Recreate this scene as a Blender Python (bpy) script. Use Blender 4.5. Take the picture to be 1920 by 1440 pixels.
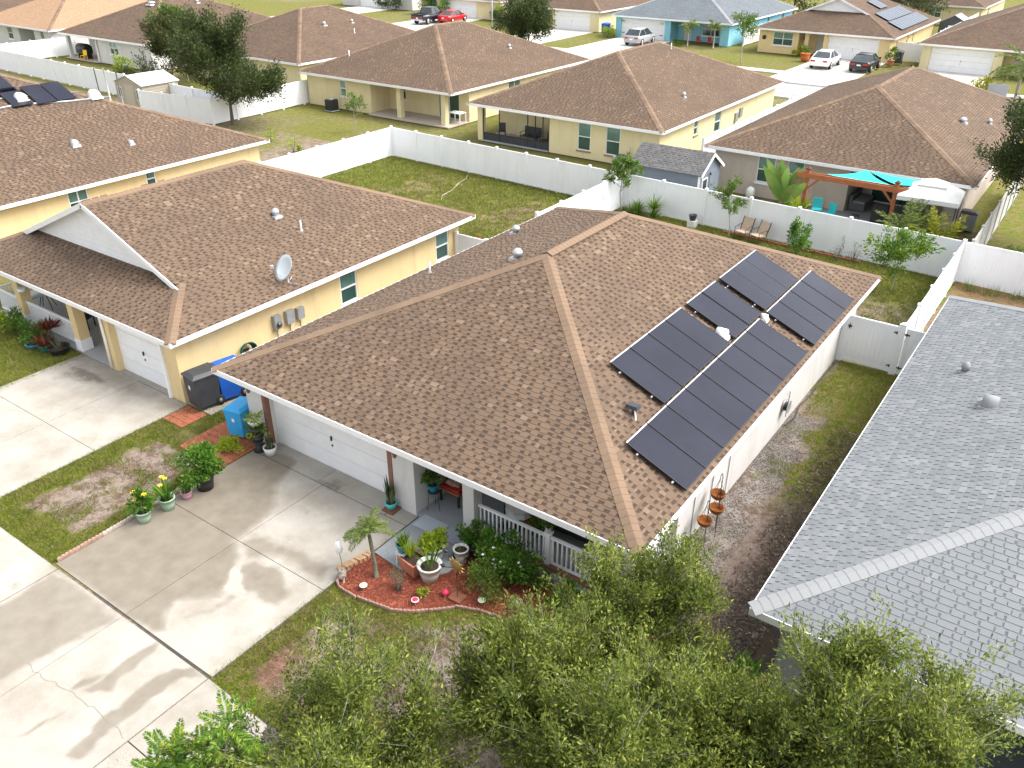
import bpy, math, random
import numpy as np
from mathutils import Vector, Matrix
for o in list(bpy.data.objects): bpy.data.objects.remove(o)
S = bpy.context.scene
C = S.collection
R = math.radians
# ------------------------------------------------------------------ camera
cd = bpy.data.cameras.new('camera'); cam = bpy.data.objects.new('camera', cd); C.objects.link(cam)
YAW, PITCH, ROLL = R(-35.254), R(29.524), R(0.183)
fw = Vector((math.sin(YAW)*math.cos(PITCH), math.cos(YAW)*math.cos(PITCH), -math.sin(PITCH)))
rt = Vector((math.cos(YAW), -math.sin(YAW), 0)); up = rt.cross(fw)
r2 = rt*math.cos(ROLL)+up*math.sin(ROLL); u2 = -rt*math.sin(ROLL)+up*math.cos(ROLL)
CAM = Vector((19.19, -12.337, 14.0))
cam.matrix_world = Matrix(((r2.x, u2.x, -fw.x, CAM.x), (r2.y, u2.y, -fw.y, CAM.y), (r2.z, u2.z, -fw.z, CAM.z), (0, 0, 0, 1)))
cd.sensor_width = 36; cd.lens = 36*1580.8/1920; cd.clip_start = .5; cd.clip_end = 1500
S.camera = cam
# ------------------------------------------------------------------ sky and sun (bright overcast)
SUN_EL, SUN_AZ = R(54), R(58)          # azimuth measured from +y towards +x
w = bpy.data.worlds.new('World'); S.world = w; w.use_nodes = True
nt = w.node_tree; bg = nt.nodes['Background']
sky = nt.nodes.new('ShaderNodeTexSky'); sky.sky_type = 'NISHITA'; sky.sun_disc = False
sky.sun_elevation = SUN_EL; sky.sun_rotation = SUN_AZ; sky.dust_density = 4.0; sky.air_density = 1.0; sky.ozone_density = 1.0
hs = nt.nodes.new('ShaderNodeHueSaturation'); hs.inputs['Saturation'].default_value = 0.27
nt.links.new(sky.outputs[0], hs.inputs['Color']); nt.links.new(hs.outputs[0], bg.inputs[0])
bg.inputs[1].default_value = 0.15
ld = bpy.data.lights.new('sun', 'SUN'); ld.energy = 0.95; ld.angle = R(40); ld.color = (1, .96, .9)
sun = bpy.data.objects.new('sun', ld); C.objects.link(sun)
sd = Vector((math.sin(SUN_AZ)*math.cos(SUN_EL), math.cos(SUN_AZ)*math.cos(SUN_EL), math.sin(SUN_EL)))
sun.rotation_euler = sd.to_track_quat('Z', 'Y').to_euler()
S.view_settings.view_transform = 'Standard'; S.view_settings.look = 'None'
S.view_settings.exposure = 1.6; S.view_settings.gamma = 1; S.view_settings.use_curve_mapping = False
S.cycles.max_bounces = 5; S.cycles.diffuse_bounces = 3; S.cycles.glossy_bounces = 2; S.cycles.transmission_bounces = 2; S.cycles.transparent_max_bounces = 4
# ------------------------------------------------------------------ materials
MATS = {}
def nodes(name):
    m = bpy.data.materials.new(name); m.use_nodes = True
    n = m.node_tree.nodes; return m, n, m.node_tree.links, n['Principled BSDF']
def rgb(c): return (c[0], c[1], c[2], 1)
def mix(n, l, f, a, b, blend='MIX'):
    x = n.new('ShaderNodeMix'); x.data_type = 'RGBA'; x.blend_type = blend
    for k, s in ((0, f), (6, a), (7, b)):
        if isinstance(s, bpy.types.NodeSocket): l.new(s, x.inputs[k])
        elif k == 0: x.inputs[0].default_value = s
        else: x.inputs[k].default_value = rgb(s)
    return x.outputs[2]
def ramp(n, l, f, stops):
    r = n.new('ShaderNodeValToRGB'); e = r.color_ramp.elements
    while len(e) < len(stops): e.new(0.5)
    for q, (p, c) in zip(e, stops):
        q.position = p; q.color = rgb(c) if not isinstance(c, (int, float)) else (c, c, c, 1)
    l.new(f, r.inputs[0]); return r.outputs[0]
def noise(n, l, scale, detail=3, rough=.55, vec=None, stretch=None):
    t = n.new('ShaderNodeTexNoise'); t.inputs['Scale'].default_value = scale
    t.inputs['Detail'].default_value = detail; t.inputs['Roughness'].default_value = rough
    if vec is None:
        g = n.new('ShaderNodeNewGeometry'); vec = g.outputs['Position']
    if stretch:
        mp = n.new('ShaderNodeMapping'); mp.inputs['Scale'].default_value = stretch; l.new(vec, mp.inputs[0]); vec = mp.outputs[0]
    l.new(vec, t.inputs['Vector']); return t.outputs['Fac']
def M(name, col, col2=None, scale=4, rough=.8, metal=0, bump=0, bscale=80, spec=.4, island=0, contrast=(.3, .7)):
    if name in MATS: return MATS[name]
    m, n, l, p = nodes(name)
    c = None
    if col2 is not None:
        f = ramp(n, l, noise(n, l, scale, 5), [(contrast[0], 0.), (contrast[1], 1.)]); c = mix(n, l, f, col, col2)
    if island:
        g = n.new('ShaderNodeNewGeometry')
        v = ramp(n, l, g.outputs['Random Per Island'], [(0, 1-island), (1, 1+island)])
        c = mix(n, l, 1.0, c if c is not None else col, v, 'MULTIPLY')
    if c is not None: l.new(c, p.inputs['Base Color'])
    else: p.inputs['Base Color'].default_value = rgb(col)
    p.inputs['Roughness'].default_value = rough; p.inputs['Metallic'].default_value = metal
    p.inputs['Specular IOR Level'].default_value = spec
    if bump:
        b = n.new('ShaderNodeBump'); b.inputs['Strength'].default_value = bump; b.inputs['Distance'].default_value = .02
        l.new(noise(n, l, bscale, 2), b.inputs['Height']); l.new(b.outputs[0], p.inputs['Normal'])
    MATS[name] = m; return m
def streaky(name, col, col2, stain, rough=.9, bump=.35, amt=.5):
    """painted wall: cloudy base colour, vertical drip streaks, grain"""
    if name in MATS: return MATS[name]
    m, n, l, p = nodes(name)
    c = mix(n, l, ramp(n, l, noise(n, l, .8, 6, .6), [(.3, 0.), (.7, 1.)]), col, col2)
    s = ramp(n, l, noise(n, l, 2.2, 6, .65, stretch=(1, 1, .16)), [(.50, 0.), (.74, amt)])
    c = mix(n, l, s, c, stain)
    c = mix(n, l, 1., c, ramp(n, l, noise(n, l, 55, 3, .7), [(.3, .93), (.7, 1.06)]), 'MULTIPLY')
    l.new(c, p.inputs['Base Color']); p.inputs['Roughness'].default_value = rough; p.inputs['Specular IOR Level'].default_value = .3
    if bump:
        b = n.new('ShaderNodeBump'); b.inputs['Strength'].default_value = bump; b.inputs['Distance'].default_value = .02
        l.new(noise(n, l, 90, 3), b.inputs['Height']); l.new(b.outputs[0], p.inputs['Normal'])
    MATS[name] = m; return m
def leafmat(name, stops, trans=.35, rough=.5):
    """foliage: colour of each leaf picked from a ramp, a little light passes through"""
    if name in MATS: return MATS[name]
    m, n, l, p = nodes(name)
    g = n.new('ShaderNodeNewGeometry')
    nn = noise(n, l, 1.6, 2)
    a = n.new('ShaderNodeMath'); a.operation = 'MULTIPLY_ADD'; a.inputs[1].default_value = .7
    l.new(g.outputs['Random Per Island'], a.inputs[0])
    a2 = n.new('ShaderNodeMath'); a2.operation = 'MULTIPLY_ADD'; a2.inputs[1].default_value = .9; a2.inputs[2].default_value = -.3
    l.new(nn, a2.inputs[0]); l.new(a2.outputs[0], a.inputs[2])
    c = ramp(n, l, a.outputs[0], stops)
    l.new(c, p.inputs['Base Color']); p.inputs['Roughness'].default_value = rough; p.inputs['Specular IOR Level'].default_value = .3
    t = n.new('ShaderNodeBsdfTranslucent'); l.new(c, t.inputs[0])
    x = n.new('ShaderNodeMixShader'); x.inputs[0].default_value = trans
    l.new(p.outputs[0], x.inputs[1]); l.new(t.outputs[0], x.inputs[2])
    l.new(x.outputs[0], n['Material Output'].inputs[0])
    MATS[name] = m; return m
def shinglemat(name, stops, stain, stain_amt=.5, grain=.12):
    if name in MATS: return MATS[name]
    m, n, l, p = nodes(name)
    g = n.new('ShaderNodeNewGeometry')
    c = ramp(n, l, g.outputs['Random Per Island'], stops)
    s = ramp(n, l, noise(n, l, .6, 7, .68, stretch=(1, .6, 1)), [(.42, 0.), (.72, stain_amt)])
    c = mix(n, l, s, c, stain)
    gr = ramp(n, l, noise(n, l, 130, 2), [(.25, 1-grain), (.75, 1+grain)])
    c = mix(n, l, 1.0, c, gr, 'MULTIPLY')
    l.new(c, p.inputs['Base Color']); p.inputs['Roughness'].default_value = .92; p.inputs['Specular IOR Level'].default_value = .25
    MATS[name] = m; return m
def roofmat(name, light, dark, stain, bw=.34, bh=.143):
    """far roofs: shingle rows in the material, uv in metres (u along eave, v up slope)"""
    if name in MATS: return MATS[name]
    m, n, l, p = nodes(name)
    uv = n.new('ShaderNodeUVMap')
    b = n.new('ShaderNodeTexBrick'); b.inputs['Scale'].default_value = 1; b.inputs['Brick Width'].default_value = bw
    b.inputs['Row Height'].default_value = bh; b.inputs['Mortar Size'].default_value = .012; b.inputs['Mortar'].default_value = rgb([q*.6 for q in dark])
    b.inputs['Color1'].default_value = rgb(light); b.inputs['Color2'].default_value = rgb(dark); b.offset = .37; b.squash = .75
    l.new(uv.outputs[0], b.inputs[0])
    nn = ramp(n, l, noise(n, l, 7, 3, .6, vec=uv.outputs[0], stretch=(.55, 1.3, 1)), [(.3, .78), (.7, 1.22)])
    c = mix(n, l, 1., b.outputs[0], nn, 'MULTIPLY')
    s = ramp(n, l, noise(n, l, .5, 5, .6), [(.42, 0.), (.75, .55)])
    c = mix(n, l, s, c, stain)
    l.new(c, p.inputs['Base Color']); p.inputs['Roughness'].default_value = .92; p.inputs['Specular IOR Level'].default_value = .25
    MATS[name] = m; return m
# ------------------------------------------------------------------ mesh helpers
def link(o, parent=None):
    C.objects.link(o)
    if parent is not None: o.parent = parent
    return o
def npmesh(name, V, F, mat, parent=None, smooth=False, uv=None, attrs=None, face_mats=None):
    """V (n,3) array, F (m,k) int array of one face size"""
    V = np.asarray(V, np.float32); F = np.asarray(F, np.int32)
    me = bpy.data.meshes.new(name); k = F.shape[1]; m = len(F)
    me.vertices.add(len(V)); me.vertices.foreach_set('co', V.ravel())
    me.loops.add(m*k); me.loops.foreach_set('vertex_index', F.ravel())
    me.polygons.add(m); me.polygons.foreach_set('loop_start', np.arange(0, m*k, k, dtype=np.int32))
    me.polygons.foreach_set('use_smooth', np.full(m, bool(smooth)))
    for a, (typ, dat) in (attrs or {}).items():
        at = me.attributes.new(a, typ, 'POINT'); at.data.foreach_set('value' if typ == 'FLOAT' else 'color', np.asarray(dat, np.float32).ravel())
    if uv is not None:
        u = me.uv_layers.new(name='UVMap'); u.data.foreach_set('uv', np.asarray(uv, np.float32)[F.ravel()].ravel())
    for mm in (mat if isinstance(mat, (list, tuple)) else [mat]): me.materials.append(mm)
    if face_mats is not None: me.polygons.foreach_set('material_index', np.asarray(face_mats, np.int32))
    me.update(calc_edges=True); me.validate()
    return link(bpy.data.objects.new(name, me), parent)
class MB:
    def __init__(s): s.v = []; s.f = []; s.sm = []
    def add(s, V, F, smooth=False):
        k = len(s.v); s.v += [tuple(p) for p in V]; s.f += [tuple(i+k for i in f) for f in F]; s.sm += [smooth]*len(F); return s
    def box(s, x0, y0, z0, x1, y1, z1, top=None):
        """axis box; top=(sx,sy) scales the upper face about its centre"""
        cx, cy = (x0+x1)/2, (y0+y1)/2; tx, ty = top or (1, 1)
        V = [(x0, y0, z0), (x1, y0, z0), (x1, y1, z0), (x0, y1, z0)]
        V += [(cx+(x-cx)*tx, cy+(y-cy)*ty, z1) for x, y, _ in V]
        return s.add(V, [(3, 2, 1, 0), (4, 5, 6, 7), (0, 1, 5, 4), (1, 2, 6, 5), (2, 3, 7, 6), (3, 0, 4, 7)])
    def bar(s, a, b, wd, ht=None, upv=(0, 0, 1)):
        """rectangular bar from a to b"""
        a, b = Vector(a), Vector(b); d = (b-a).normalized(); u = Vector(upv)
        if abs(d.dot(u)) > .98: u = Vector((0, 1, 0))
        x = d.cross(u).normalized()*wd/2; z = x.cross(d).normalized()*(ht or wd)/2
        V = [a-x-z, a+x-z, a+x+z, a-x+z, b-x-z, b+x-z, b+x+z, b-x+z]
        return s.add(V, [(3, 2, 1, 0), (4, 5, 6, 7), (0, 1, 5, 4), (1, 2, 6, 5), (2, 3, 7, 6), (3, 0, 4, 7)])
    def tube(s, path, r, n=6, cap=True):
        P = [Vector(p) for p in path]; rs = r if isinstance(r, (list, tuple)) else [r]*len(P); V = []; F = []
        for i, p in enumerate(P):
            d = (P[min(i+1, len(P)-1)]-P[max(i-1, 0)]).normalized(); u = Vector((0, 0, 1)) if abs(d.z) < .9 else Vector((1, 0, 0))
            x = d.cross(u).normalized(); y = d.cross(x)
            V += [p+(x*math.cos(2*math.pi*k/n)+y*math.sin(2*math.pi*k/n))*rs[i] for k in range(n)]
        for i in range(len(P)-1):
            F += [(i*n+k, i*n+(k+1) % n, (i+1)*n+(k+1) % n, (i+1)*n+k) for k in range(n)]
        s.add(V, F, True)
        if cap:
            q = len(s.v)-len(V); s.f += [tuple(q+k for k in range(n)), tuple(q+(len(P)-1)*n+k for k in reversed(range(n)))]; s.sm += [False]*2
        return s
    def lathe(s, prof, c=(0, 0, 0), n=16, smooth=True, axis='z', sx=1, sy=1):
        """prof [(r,z)...] bottom to top; r=0 closes"""
        V = []; F = []
        for r, z in prof:
            for k in range(n):
                a = 2*math.pi*k/n; p = (r*math.cos(a)*sx, r*math.sin(a)*sy, z)
                if axis == 'x': p = (p[2], p[0], p[1])
                elif axis == 'y': p = (p[0], p[2], p[1])
                V.append((p[0]+c[0], p[1]+c[1], p[2]+c[2]))
        for i in range(len(prof)-1):
            F += [(i*n+k, i*n+(k+1) % n, (i+1)*n+(k+1) % n, (i+1)*n+k) for k in range(n)]
        F += [tuple(reversed(range(n))), tuple((len(prof)-1)*n+k for k in range(n))]
        s.add(V, F, smooth); s.sm[-1] = s.sm[-2] = False
        return s
    def prism(s, poly, z0, z1):
        n = len(poly); V = [(x, y, z0) for x, y in poly]+[(x, y, z1) for x, y in poly]
        return s.add(V, [tuple(reversed(range(n))), tuple(range(n, 2*n))]+[(i, (i+1) % n, n+(i+1) % n, n+i) for i in range(n)])
    def ob(s, name, mat, parent=None, loc=None):
        me = bpy.data.meshes.new(name); me.from_pydata(s.v, [], s.f); me.polygons.foreach_set('use_smooth', s.sm)
        me.materials.append(mat); me.update()
        o = link(bpy.data.objects.new(name, me), parent)
        if loc: o.location = loc
        return o
def tag(o, label, cat, group=None):
    o['label'] = label; o['category'] = cat
    if group: o['group'] = group
    return o
GROUPS = {'vinyl_fence': 'white vinyl fences between the lots', 'vinyl_gate': 'white side gates', 'gate_post': 'white gate posts', 'house': 'single storey houses of the estate', 'young_oak': 'young oaks in the foreground', 'parked_car': 'cars parked across the street',
          'solar_array': 'solar arrays on the roofs', 'wheeled_bin': 'wheeled bins', 'garden_shed': 'garden sheds', 'air_conditioner': 'outdoor air conditioners', 'yucca': 'yuccas by the back fence', 'snake_plant': 'potted snake plants', 'garden_disc': 'garden lights in the mulch bed',
          'areca_palm': 'areca palms by the canopy', 'front_shrub': 'shrubs across the street', 'ti_plant': 'ti plants at the neighbour porch', 'chair': 'chairs on porches and patios', 'scalloped_edging': 'scalloped edging runs', 'far_tree': 'far trees at the top', 'porch_shrub': 'shrubs at the neighbour porch', 'seedling': 'seedlings by the back fence', 'young_plant': 'young plants on the back lawn', 'plant_stand': 'plant stands'}
def thing(name, label, cat, loc=(0, 0, 0), rz=0, group=None):
    group = group or GROUPS.get(name)
    o = link(bpy.data.objects.new(name, None)); o.location = loc; o.rotation_euler = (0, 0, rz); o.empty_display_size = .2
    return tag(o, label, cat, group)
def struct(o): o['kind'] = 'structure'; return o
def stuff(o): o['kind'] = 'stuff'; return o
def dup(root, loc, rz, label):
    r = root.copy(); C.objects.link(r); r.location = loc; r.rotation_euler = (0, 0, rz); r['label'] = label
    for ch in list(root.children):
        c = ch.copy(); C.objects.link(c); c.parent = r
        for g in list(ch.children):
            d = g.copy(); C.objects.link(d); d.parent = c
    return r
def part(name, me, parent, mtx=None):
    o = link(bpy.data.objects.new(name, me), parent)
    if mtx is not None: o.matrix_local = mtx
    return o
# value noise for masks (world metres)
_rs = np.random.RandomState(7); _G = _rs.rand(256, 256)
def vnoise(x, y, sc, seed=0):
    x = np.asarray(x)/sc+seed*17.3; y = np.asarray(y)/sc+seed*9.1
    xi = np.floor(x).astype(int); yi = np.floor(y).astype(int); fx = x-xi; fy = y-yi
    fx = fx*fx*(3-2*fx); fy = fy*fy*(3-2*fy)
    g = lambda i, j: _G[(xi+i) % 256, (yi+j) % 256]
    return (g(0, 0)*(1-fx)+g(1, 0)*fx)*(1-fy)+(g(0, 1)*(1-fx)+g(1, 1)*fx)*fy
def fbm(x, y, sc, seed=0, oct=4):
    t = 0; a = .5; n = 0
    for i in range(oct): t = t+a*vnoise(x, y, sc/2**i, seed+i*3); n += a; a *= .5
    return t/n
def sstep(a, b, x): t = np.clip((x-a)/(b-a), 0, 1); return t*t*(3-2*t)
def seg_dist(x, y, pts):
    d = np.full(np.shape(x), 1e9)
    for (ax, ay), (bx, by) in zip(pts[:-1], pts[1:]):
        L = (bx-ax)**2+(by-ay)**2; t = np.clip(((x-ax)*(bx-ax)+(y-ay)*(by-ay))/L, 0, 1)
        d = np.minimum(d, np.hypot(x-ax-t*(bx-ax), y-ay-t*(by-ay)))
    return d
def inpoly(x, y, poly):
    r = np.zeros(np.shape(x), bool); n = len(poly)
    for i in range(n):
        (ax, ay), (bx, by) = poly[i], poly[(i+1) % n]
        if ay == by: continue
        c = (ay > y) != (by > y); r ^= c & (x < (bx-ax)*(y-ay)/(by-ay)+ax)
    return r
# ------------------------------------------------------------------ palette
white = M('white_paint', (.84, .84, .84), (.78, .78, .78), 3, .5)
vinyl = streaky('white_vinyl', (.87, .88, .89), (.83, .84, .86), (.66, .67, .63), .45, 0, .35)
stucco_white = streaky('stucco_offwhite', (.66, .645, .62), (.60, .585, .565), (.46, .43, .40))
stucco_yellow = streaky('stucco_yellow', (.75, .585, .32), (.69, .53, .28), (.52, .40, .22))
stucco_cream = streaky('stucco_cream', (.76, .66, .41), (.70, .60, .36), (.55, .47, .29))
stucco_tan = streaky('stucco_tan', (.55, .47, .40), (.49, .42, .36), (.38, .32, .27))
stucco_blue = M('stucco_blue', (.26, .56, .66), (.23, .50, .60), 1.0, .9)
stucco_grey = M('stucco_grey', (.40, .41, .42), (.33, .34, .35), 1.0, .9)
brown_trim = M('brown_trim', (.26, .125, .085), (.21, .10, .07), 5, .7)
soffit = M('soffit', (.62, .62, .60), None, 1, .8)
glass_green = M('window_glass', (.02, .06, .052), (.045, .095, .085), 1.6, .1, spec=.6)
def blindmat():
    m, n, l, p = nodes('window_blind'); g = n.new('ShaderNodeNewGeometry'); sx = n.new('ShaderNodeSeparateXYZ'); l.new(g.outputs['Position'], sx.inputs[0])
    a = n.new('ShaderNodeMath'); a.operation = 'FRACT'; b = n.new('ShaderNodeMath'); b.operation = 'MULTIPLY'; b.inputs[1].default_value = 19; l.new(sx.outputs[2], b.inputs[0]); l.new(b.outputs[0], a.inputs[0])
    c = ramp(n, l, a.outputs[0], [(.0, (.07, .16, .135)), (.35, (.15, .27, .235)), (1, (.11, .22, .19))]); c = mix(n, l, ramp(n, l, noise(n, l, 1.1, 3), [(.35, 0.), (.65, .7)]), c, (.06, .14, .12))
    l.new(c, p.inputs['Base Color']); p.inputs['Roughness'].default_value = .08; p.inputs['Specular IOR Level'].default_value = .7; return m
glass_blind = blindmat()
glass_dark = M('dark_glass', (.02, .03, .035), (.045, .06, .06), 1.5, .08, spec=.7)
black = M('black_plastic', (.016, .016, .018), (.03, .03, .032), 8, .45)
dkgrey = M('dark_grey_plastic', (.035, .037, .042), (.05, .052, .058), 4, .5)
grey_metal = M('grey_metal', (.36, .37, .38), (.28, .29, .30), 6, .45, .3)
galv = M('galvanised', (.55, .56, .57), (.45, .46, .48), 9, .4, .5)
blue_plastic = M('blue_plastic', (.012, .09, .42), (.016, .11, .48), 5, .45)
lblue_plastic = M('light_blue_plastic', (.03, .33, .68), (.04, .38, .74), 5, .45)
terracotta = M('terracotta', (.55, .22, .14), (.45, .17, .10), 7, .75)
turq = M('turquoise_glaze', (.08, .50, .46), (.07, .44, .40), 6, .35)
teal = M('teal_glaze', (.012, .22, .30), (.015, .26, .34), 6, .3)
sage = M('sage_pot', (.28, .40, .29), (.34, .46, .35), 6, .6)
pinkpot = M('pink_pot', (.60, .30, .42), (.66, .36, .46), 6, .6)
whitepot = M('white_pot', (.70, .70, .66), (.60, .60, .56), 6, .55)
soil = M('potting_soil', (.035, .022, .015), (.06, .04, .03), 30, .95)
wood_red = M('cedar_stain', (.36, .12, .045), (.27, .085, .03), 7, .65)
bark = M('bark', (.26, .235, .205), (.40, .37, .335), 14, .9, bump=.5, bscale=60)
bark_dark = M('bark_dark', (.09, .075, .06), (.16, .13, .11), 14, .9)
cushion_blue = M('navy_cushion', (.02, .03, .075), (.03, .04, .1), 8, .9)
rust = M('coir', (.30, .10, .02), (.17, .055, .012), 28, .95, bump=.8, bscale=70)
rubber = M('tyre', (.018, .018, .018), None, 1, .8)
chrome = M('rim', (.5, .5, .52), None, 1, .3, .8)
red_fab = M('red_fabric', (.40, .03, .025), (.28, .02, .02), 9, .85)
tan_sling = M('tan_sling', (.46, .36, .27), (.40, .31, .23), 8, .85)
dark_bronze = M('bronze_frame', (.05, .03, .022), None, 1, .5)
yellow_fl = M('yellow_petal', (.80, .48, .01), (.85, .58, .03), 8, .6)
white_fl = M('white_petal', (.8, .8, .76), None, 8, .6)
teal_fab = M('shade_sail', (.02, .55, .53), (.02, .6, .58), 2, .75)
paver_red = M('paver_red', (.42, .12, .075), (.34, .10, .065), 9, .85, island=.12)
edging_red = M('edging_red', (.40, .25, .20), (.30, .185, .145), 10, .9)
edging_pale = M('edging_pale', (.48, .42, .36), (.40, .33, .28), 10, .9)
porch_paint = M('porch_grey', (.27, .29, .305), (.305, .325, .335), 1.5, .55)
road = M('asphalt', (.30, .30, .295), (.25, .25, .245), 1.2, .9)
# leaf materials
lf_oak = leafmat('leaf_oak', [(.0, (.028, .048, .010)), (.3, (.098, .14, .026)), (.68, (.215, .262, .046)), (1, (.46, .47, .10))], .42)
lf_dark = leafmat('leaf_dark', [(.0, (.018, .032, .010)), (.5, (.052, .078, .021)), (1, (.13, .155, .045))])
lf_shrub = leafmat('leaf_shrub', [(.0, (.03, .08, .01)), (.5, (.085, .20, .022)), (1, (.21, .36, .045))])
lf_lime = leafmat('leaf_lime', [(.0, (.11, .19, .01)), (.5, (.28, .38, .02)), (1, (.50, .55, .05))])
lf_mid = leafmat('leaf_mid', [(.0, (.035, .085, .012)), (.5, (.095, .18, .022)), (1, (.22, .31, .045))])
lf_palm = leafmat('leaf_palm', [(.0, (.055, .095, .018)), (.5, (.14, .20, .04)), (1, (.30, .32, .09))])
lf_gold = leafmat('leaf_gold', [(.0, (.14, .17, .012)), (.5, (.36, .36, .02)), (1, (.58, .50, .03))])
lf_red = leafmat('leaf_red', [(.0, (.05, .015, .014)), (.5, (.16, .035, .025)), (1, (.34, .12, .05))])
lf_rust = leafmat('leaf_rust', [(.0, (.022, .045, .012)), (.5, (.055, .085, .022)), (.8, (.10, .085, .03)), (1, (.20, .10, .04))])
lf_grey = leafmat('leaf_grey', [(.0, (.06, .085, .05)), (.5, (.15, .17, .11)), (1, (.26, .25, .17))])
lf_snake = leafmat('leaf_snake', [(.0, (.03, .05, .02)), (.5, (.09, .12, .06)), (1, (.24, .24, .12))], .1)
lf_jac = leafmat('leaf_feathery', [(.0, (.03, .085, .012)), (.45, (.09, .20, .022)), (.8, (.26, .36, .03)), (1, (.52, .50, .05))])
lf_banana = leafmat('leaf_banana', [(.0, (.06, .15, .03)), (.5, (.15, .28, .06)), (1, (.36, .36, .12))])
lf_grass = leafmat('grass_blade', [(.0, (.06, .095, .010)), (.5, (.15, .185, .018)), (1, (.32, .31, .055))], .3)
lf_dry = leafmat('dry_blade', [(.0, (.16, .11, .05)), (.5, (.27, .20, .10)), (1, (.34, .28, .15))], .2)
lf_dead = leafmat('dead_blade', [(.0, (.07, .045, .025)), (.5, (.15, .10, .06)), (1, (.26, .19, .12))], .1, .9)
# ------------------------------------------------------------------ ground
def groundmat(name, g1, g2, dry, sand, scale=1.0):
    m, n, l, p = nodes(name)
    at = n.new('ShaderNodeAttribute'); at.attribute_name = 'cover'
    so = n.new('ShaderNodeAttribute'); so.attribute_name = 'soil'
    f1 = noise(n, l, 2.2, 6, .65); f2 = noise(n, l, 9, 4, .6)
    a = n.new('ShaderNodeMath'); a.operation = 'ADD'; l.new(f1, a.inputs[0]); l.new(f2, a.inputs[1])
    b = n.new('ShaderNodeMath'); b.operation = 'MULTIPLY_ADD'; b.inputs[1].default_value = .8; l.new(a.outputs[0], b.inputs[0])
    q = n.new('ShaderNodeMath'); q.operation = 'SUBTRACT'; q.inputs[1].default_value = .8; l.new(at.outputs['Fac'], q.inputs[0]); l.new(q.outputs[0], b.inputs[2])
    f = ramp(n, l, b.outputs[0], [(.36, 0.), (.60, 1.)])
    gcol = mix(n, l, ramp(n, l, noise(n, l, 14, 4, .7), [(.3, 0.), (.7, 1.)]), g1, g2)
    gcol = mix(n, l, ramp(n, l, noise(n, l, 3.1, 6, .7), [(.42, 0.), (.58, .85)]), gcol, dry)
    sc = mix(n, l, 1., so.outputs['Color'], ramp(n, l, noise(n, l, 18, 6, .8), [(.30, .5), (.70, 1.4)]), 'MULTIPLY')
    sc = mix(n, l, ramp(n, l, noise(n, l, 6, 6, .75), [(.48, 0.), (.62, .75)]), sc, (.15, .10, .065))
    sc = mix(n, l, ramp(n, l, noise(n, l, 1.9, 9, .78), [(.49, 0.), (.57, .8)]), sc, (.125, .082, .055))
    gcol = mix(n, l, 1., gcol, ramp(n, l, noise(n, l, 40, 4, .8), [(.3, .55), (.7, 1.45)]), 'MULTIPLY')
    l.new(mix(n, l, f, sc, gcol), p.inputs['Base Color'])
    p.inputs['Roughness'].default_value = 1; p.inputs['Specular IOR Level'].default_value = .1
    bp = n.new('ShaderNodeBump'); bp.inputs['Strength'].default_value = .9; bp.inputs['Distance'].default_value = .05
    l.new(noise(n, l, 26, 5, .75), bp.inputs['Height']); l.new(bp.outputs[0], p.inputs['Normal'])
    return m
gm = groundmat('lawn_soil', (.068, .102, .011), (.15, .185, .019), (.20, .15, .07), None)
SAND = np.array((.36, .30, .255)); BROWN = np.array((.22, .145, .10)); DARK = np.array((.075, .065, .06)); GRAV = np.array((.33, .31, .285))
def rect(x, y, x0, x1, y0, y1, s=.4):
    return sstep(x0-s, x0+s, x)*(1-sstep(x1-s, x1+s, x))*sstep(y0-s, y0+s, y)*(1-sstep(y1-s, y1+s, y))
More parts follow.
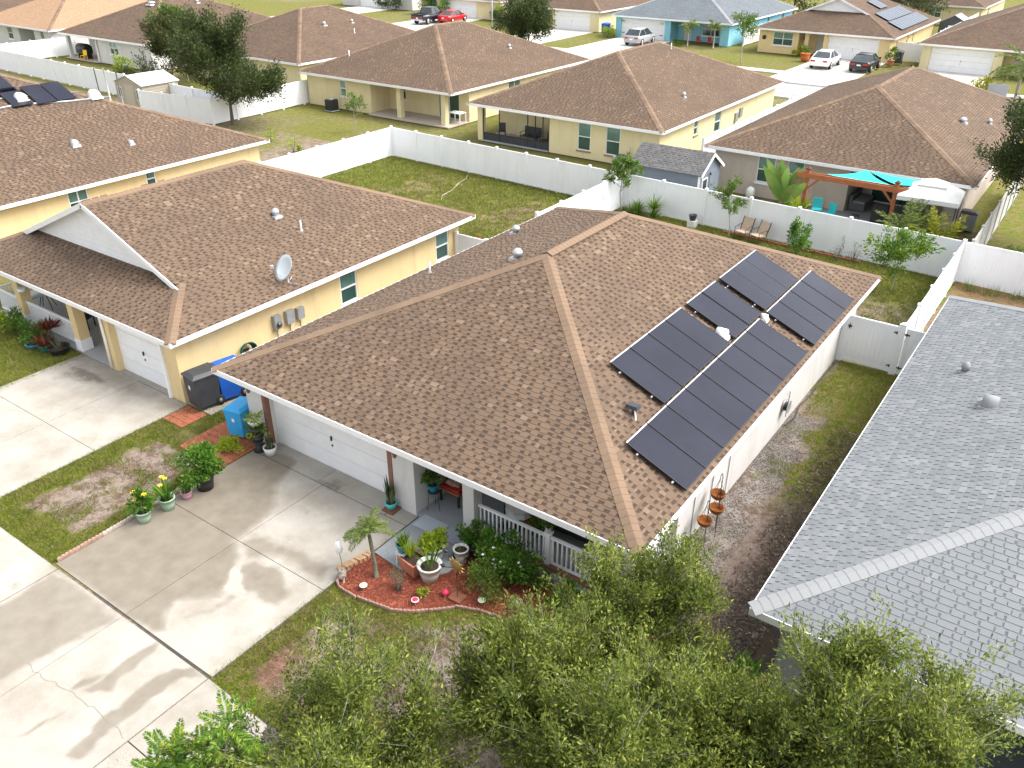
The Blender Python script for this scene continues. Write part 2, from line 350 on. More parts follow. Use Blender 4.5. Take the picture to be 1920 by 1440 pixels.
def cover_soil(x, y):
    c = .50+.55*(fbm(x, y, 3.0, 1)-.5)
    f = fbm(x, y, 1.1, 4)
    so = np.ones(x.shape+(3,))*SAND*.85
    so = so+(BROWN-so)*(.35*sstep(.4, .7, fbm(x, y, 2.2, 9)))[..., None]
    # strip between the two driveways: green edges, bare sandy middle
    m = rect(x, y, -2.7, 1.3, -6, 1.6, .1)
    d = np.minimum(np.minimum(x+2.6, 1.15-x), np.minimum(y+5.8, 1.2-y))
    cs = .92-.62*sstep(.35, 1.0, d+.5*(fbm(x, y, .9, 3)-.5))
    cs = np.where(y > -1.2, np.maximum(cs, .62), cs)
    c = c*(1-m)+cs*m
    # front yard right of the driveway
    m = rect(x, y, 7, 20, -6.2, 0, .05)
    d = np.minimum(x-7.05, y+6.0)
    cs = .85-.62*sstep(.2, .75, d+.4*(fbm(x, y, .8, 5)-.5))+.30*sstep(.5, .62, fbm(x, y, 1.3, 12))
    bd = seg_dist(x, y, [(6.93, -2.45), (7.52, -2.51), (8.15, -2.45), (8.79, -2.34), (9.22, -2.1), (9.62, -1.73), (9.97, -1.38), (10.44, -1.19), (11.26, -1.08)])
    cs = np.maximum(cs, .75-.9*np.maximum(bd-.15, 0)-.6*sstep(7.4, 6.9, x))
    c = c*(1-m)+cs*m
    rd = np.exp(-(((x-7.8)/.7)**2+((y+5.1)/.8)**2)); so = so+(np.array((.26, .12, .075))-so)*(rd*.9)[..., None]
    # side yard
    m = rect(x, y, 13.1, 17, -3, 16, .15)
    cs = .22+.42*sstep(10, 13.5, y+.8*(f-.5))+.42*sstep(14.0, 14.7, x+.5*(f-.5))*sstep(5.5, 8.5, y)*(1-sstep(15.6, 15.9, x))
    cs = cs+.28*sstep(.56, .66, f)*sstep(4, 8, y)-.3*(1-sstep(13.25, 13.6, x))
    c = c*(1-m)+cs*m
    g = m*sstep(.2, .55, 1-abs(x-13.75)/.75)*(1-sstep(10, 12.5, y)); so = so+(GRAV-so)*(.6*g)[..., None]
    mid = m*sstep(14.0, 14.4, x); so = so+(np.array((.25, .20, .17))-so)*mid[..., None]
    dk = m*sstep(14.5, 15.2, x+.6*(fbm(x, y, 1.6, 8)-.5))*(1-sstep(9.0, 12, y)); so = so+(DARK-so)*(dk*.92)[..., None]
    # back yards
    m = rect(x, y, -1.5, 15.3, 18, 28, .1)
    cs = .72+.5*(fbm(x, y, 2, 14)-.5)-.35*sstep(10.5, 13.5, x)*(1-sstep(21, 24, y)); c = c*(1-m)+cs*m
    m = rect(x, y, -19, -1.4, 14, 28, .1)
    cs = .60+.75*(fbm(x, y, 2.4, 21)-.5)+.3*sstep(26, 27.3, y); c = c*(1-m)+cs*m
    so = so+(np.array((.30, .19, .12))-so)*(m*.7)[..., None]
    m = rect(x, y, 15.3, 40, 17, 30, .1); c = c*(1-m)+.30*m; so = so+(np.array((.24, .15, .06))-so)*(m*.9)[..., None]
    m = (y > 28)*1.; c = c*(1-m)+(.66+.6*(fbm(x, y, 2.6, 31)-.5))*m
    m = rect(x, y, -18, -8.6, -2.8, 1, .2)*(x < -8.3); c = c*(1-m)+.95*m
    m = rect(x, y, -30, 8, -30, -9.4, .2); c = c*(1-m)+.6*m
    m = rect(x, y, 8, 24, -30, -7.6, .3); c = c*(1-m)+.6*m
    return np.clip(c, 0, 1.1), so
def sheet(name, x0, x1, y0, y1, st, z, mat):
    xs = np.arange(x0, x1+1e-6, st); ys = np.arange(y0, y1+1e-6, st); X, Y = np.meshgrid(xs, ys)
    c, so = cover_soil(X, Y); nx, ny = len(xs), len(ys)
    Z = z+.03*(fbm(X, Y, 1.2, 40)-.5)*rect(X, Y, x0, x1, y0, y1, 1)
    idx = np.arange(nx*ny).reshape(ny, nx)
    F = np.stack([idx[:-1, :-1], idx[:-1, 1:], idx[1:, 1:], idx[1:, :-1]], -1).reshape(-1, 4)
    so4 = np.concatenate([so, np.ones(X.shape+(1,))], -1)
    return npmesh(name, np.stack([X, Y, Z], -1).reshape(-1, 3), F, mat, smooth=True, attrs={'cover': ('FLOAT', c), 'soil': ('FLOAT_COLOR', so4)})
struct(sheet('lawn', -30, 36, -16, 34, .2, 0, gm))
struct(sheet('ground', -300, 300, -200, 400, 6, -.06, gm))
def blades(name, X, Y, h, lean, mat, z=0., wd=.012):
    n = len(X); a = np.random.rand(n)*6.283; t = np.random.rand(n)*6.283; hh = h*(.5+np.random.rand(n))
    P = np.stack([X, Y, np.full(n, z)], 1); S_ = np.stack([np.cos(a), np.sin(a), np.zeros(n)], 1)*wd/2
    T = P+np.stack([np.cos(t)*lean*hh, np.sin(t)*lean*hh, hh], 1)
    V = np.concatenate([P-S_, P+S_, T], 1).reshape(-1, 3); F = np.arange(3*n).reshape(-1, 3)
    o = npmesh(name, V, F, mat); return stuff(o)
def scatter(n, x0, x1, y0, y1, thr, seed, keep=None):
    r = np.random.RandomState(seed); X = x0+(x1-x0)*r.rand(n); Y = y0+(y1-y0)*r.rand(n); c, _ = cover_soil(X, Y)
    k = (c+.9*(fbm(X, Y, .45, 55)-.5)) > thr+.25*(r.rand(n)-.5)
    if keep is not None: k &= keep(X, Y)
    return X[k], Y[k]
np.random.seed(3)
def lawn(name, label, n, x0, x1, y0, y1, seed, h=.055, keep=None, thr=.45, mat=None, wd=.014):
    X, Y = scatter(n, x0, x1, y0, y1, thr, seed, keep); o = blades(name, X, Y, h, .9, mat or lf_grass, wd=wd); return tag(o, label, 'grass')
# ------------------------------------------------------------------ concrete
def concmat():
    m, n, l, p = nodes('concrete')
    at = n.new('ShaderNodeAttribute'); at.attribute_name = 'wet'; di = n.new('ShaderNodeAttribute'); di.attribute_name = 'dirt'
    c = mix(n, l, ramp(n, l, noise(n, l, 1.4, 6, .6), [(.3, 0.), (.7, 1.)]), (.385, .36, .318), (.335, .31, .27))
    c = mix(n, l, ramp(n, l, noise(n, l, .75, 7, .66), [(.42, 0.), (.66, .85)]), c, (.27, .24, .195))
    c = mix(n, l, 1., c, ramp(n, l, noise(n, l, 45, 4, .7), [(.3, .90), (.7, 1.08)]), 'MULTIPLY')
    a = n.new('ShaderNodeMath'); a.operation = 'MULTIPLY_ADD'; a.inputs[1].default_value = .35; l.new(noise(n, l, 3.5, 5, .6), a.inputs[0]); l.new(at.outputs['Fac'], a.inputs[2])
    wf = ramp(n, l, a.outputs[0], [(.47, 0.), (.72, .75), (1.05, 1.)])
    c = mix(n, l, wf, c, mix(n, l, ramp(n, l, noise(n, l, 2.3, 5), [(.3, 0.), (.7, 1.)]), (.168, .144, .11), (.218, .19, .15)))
    b = n.new('ShaderNodeMath'); b.operation = 'MULTIPLY'; l.new(noise(n, l, 4, 6, .7), b.inputs[0]); l.new(di.outputs['Fac'], b.inputs[1])
    c = mix(n, l, ramp(n, l, b.outputs[0], [(.25, 0.), (.60, .8)]), c, (.12, .10, .08))
    l.new(c, p.inputs['Base Color']); p.inputs['Roughness'].default_value = .85; p.inputs['Specular IOR Level'].default_value = .3
    return m
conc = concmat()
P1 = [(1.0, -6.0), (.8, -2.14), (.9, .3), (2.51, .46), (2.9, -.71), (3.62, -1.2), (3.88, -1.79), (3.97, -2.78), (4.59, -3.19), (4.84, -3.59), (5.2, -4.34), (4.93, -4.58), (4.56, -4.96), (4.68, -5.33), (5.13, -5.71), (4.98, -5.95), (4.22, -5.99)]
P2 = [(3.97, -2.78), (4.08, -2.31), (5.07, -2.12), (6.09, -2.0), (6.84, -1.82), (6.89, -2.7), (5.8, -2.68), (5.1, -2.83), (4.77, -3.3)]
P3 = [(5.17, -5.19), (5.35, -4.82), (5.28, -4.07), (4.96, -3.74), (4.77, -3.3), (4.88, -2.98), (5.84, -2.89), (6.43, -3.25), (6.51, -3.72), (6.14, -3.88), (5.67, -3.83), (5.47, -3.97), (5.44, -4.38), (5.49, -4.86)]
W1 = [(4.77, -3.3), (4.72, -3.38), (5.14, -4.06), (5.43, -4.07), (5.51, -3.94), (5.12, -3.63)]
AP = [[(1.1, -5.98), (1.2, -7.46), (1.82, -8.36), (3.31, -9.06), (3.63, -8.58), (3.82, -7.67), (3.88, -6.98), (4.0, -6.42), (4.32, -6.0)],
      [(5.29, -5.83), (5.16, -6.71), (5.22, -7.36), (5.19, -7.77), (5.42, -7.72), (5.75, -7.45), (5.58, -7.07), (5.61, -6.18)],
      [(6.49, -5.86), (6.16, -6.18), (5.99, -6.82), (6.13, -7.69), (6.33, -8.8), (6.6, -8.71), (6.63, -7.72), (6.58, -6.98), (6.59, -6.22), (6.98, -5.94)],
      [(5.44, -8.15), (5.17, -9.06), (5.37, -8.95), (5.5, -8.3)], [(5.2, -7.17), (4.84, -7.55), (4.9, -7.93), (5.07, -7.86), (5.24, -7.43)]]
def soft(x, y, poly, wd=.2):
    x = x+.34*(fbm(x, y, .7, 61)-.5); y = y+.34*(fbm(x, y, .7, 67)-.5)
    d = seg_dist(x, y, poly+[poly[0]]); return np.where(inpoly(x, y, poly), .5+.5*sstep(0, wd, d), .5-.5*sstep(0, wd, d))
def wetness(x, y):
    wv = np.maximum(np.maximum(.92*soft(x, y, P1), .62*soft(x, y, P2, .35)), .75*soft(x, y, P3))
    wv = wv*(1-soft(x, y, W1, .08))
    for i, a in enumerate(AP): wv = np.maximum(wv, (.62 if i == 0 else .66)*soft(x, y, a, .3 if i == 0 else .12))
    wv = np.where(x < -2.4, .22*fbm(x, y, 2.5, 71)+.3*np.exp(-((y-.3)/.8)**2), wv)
    dr = .9*np.exp(-(((x-4.2)/.55)**2+((y-.35)/.35)**2))+.7*np.exp(-(((x-4.45)/.4)**2+((y+1.0)/.25)**2))+.35*np.exp(-((y-.15)/.14)**2)*(x > 1)
    dr = dr+1.1*np.exp(-(((x+7.1)/.9)**2+((y+.25)/.42)**2))+.5*np.exp(-(((x+7.9)/.5)**2+((y+.9)/.9)**2))
    dr = dr+.8*np.exp(-(((x-1.0)/.3)**2+((y+6.9)/.25)**2))+.5*np.exp(-((y+.1-.0)/.12)**2)*(x < -3)
    return wv, dr
def slab(name, poly, parent, z=.035, st=.06, gap=.008):
    """one cast slab: gridded top with skirts; poly = x0,x1,y0,y1 or a list of corners"""
    if len(poly) == 4 and not isinstance(poly[0], tuple):
        x0, x1, y0, y1 = poly; c4 = [(x0, y0), (x1, y0), (x1, y1), (x0, y1)]
    else: c4 = poly
    (ax, ay), (bx, by), (cx, cy), (dx, dy) = c4
    nu = max(2, int(math.hypot(bx-ax, by-ay)/st)); nv = max(2, int(math.hypot(dx-ax, dy-ay)/st))
    g = gap
    u = np.concatenate([[0], np.linspace(0, 1, nu), [1]]); v = np.concatenate([[0], np.linspace(0, 1, nv), [1]])
    U, V_ = np.meshgrid(u, v)
    X = (ax*(1-U)+bx*U)*(1-V_)+(dx*(1-U)+cx*U)*V_; Y = (ay*(1-U)+by*U)*(1-V_)+(dy*(1-U)+cy*U)*V_
    mx, my = (ax+bx+cx+dx)/4, (ay+by+cy+dy)/4
    X = np.where(X < mx, np.minimum(X+g, mx), X-g) if ax == dx else X+(mx-X)*.004; Y = np.where(Y < my, Y+g, Y-g)
    Z = np.full(X.shape, z); Z[0, :] = Z[-1, :] = z-.09; Z[:, 0] = Z[:, -1] = z-.09
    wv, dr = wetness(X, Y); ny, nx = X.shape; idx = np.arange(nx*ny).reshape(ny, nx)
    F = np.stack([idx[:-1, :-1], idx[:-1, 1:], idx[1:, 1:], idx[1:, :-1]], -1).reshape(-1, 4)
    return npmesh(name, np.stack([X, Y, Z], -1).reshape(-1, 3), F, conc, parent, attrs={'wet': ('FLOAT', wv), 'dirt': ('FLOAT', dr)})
def drive(name, slabs, bed):
    base = struct(MB().box(*bed[:2], -.04, *bed[2:], .006).ob(name, M('joint_dirt', (.10, .09, .075), (.07, .06, .05), 9, 1)))
    for s in slabs: slab('slab', s, base)
    return base
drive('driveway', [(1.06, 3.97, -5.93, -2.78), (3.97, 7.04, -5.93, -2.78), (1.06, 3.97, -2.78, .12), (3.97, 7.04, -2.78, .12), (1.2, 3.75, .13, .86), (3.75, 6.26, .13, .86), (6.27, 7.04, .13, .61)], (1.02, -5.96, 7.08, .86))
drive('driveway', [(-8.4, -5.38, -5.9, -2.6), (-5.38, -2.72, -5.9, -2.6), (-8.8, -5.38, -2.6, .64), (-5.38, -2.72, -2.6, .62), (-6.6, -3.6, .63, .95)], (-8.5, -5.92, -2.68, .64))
sw = struct(MB().box(-30, -9.6, -.05, 9.9, -5.97, .004).ob('sidewalk', MATS['joint_dirt']))
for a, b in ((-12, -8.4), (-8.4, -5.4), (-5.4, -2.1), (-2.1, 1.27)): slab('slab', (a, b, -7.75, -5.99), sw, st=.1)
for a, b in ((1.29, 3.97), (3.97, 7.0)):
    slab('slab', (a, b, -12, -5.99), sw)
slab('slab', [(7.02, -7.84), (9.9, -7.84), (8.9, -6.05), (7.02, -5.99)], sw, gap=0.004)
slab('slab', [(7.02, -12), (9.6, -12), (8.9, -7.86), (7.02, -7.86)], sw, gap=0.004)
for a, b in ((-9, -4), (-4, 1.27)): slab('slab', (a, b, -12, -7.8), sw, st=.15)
# walkway to the porch (painted grey) and a strip beside the neighbour's wall
wk = struct(MB().prism([(7.1, -1.12), (8.0, -1.2), (8.75, -1.02), (9.05, -.62), (9.1, .62), (7.1, .62)], -.05, .06).ob('porch_walkway', porch_paint))
struct(MB().box(-2.85, .66, -.05, -1.6, 5.2, .045).ob('concrete_strip', M('strip_concrete', (.34, .30, .25), (.26, .23, .19), 3, .9)))
# pavers laid one by one
def pavers(name, x0, x1, y0, y1, pw, ph, mat, rz=0):
    base = struct(MB().box(x0, y0, -.04, x1, y1, .008).ob(name, soil)); rr = random.Random(x0)
    r = 0; y = y0
    me = {}
    while y < y1-.02:
        x = x0-(pw/2 if r % 2 else 0)
        while x < x1-.02:
            a, b = max(x, x0), min(x+pw, x1)
            if b-a > .06:
                k = round(b-a, 2)
                if k not in me:
                    o = MB().box(.004, .004, -.03, k-.004, ph-.004, .03, top=(.985, .97)).ob('paver', mat); me[k] = o.data; bpy.data.objects.remove(o)
                q = part('paver', me[k], base); q.location = (a, y, .004+rr.random()*.006); q.rotation_euler = (rr.uniform(-.008, .008), rr.uniform(-.008, .008), 0)
            x += pw
        y += ph; r += 1
    return base
pavers('paver_pad', -2.68, -1.72, -.33, .60, .48, .235, paver_red)
pavers('paver_path', -.95, 1.0, -1.0, 1.35, .62, .235, paver_red)
# scalloped edging stones, one by one
def edging(name, label, path, step, mats, z=.0, h=.11):
    t = thing(name, label, 'edging', (path[0][0], path[0][1], 0)); P = [Vector((x, y, 0)) for x, y in path]; k = 0
    me = []
    for mt in mats:
        b = MB()
        for i in range(3):
            c = (i-1)*step/3; b.lathe([(step/6, -.05), (step/6, h*.7), (step/7.5, h*.95), (0.001, h)], (c, 0, 0), 8, sy=.45)
        b.box(-step/2+.005, -.02, -.05, step/2-.005, .02, h*.78); o = b.ob('edging_stone', mt); me.append(o.data); bpy.data.objects.remove(o)
    d = 0.0; L = sum((b-a).length for a, b in zip(P[:-1], P[1:])); s = step/2
    while s < L:
        q = s
        for a, b in zip(P[:-1], P[1:]):
            if q <= (b-a).length: break
            q -= (b-a).length
        dr = (b-a).normalized(); p = a+dr*q
        o = part('edging_stone', me[0 if (len(mats) == 1 or k > 3) else 1], t); o.location = p-P[0]; o.rotation_euler = (random.uniform(-.05, .05), random.uniform(-.05, .05), math.atan2(dr.y, dr.x)+random.uniform(-.04, .04))
        s += step; k += 1
    return t
edging('scalloped_edging', 'pale scalloped edging stones along the driveway edge beside the grass strip', [(1.0, -5.85), (1.0, -4.6), (.98, -3.3), (.97, -2.2)], .3, [edging_pale, edging_red], h=.13)
BED = [(6.98, -2.35), (7.3, -2.5), (7.7, -2.52), (8.15, -2.45), (8.79, -2.34), (9.22, -2.1), (9.62, -1.73), (9.97, -1.38), (10.44, -1.19), (10.83, -1.11), (11.3, -1.08), (12.2, -1.25), (13.3, -1.2)]
edging('scalloped_edging', 'curved pinkish scalloped border along the front of the red mulch bed', BED, .3, [edging_red], h=.11)
# mulch bed
mulch = M('mulch', (.22, .055, .03), (.13, .032, .02), 20, 1, bump=.8, bscale=60)
bedpoly = BED+[(13.4, .55), (9.1, .55), (9.05, -.64), (8.75, -1.04), (8.0, -1.22), (7.1, -1.14), (6.9, -1.5), (6.92, -2.2)]
struct(MB().prism(bedpoly, -.04, .03).ob('mulch_bed', mulch))
r = np.random.RandomState(5); n = 9000; X = 6.9+6.5*r.rand(n); Y = -2.6+3.2*r.rand(n); k = inpoly(X, Y, bedpoly); X, Y = X[k], Y[k]; n = len(X)
a = r.rand(n)*6.283; L = .02+.05*r.rand(n); D = np.stack([np.cos(a)*L, np.sin(a)*L, (r.rand(n)-.3)*.02], 1); Sx = np.stack([-np.sin(a), np.cos(a), r.rand(n)-.5], 1)*.009
Pm = np.stack([X, Y, .035+.012*r.rand(n)], 1); V = np.stack([Pm-D-Sx, Pm+D-Sx, Pm+D+Sx, Pm-D+Sx], 1).reshape(-1, 3)
tag(stuff(npmesh('mulch_chips', V, np.arange(4*n).reshape(-1, 4), leafmat('chips', [(0, (.10, .025, .014)), (.5, (.25, .065, .035)), (1, (.42, .14, .08))], 0, .9))), 'red wood chips covering the flower bed', 'mulch')
# gravel beside the wall
n = 8000; X = 13.25+1.1*r.rand(n)**1.3; Y = 1.5+10*r.rand(n); k = fbm(X, Y, .8, 77)+.25*r.rand(n) > .55; X, Y = X[k], Y[k]; n = len(X); sz = .012+.018*r.rand(n)
a = r.rand(n)*6.283; q = np.stack([np.stack([np.cos(a+b)*sz, np.sin(a+b)*sz, np.zeros(n)], 1) for b in (0, 1.57, 3.14, 4.71)], 1)
B_ = np.stack([X, Y, np.full(n, .004)], 1)[:, None]; T_ = B_+q*.5; T_[..., 2] += .018; V = np.concatenate([B_+q, T_], 1).reshape(-1, 3)
i0 = np.arange(n)[:, None, None]*8; F = (np.array([[4, 5, 6, 7], [0, 1, 5, 4], [1, 2, 6, 5], [2, 3, 7, 6], [3, 0, 4, 7]])[None]+i0).reshape(-1, 4)
tag(stuff(npmesh('gravel', V, F, leafmat('pebble', [(0, (.07, .062, .055)), (.4, (.19, .172, .155)), (1, (.38, .36, .33))], 0, .9))), 'pale gravel scattered along the side wall', 'gravel')
# dark leaf litter under the neighbour's eave
n = 6500; X = 14.6+1.4*r.rand(n)**.7; Y = -1+12.5*r.rand(n); k = fbm(X, Y, .9, 81)+.3*r.rand(n) > .52; X, Y = X[k], Y[k]; n = len(X); a = r.rand(n)*6.283; L = .015+.035*r.rand(n)
D = np.stack([np.cos(a)*L, np.sin(a)*L, (r.rand(n)-.3)*.02], 1); Sx = np.stack([-np.sin(a), np.cos(a), r.rand(n)-.5], 1)*.014; Pm = np.stack([X, Y, .012+.02*r.rand(n)], 1)
tag(stuff(npmesh('leaf_litter', np.stack([Pm-D-Sx, Pm+D-Sx, Pm+D+Sx, Pm-D+Sx], 1).reshape(-1, 3), np.arange(4*n).reshape(-1, 4), leafmat('litter', [(0, (.03, .024, .02)), (.5, (.09, .068, .05)), (.85, (.20, .16, .12)), (1, (.36, .32, .27))], 0, .9))), 'dark leaf litter along the drip line of the grey roof', 'leaf litter')
# street beyond the back row, kerbs, far pavements and drives
st_ = struct(MB().box(-300, 61.6, -.1, 300, 68.2, -.01).ob('street', road))
struct(MB().box(-300, 68.2, -.1, 300, 68.55, .09).ob('kerb', M('kerb_concrete', (.55, .53, .49), (.47, .45, .41), 2, .9)))
struct(MB().box(-300, 61.2, -.1, 300, 61.6, .09).ob('kerb', MATS['kerb_concrete']))
struct(MB().box(-300, 72.8, -.05, 300, 74.3, .03).ob('sidewalk', M('far_concrete', (.56, .54, .50), (.49, .47, .43), .8, .9)))
fc = MATS['far_concrete']
for a0, a1, b0, b1, yy in ((-9.4, -2.4, -9.2, -2.6, 85.6), (-34.6, -27.4, -34.4, -27.6, 87.2), (-46.5, -39.2, -46, -39.6, 89.4), (-66.6, -58.2, -66.2, -59.6, 92.2), (1.6, 8.2, 1.9, 7.8, 83.6), (-86, -79, -86, -79, 95)):
    struct(MB().prism([(a0, 68.5), (a1, 68.5), (b1, yy), (b0, yy)], -.05, .045).ob('driveway', fc))
struct(MB().box(-6.15, 68.6, .0, -6.05, 85, .049).ob('driveway_joint', MATS['joint_dirt']))
# irregular crack across the apron
cr = MB(); rr = random.Random(4); yy = -7.9; xx = 2.0; pv = None
while xx < 6.9:
    if pv: cr.add([(pv[0], pv[1]-.008, .0385), (xx, yy-.008, .0385), (xx, yy+.01, .0385), (pv[0], pv[1]+.01, .0385)], [(0, 1, 2, 3)])
    pv = (xx, yy); xx += rr.uniform(.06, .22); yy = -7.88+rr.uniform(-.05, .05)+.1*math.sin(xx*1.3)
cr.ob('crack', M('crack_grey', (.26, .235, .20), (.2, .18, .15), 6, 1), sw)
# ------------------------------------------------------------------ roofs
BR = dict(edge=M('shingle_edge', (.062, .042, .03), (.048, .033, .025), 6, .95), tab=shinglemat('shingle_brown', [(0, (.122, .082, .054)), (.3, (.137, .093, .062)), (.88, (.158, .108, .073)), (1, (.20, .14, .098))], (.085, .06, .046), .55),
          under=M('shingle_under_brown', (.066, .043, .030), (.052, .035, .025), 3, .95), cap=shinglemat('cap_brown', [(0, (.165, .11, .072)), (.5, (.195, .132, .088)), (1, (.24, .165, .112))], (.10, .07, .05), .6),
          far=roofmat('roof_brown_far', (.15, .10, .068), (.096, .064, .044), (.064, .047, .037)))
TN = dict(BR, far=roofmat('roof_peach_far', (.38, .24, .145), (.30, .19, .115), (.25, .16, .10)))
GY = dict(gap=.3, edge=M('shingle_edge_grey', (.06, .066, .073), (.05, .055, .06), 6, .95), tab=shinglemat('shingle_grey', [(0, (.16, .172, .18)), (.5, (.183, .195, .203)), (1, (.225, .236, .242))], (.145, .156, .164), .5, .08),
          under=M('shingle_under_grey', (.125, .136, .145), (.11, .12, .13), 3, .95), cap=shinglemat('cap_grey', [(0, (.25, .258, .262)), (1, (.285, .29, .294))], (.23, .24, .245), .2, .05),
          far=roofmat('roof_grey_far', (.16, .18, .195), (.12, .135, .15), (.09, .10, .105)))
def mirror_z(v): return v
class Plane:
    def __init__(s, P0, U, V, Le, lf, rf, vmax, brk=()):
        s.P0, s.U, s.V = np.array(P0, float), np.array(U, float), np.array(V, float); s.N = np.cross(s.U, s.V)
        s.Le, s.lf, s.rf, s.vmax, s.brk = Le, lf, rf, vmax, brk
    def at(s, u, v, h=0):
        u, v, h = np.broadcast_arrays(u, v, h); return s.P0+u[..., None]*s.U+v[..., None]*s.V+h[..., None]*s.N
def hip_planes(W, L, ze, p, dutch=0, rake=.3):
    c = 1/math.sqrt(1+p*p); sn = p*c; m = min(W, L)/2; vm = m/c; mW = vm
    sg = lambda v: v*c
    out = {}
    out['S'] = Plane((0, 0, ze), (1, 0, 0), (0, c, sn), W, sg, lambda v: W-v*c, (dutch/c if dutch else vm))
    dl = (lambda v: np.where(v*c <= dutch, v*c, dutch-rake)) if dutch else sg
    out['E'] = Plane((W, 0, ze), (0, 1, 0), (-c, 0, sn), L, dl, lambda v: L-v*c, vm, (dutch/c,) if dutch else ())
    out['N'] = Plane((W, L, ze), (-1, 0, 0), (0, -c, sn), W, sg, lambda v: W-v*c, vm)
    out['W'] = Plane((0, L, ze), (0, -1, 0), (c, 0, sn), L, sg, lambda v: L-dl(v), vm, (dutch/c,) if dutch else ())
    return out
TABW = np.array([.11, .13, .15, .17, .19, .21, .24, .28])
def tabs_of(pl, rng, e=.143, ggap=1.0):
    """raised shingle tabs: arrays u0,u1,v0"""
    A = []; Ul = []
    for k in range(int(pl.vmax/e)+1):
        v0 = k*e; vm_ = min(v0+e*.6, pl.vmax); vt = min(v0+e, pl.vmax)
        if vt-v0 < .02: continue
        a, b = float(pl.lf(np.float64(vm_)))+.01, float(pl.rf(np.float64(vm_)))-.01
        if b-a < .1: continue
        Ul.append((float(pl.lf(np.float64(v0))), float(pl.rf(np.float64(v0))), float(pl.lf(np.float64(vt))), float(pl.rf(np.float64(vt))), v0, vt))
        n = int((b-a)/.12)+6; wd = TABW[rng.randint(0, 8, n)]; gp = rng.uniform(.06, .17, n)*ggap
        st = a-rng.rand()*.3+np.concatenate([[0], np.cumsum(wd+gp)[:-1]]); en = st+wd
        ok = (en > a+.05) & (st < b-.05); st, en, wd = st[ok], en[ok], wd[ok]
        cl = (st < a) | (en > b); st = np.clip(st, a, b); en = np.clip(en, a, b)
        A.append(np.stack([st, en, np.full(len(st), v0), np.full(len(st), vt-v0), np.where(cl, 0, wd)], 1))
    return (np.concatenate(A) if A else np.zeros((0, 5))), np.array(Ul)
def tab_verts(pl, T, t1=.019, t2=.010):
    u0, u1, v0, e = T[:, 0], T[:, 1], T[:, 2]-.004, T[:, 3]+.012; z = np.zeros(len(T)); v1 = v0+e
    return np.stack([pl.at(u0, v0, z+t1), pl.at(u1, v0, z+t1), pl.at(u1, v1, z+t2), pl.at(u0, v1, z+t2), pl.at(u0, v0, z), pl.at(u1, v0, z), pl.at(u1, v1, z), pl.at(u0, v1, z)], 1)
TF = np.array([[0, 1, 2, 3], [4, 5, 1, 0], [5, 6, 2, 1], [7, 4, 0, 3]])
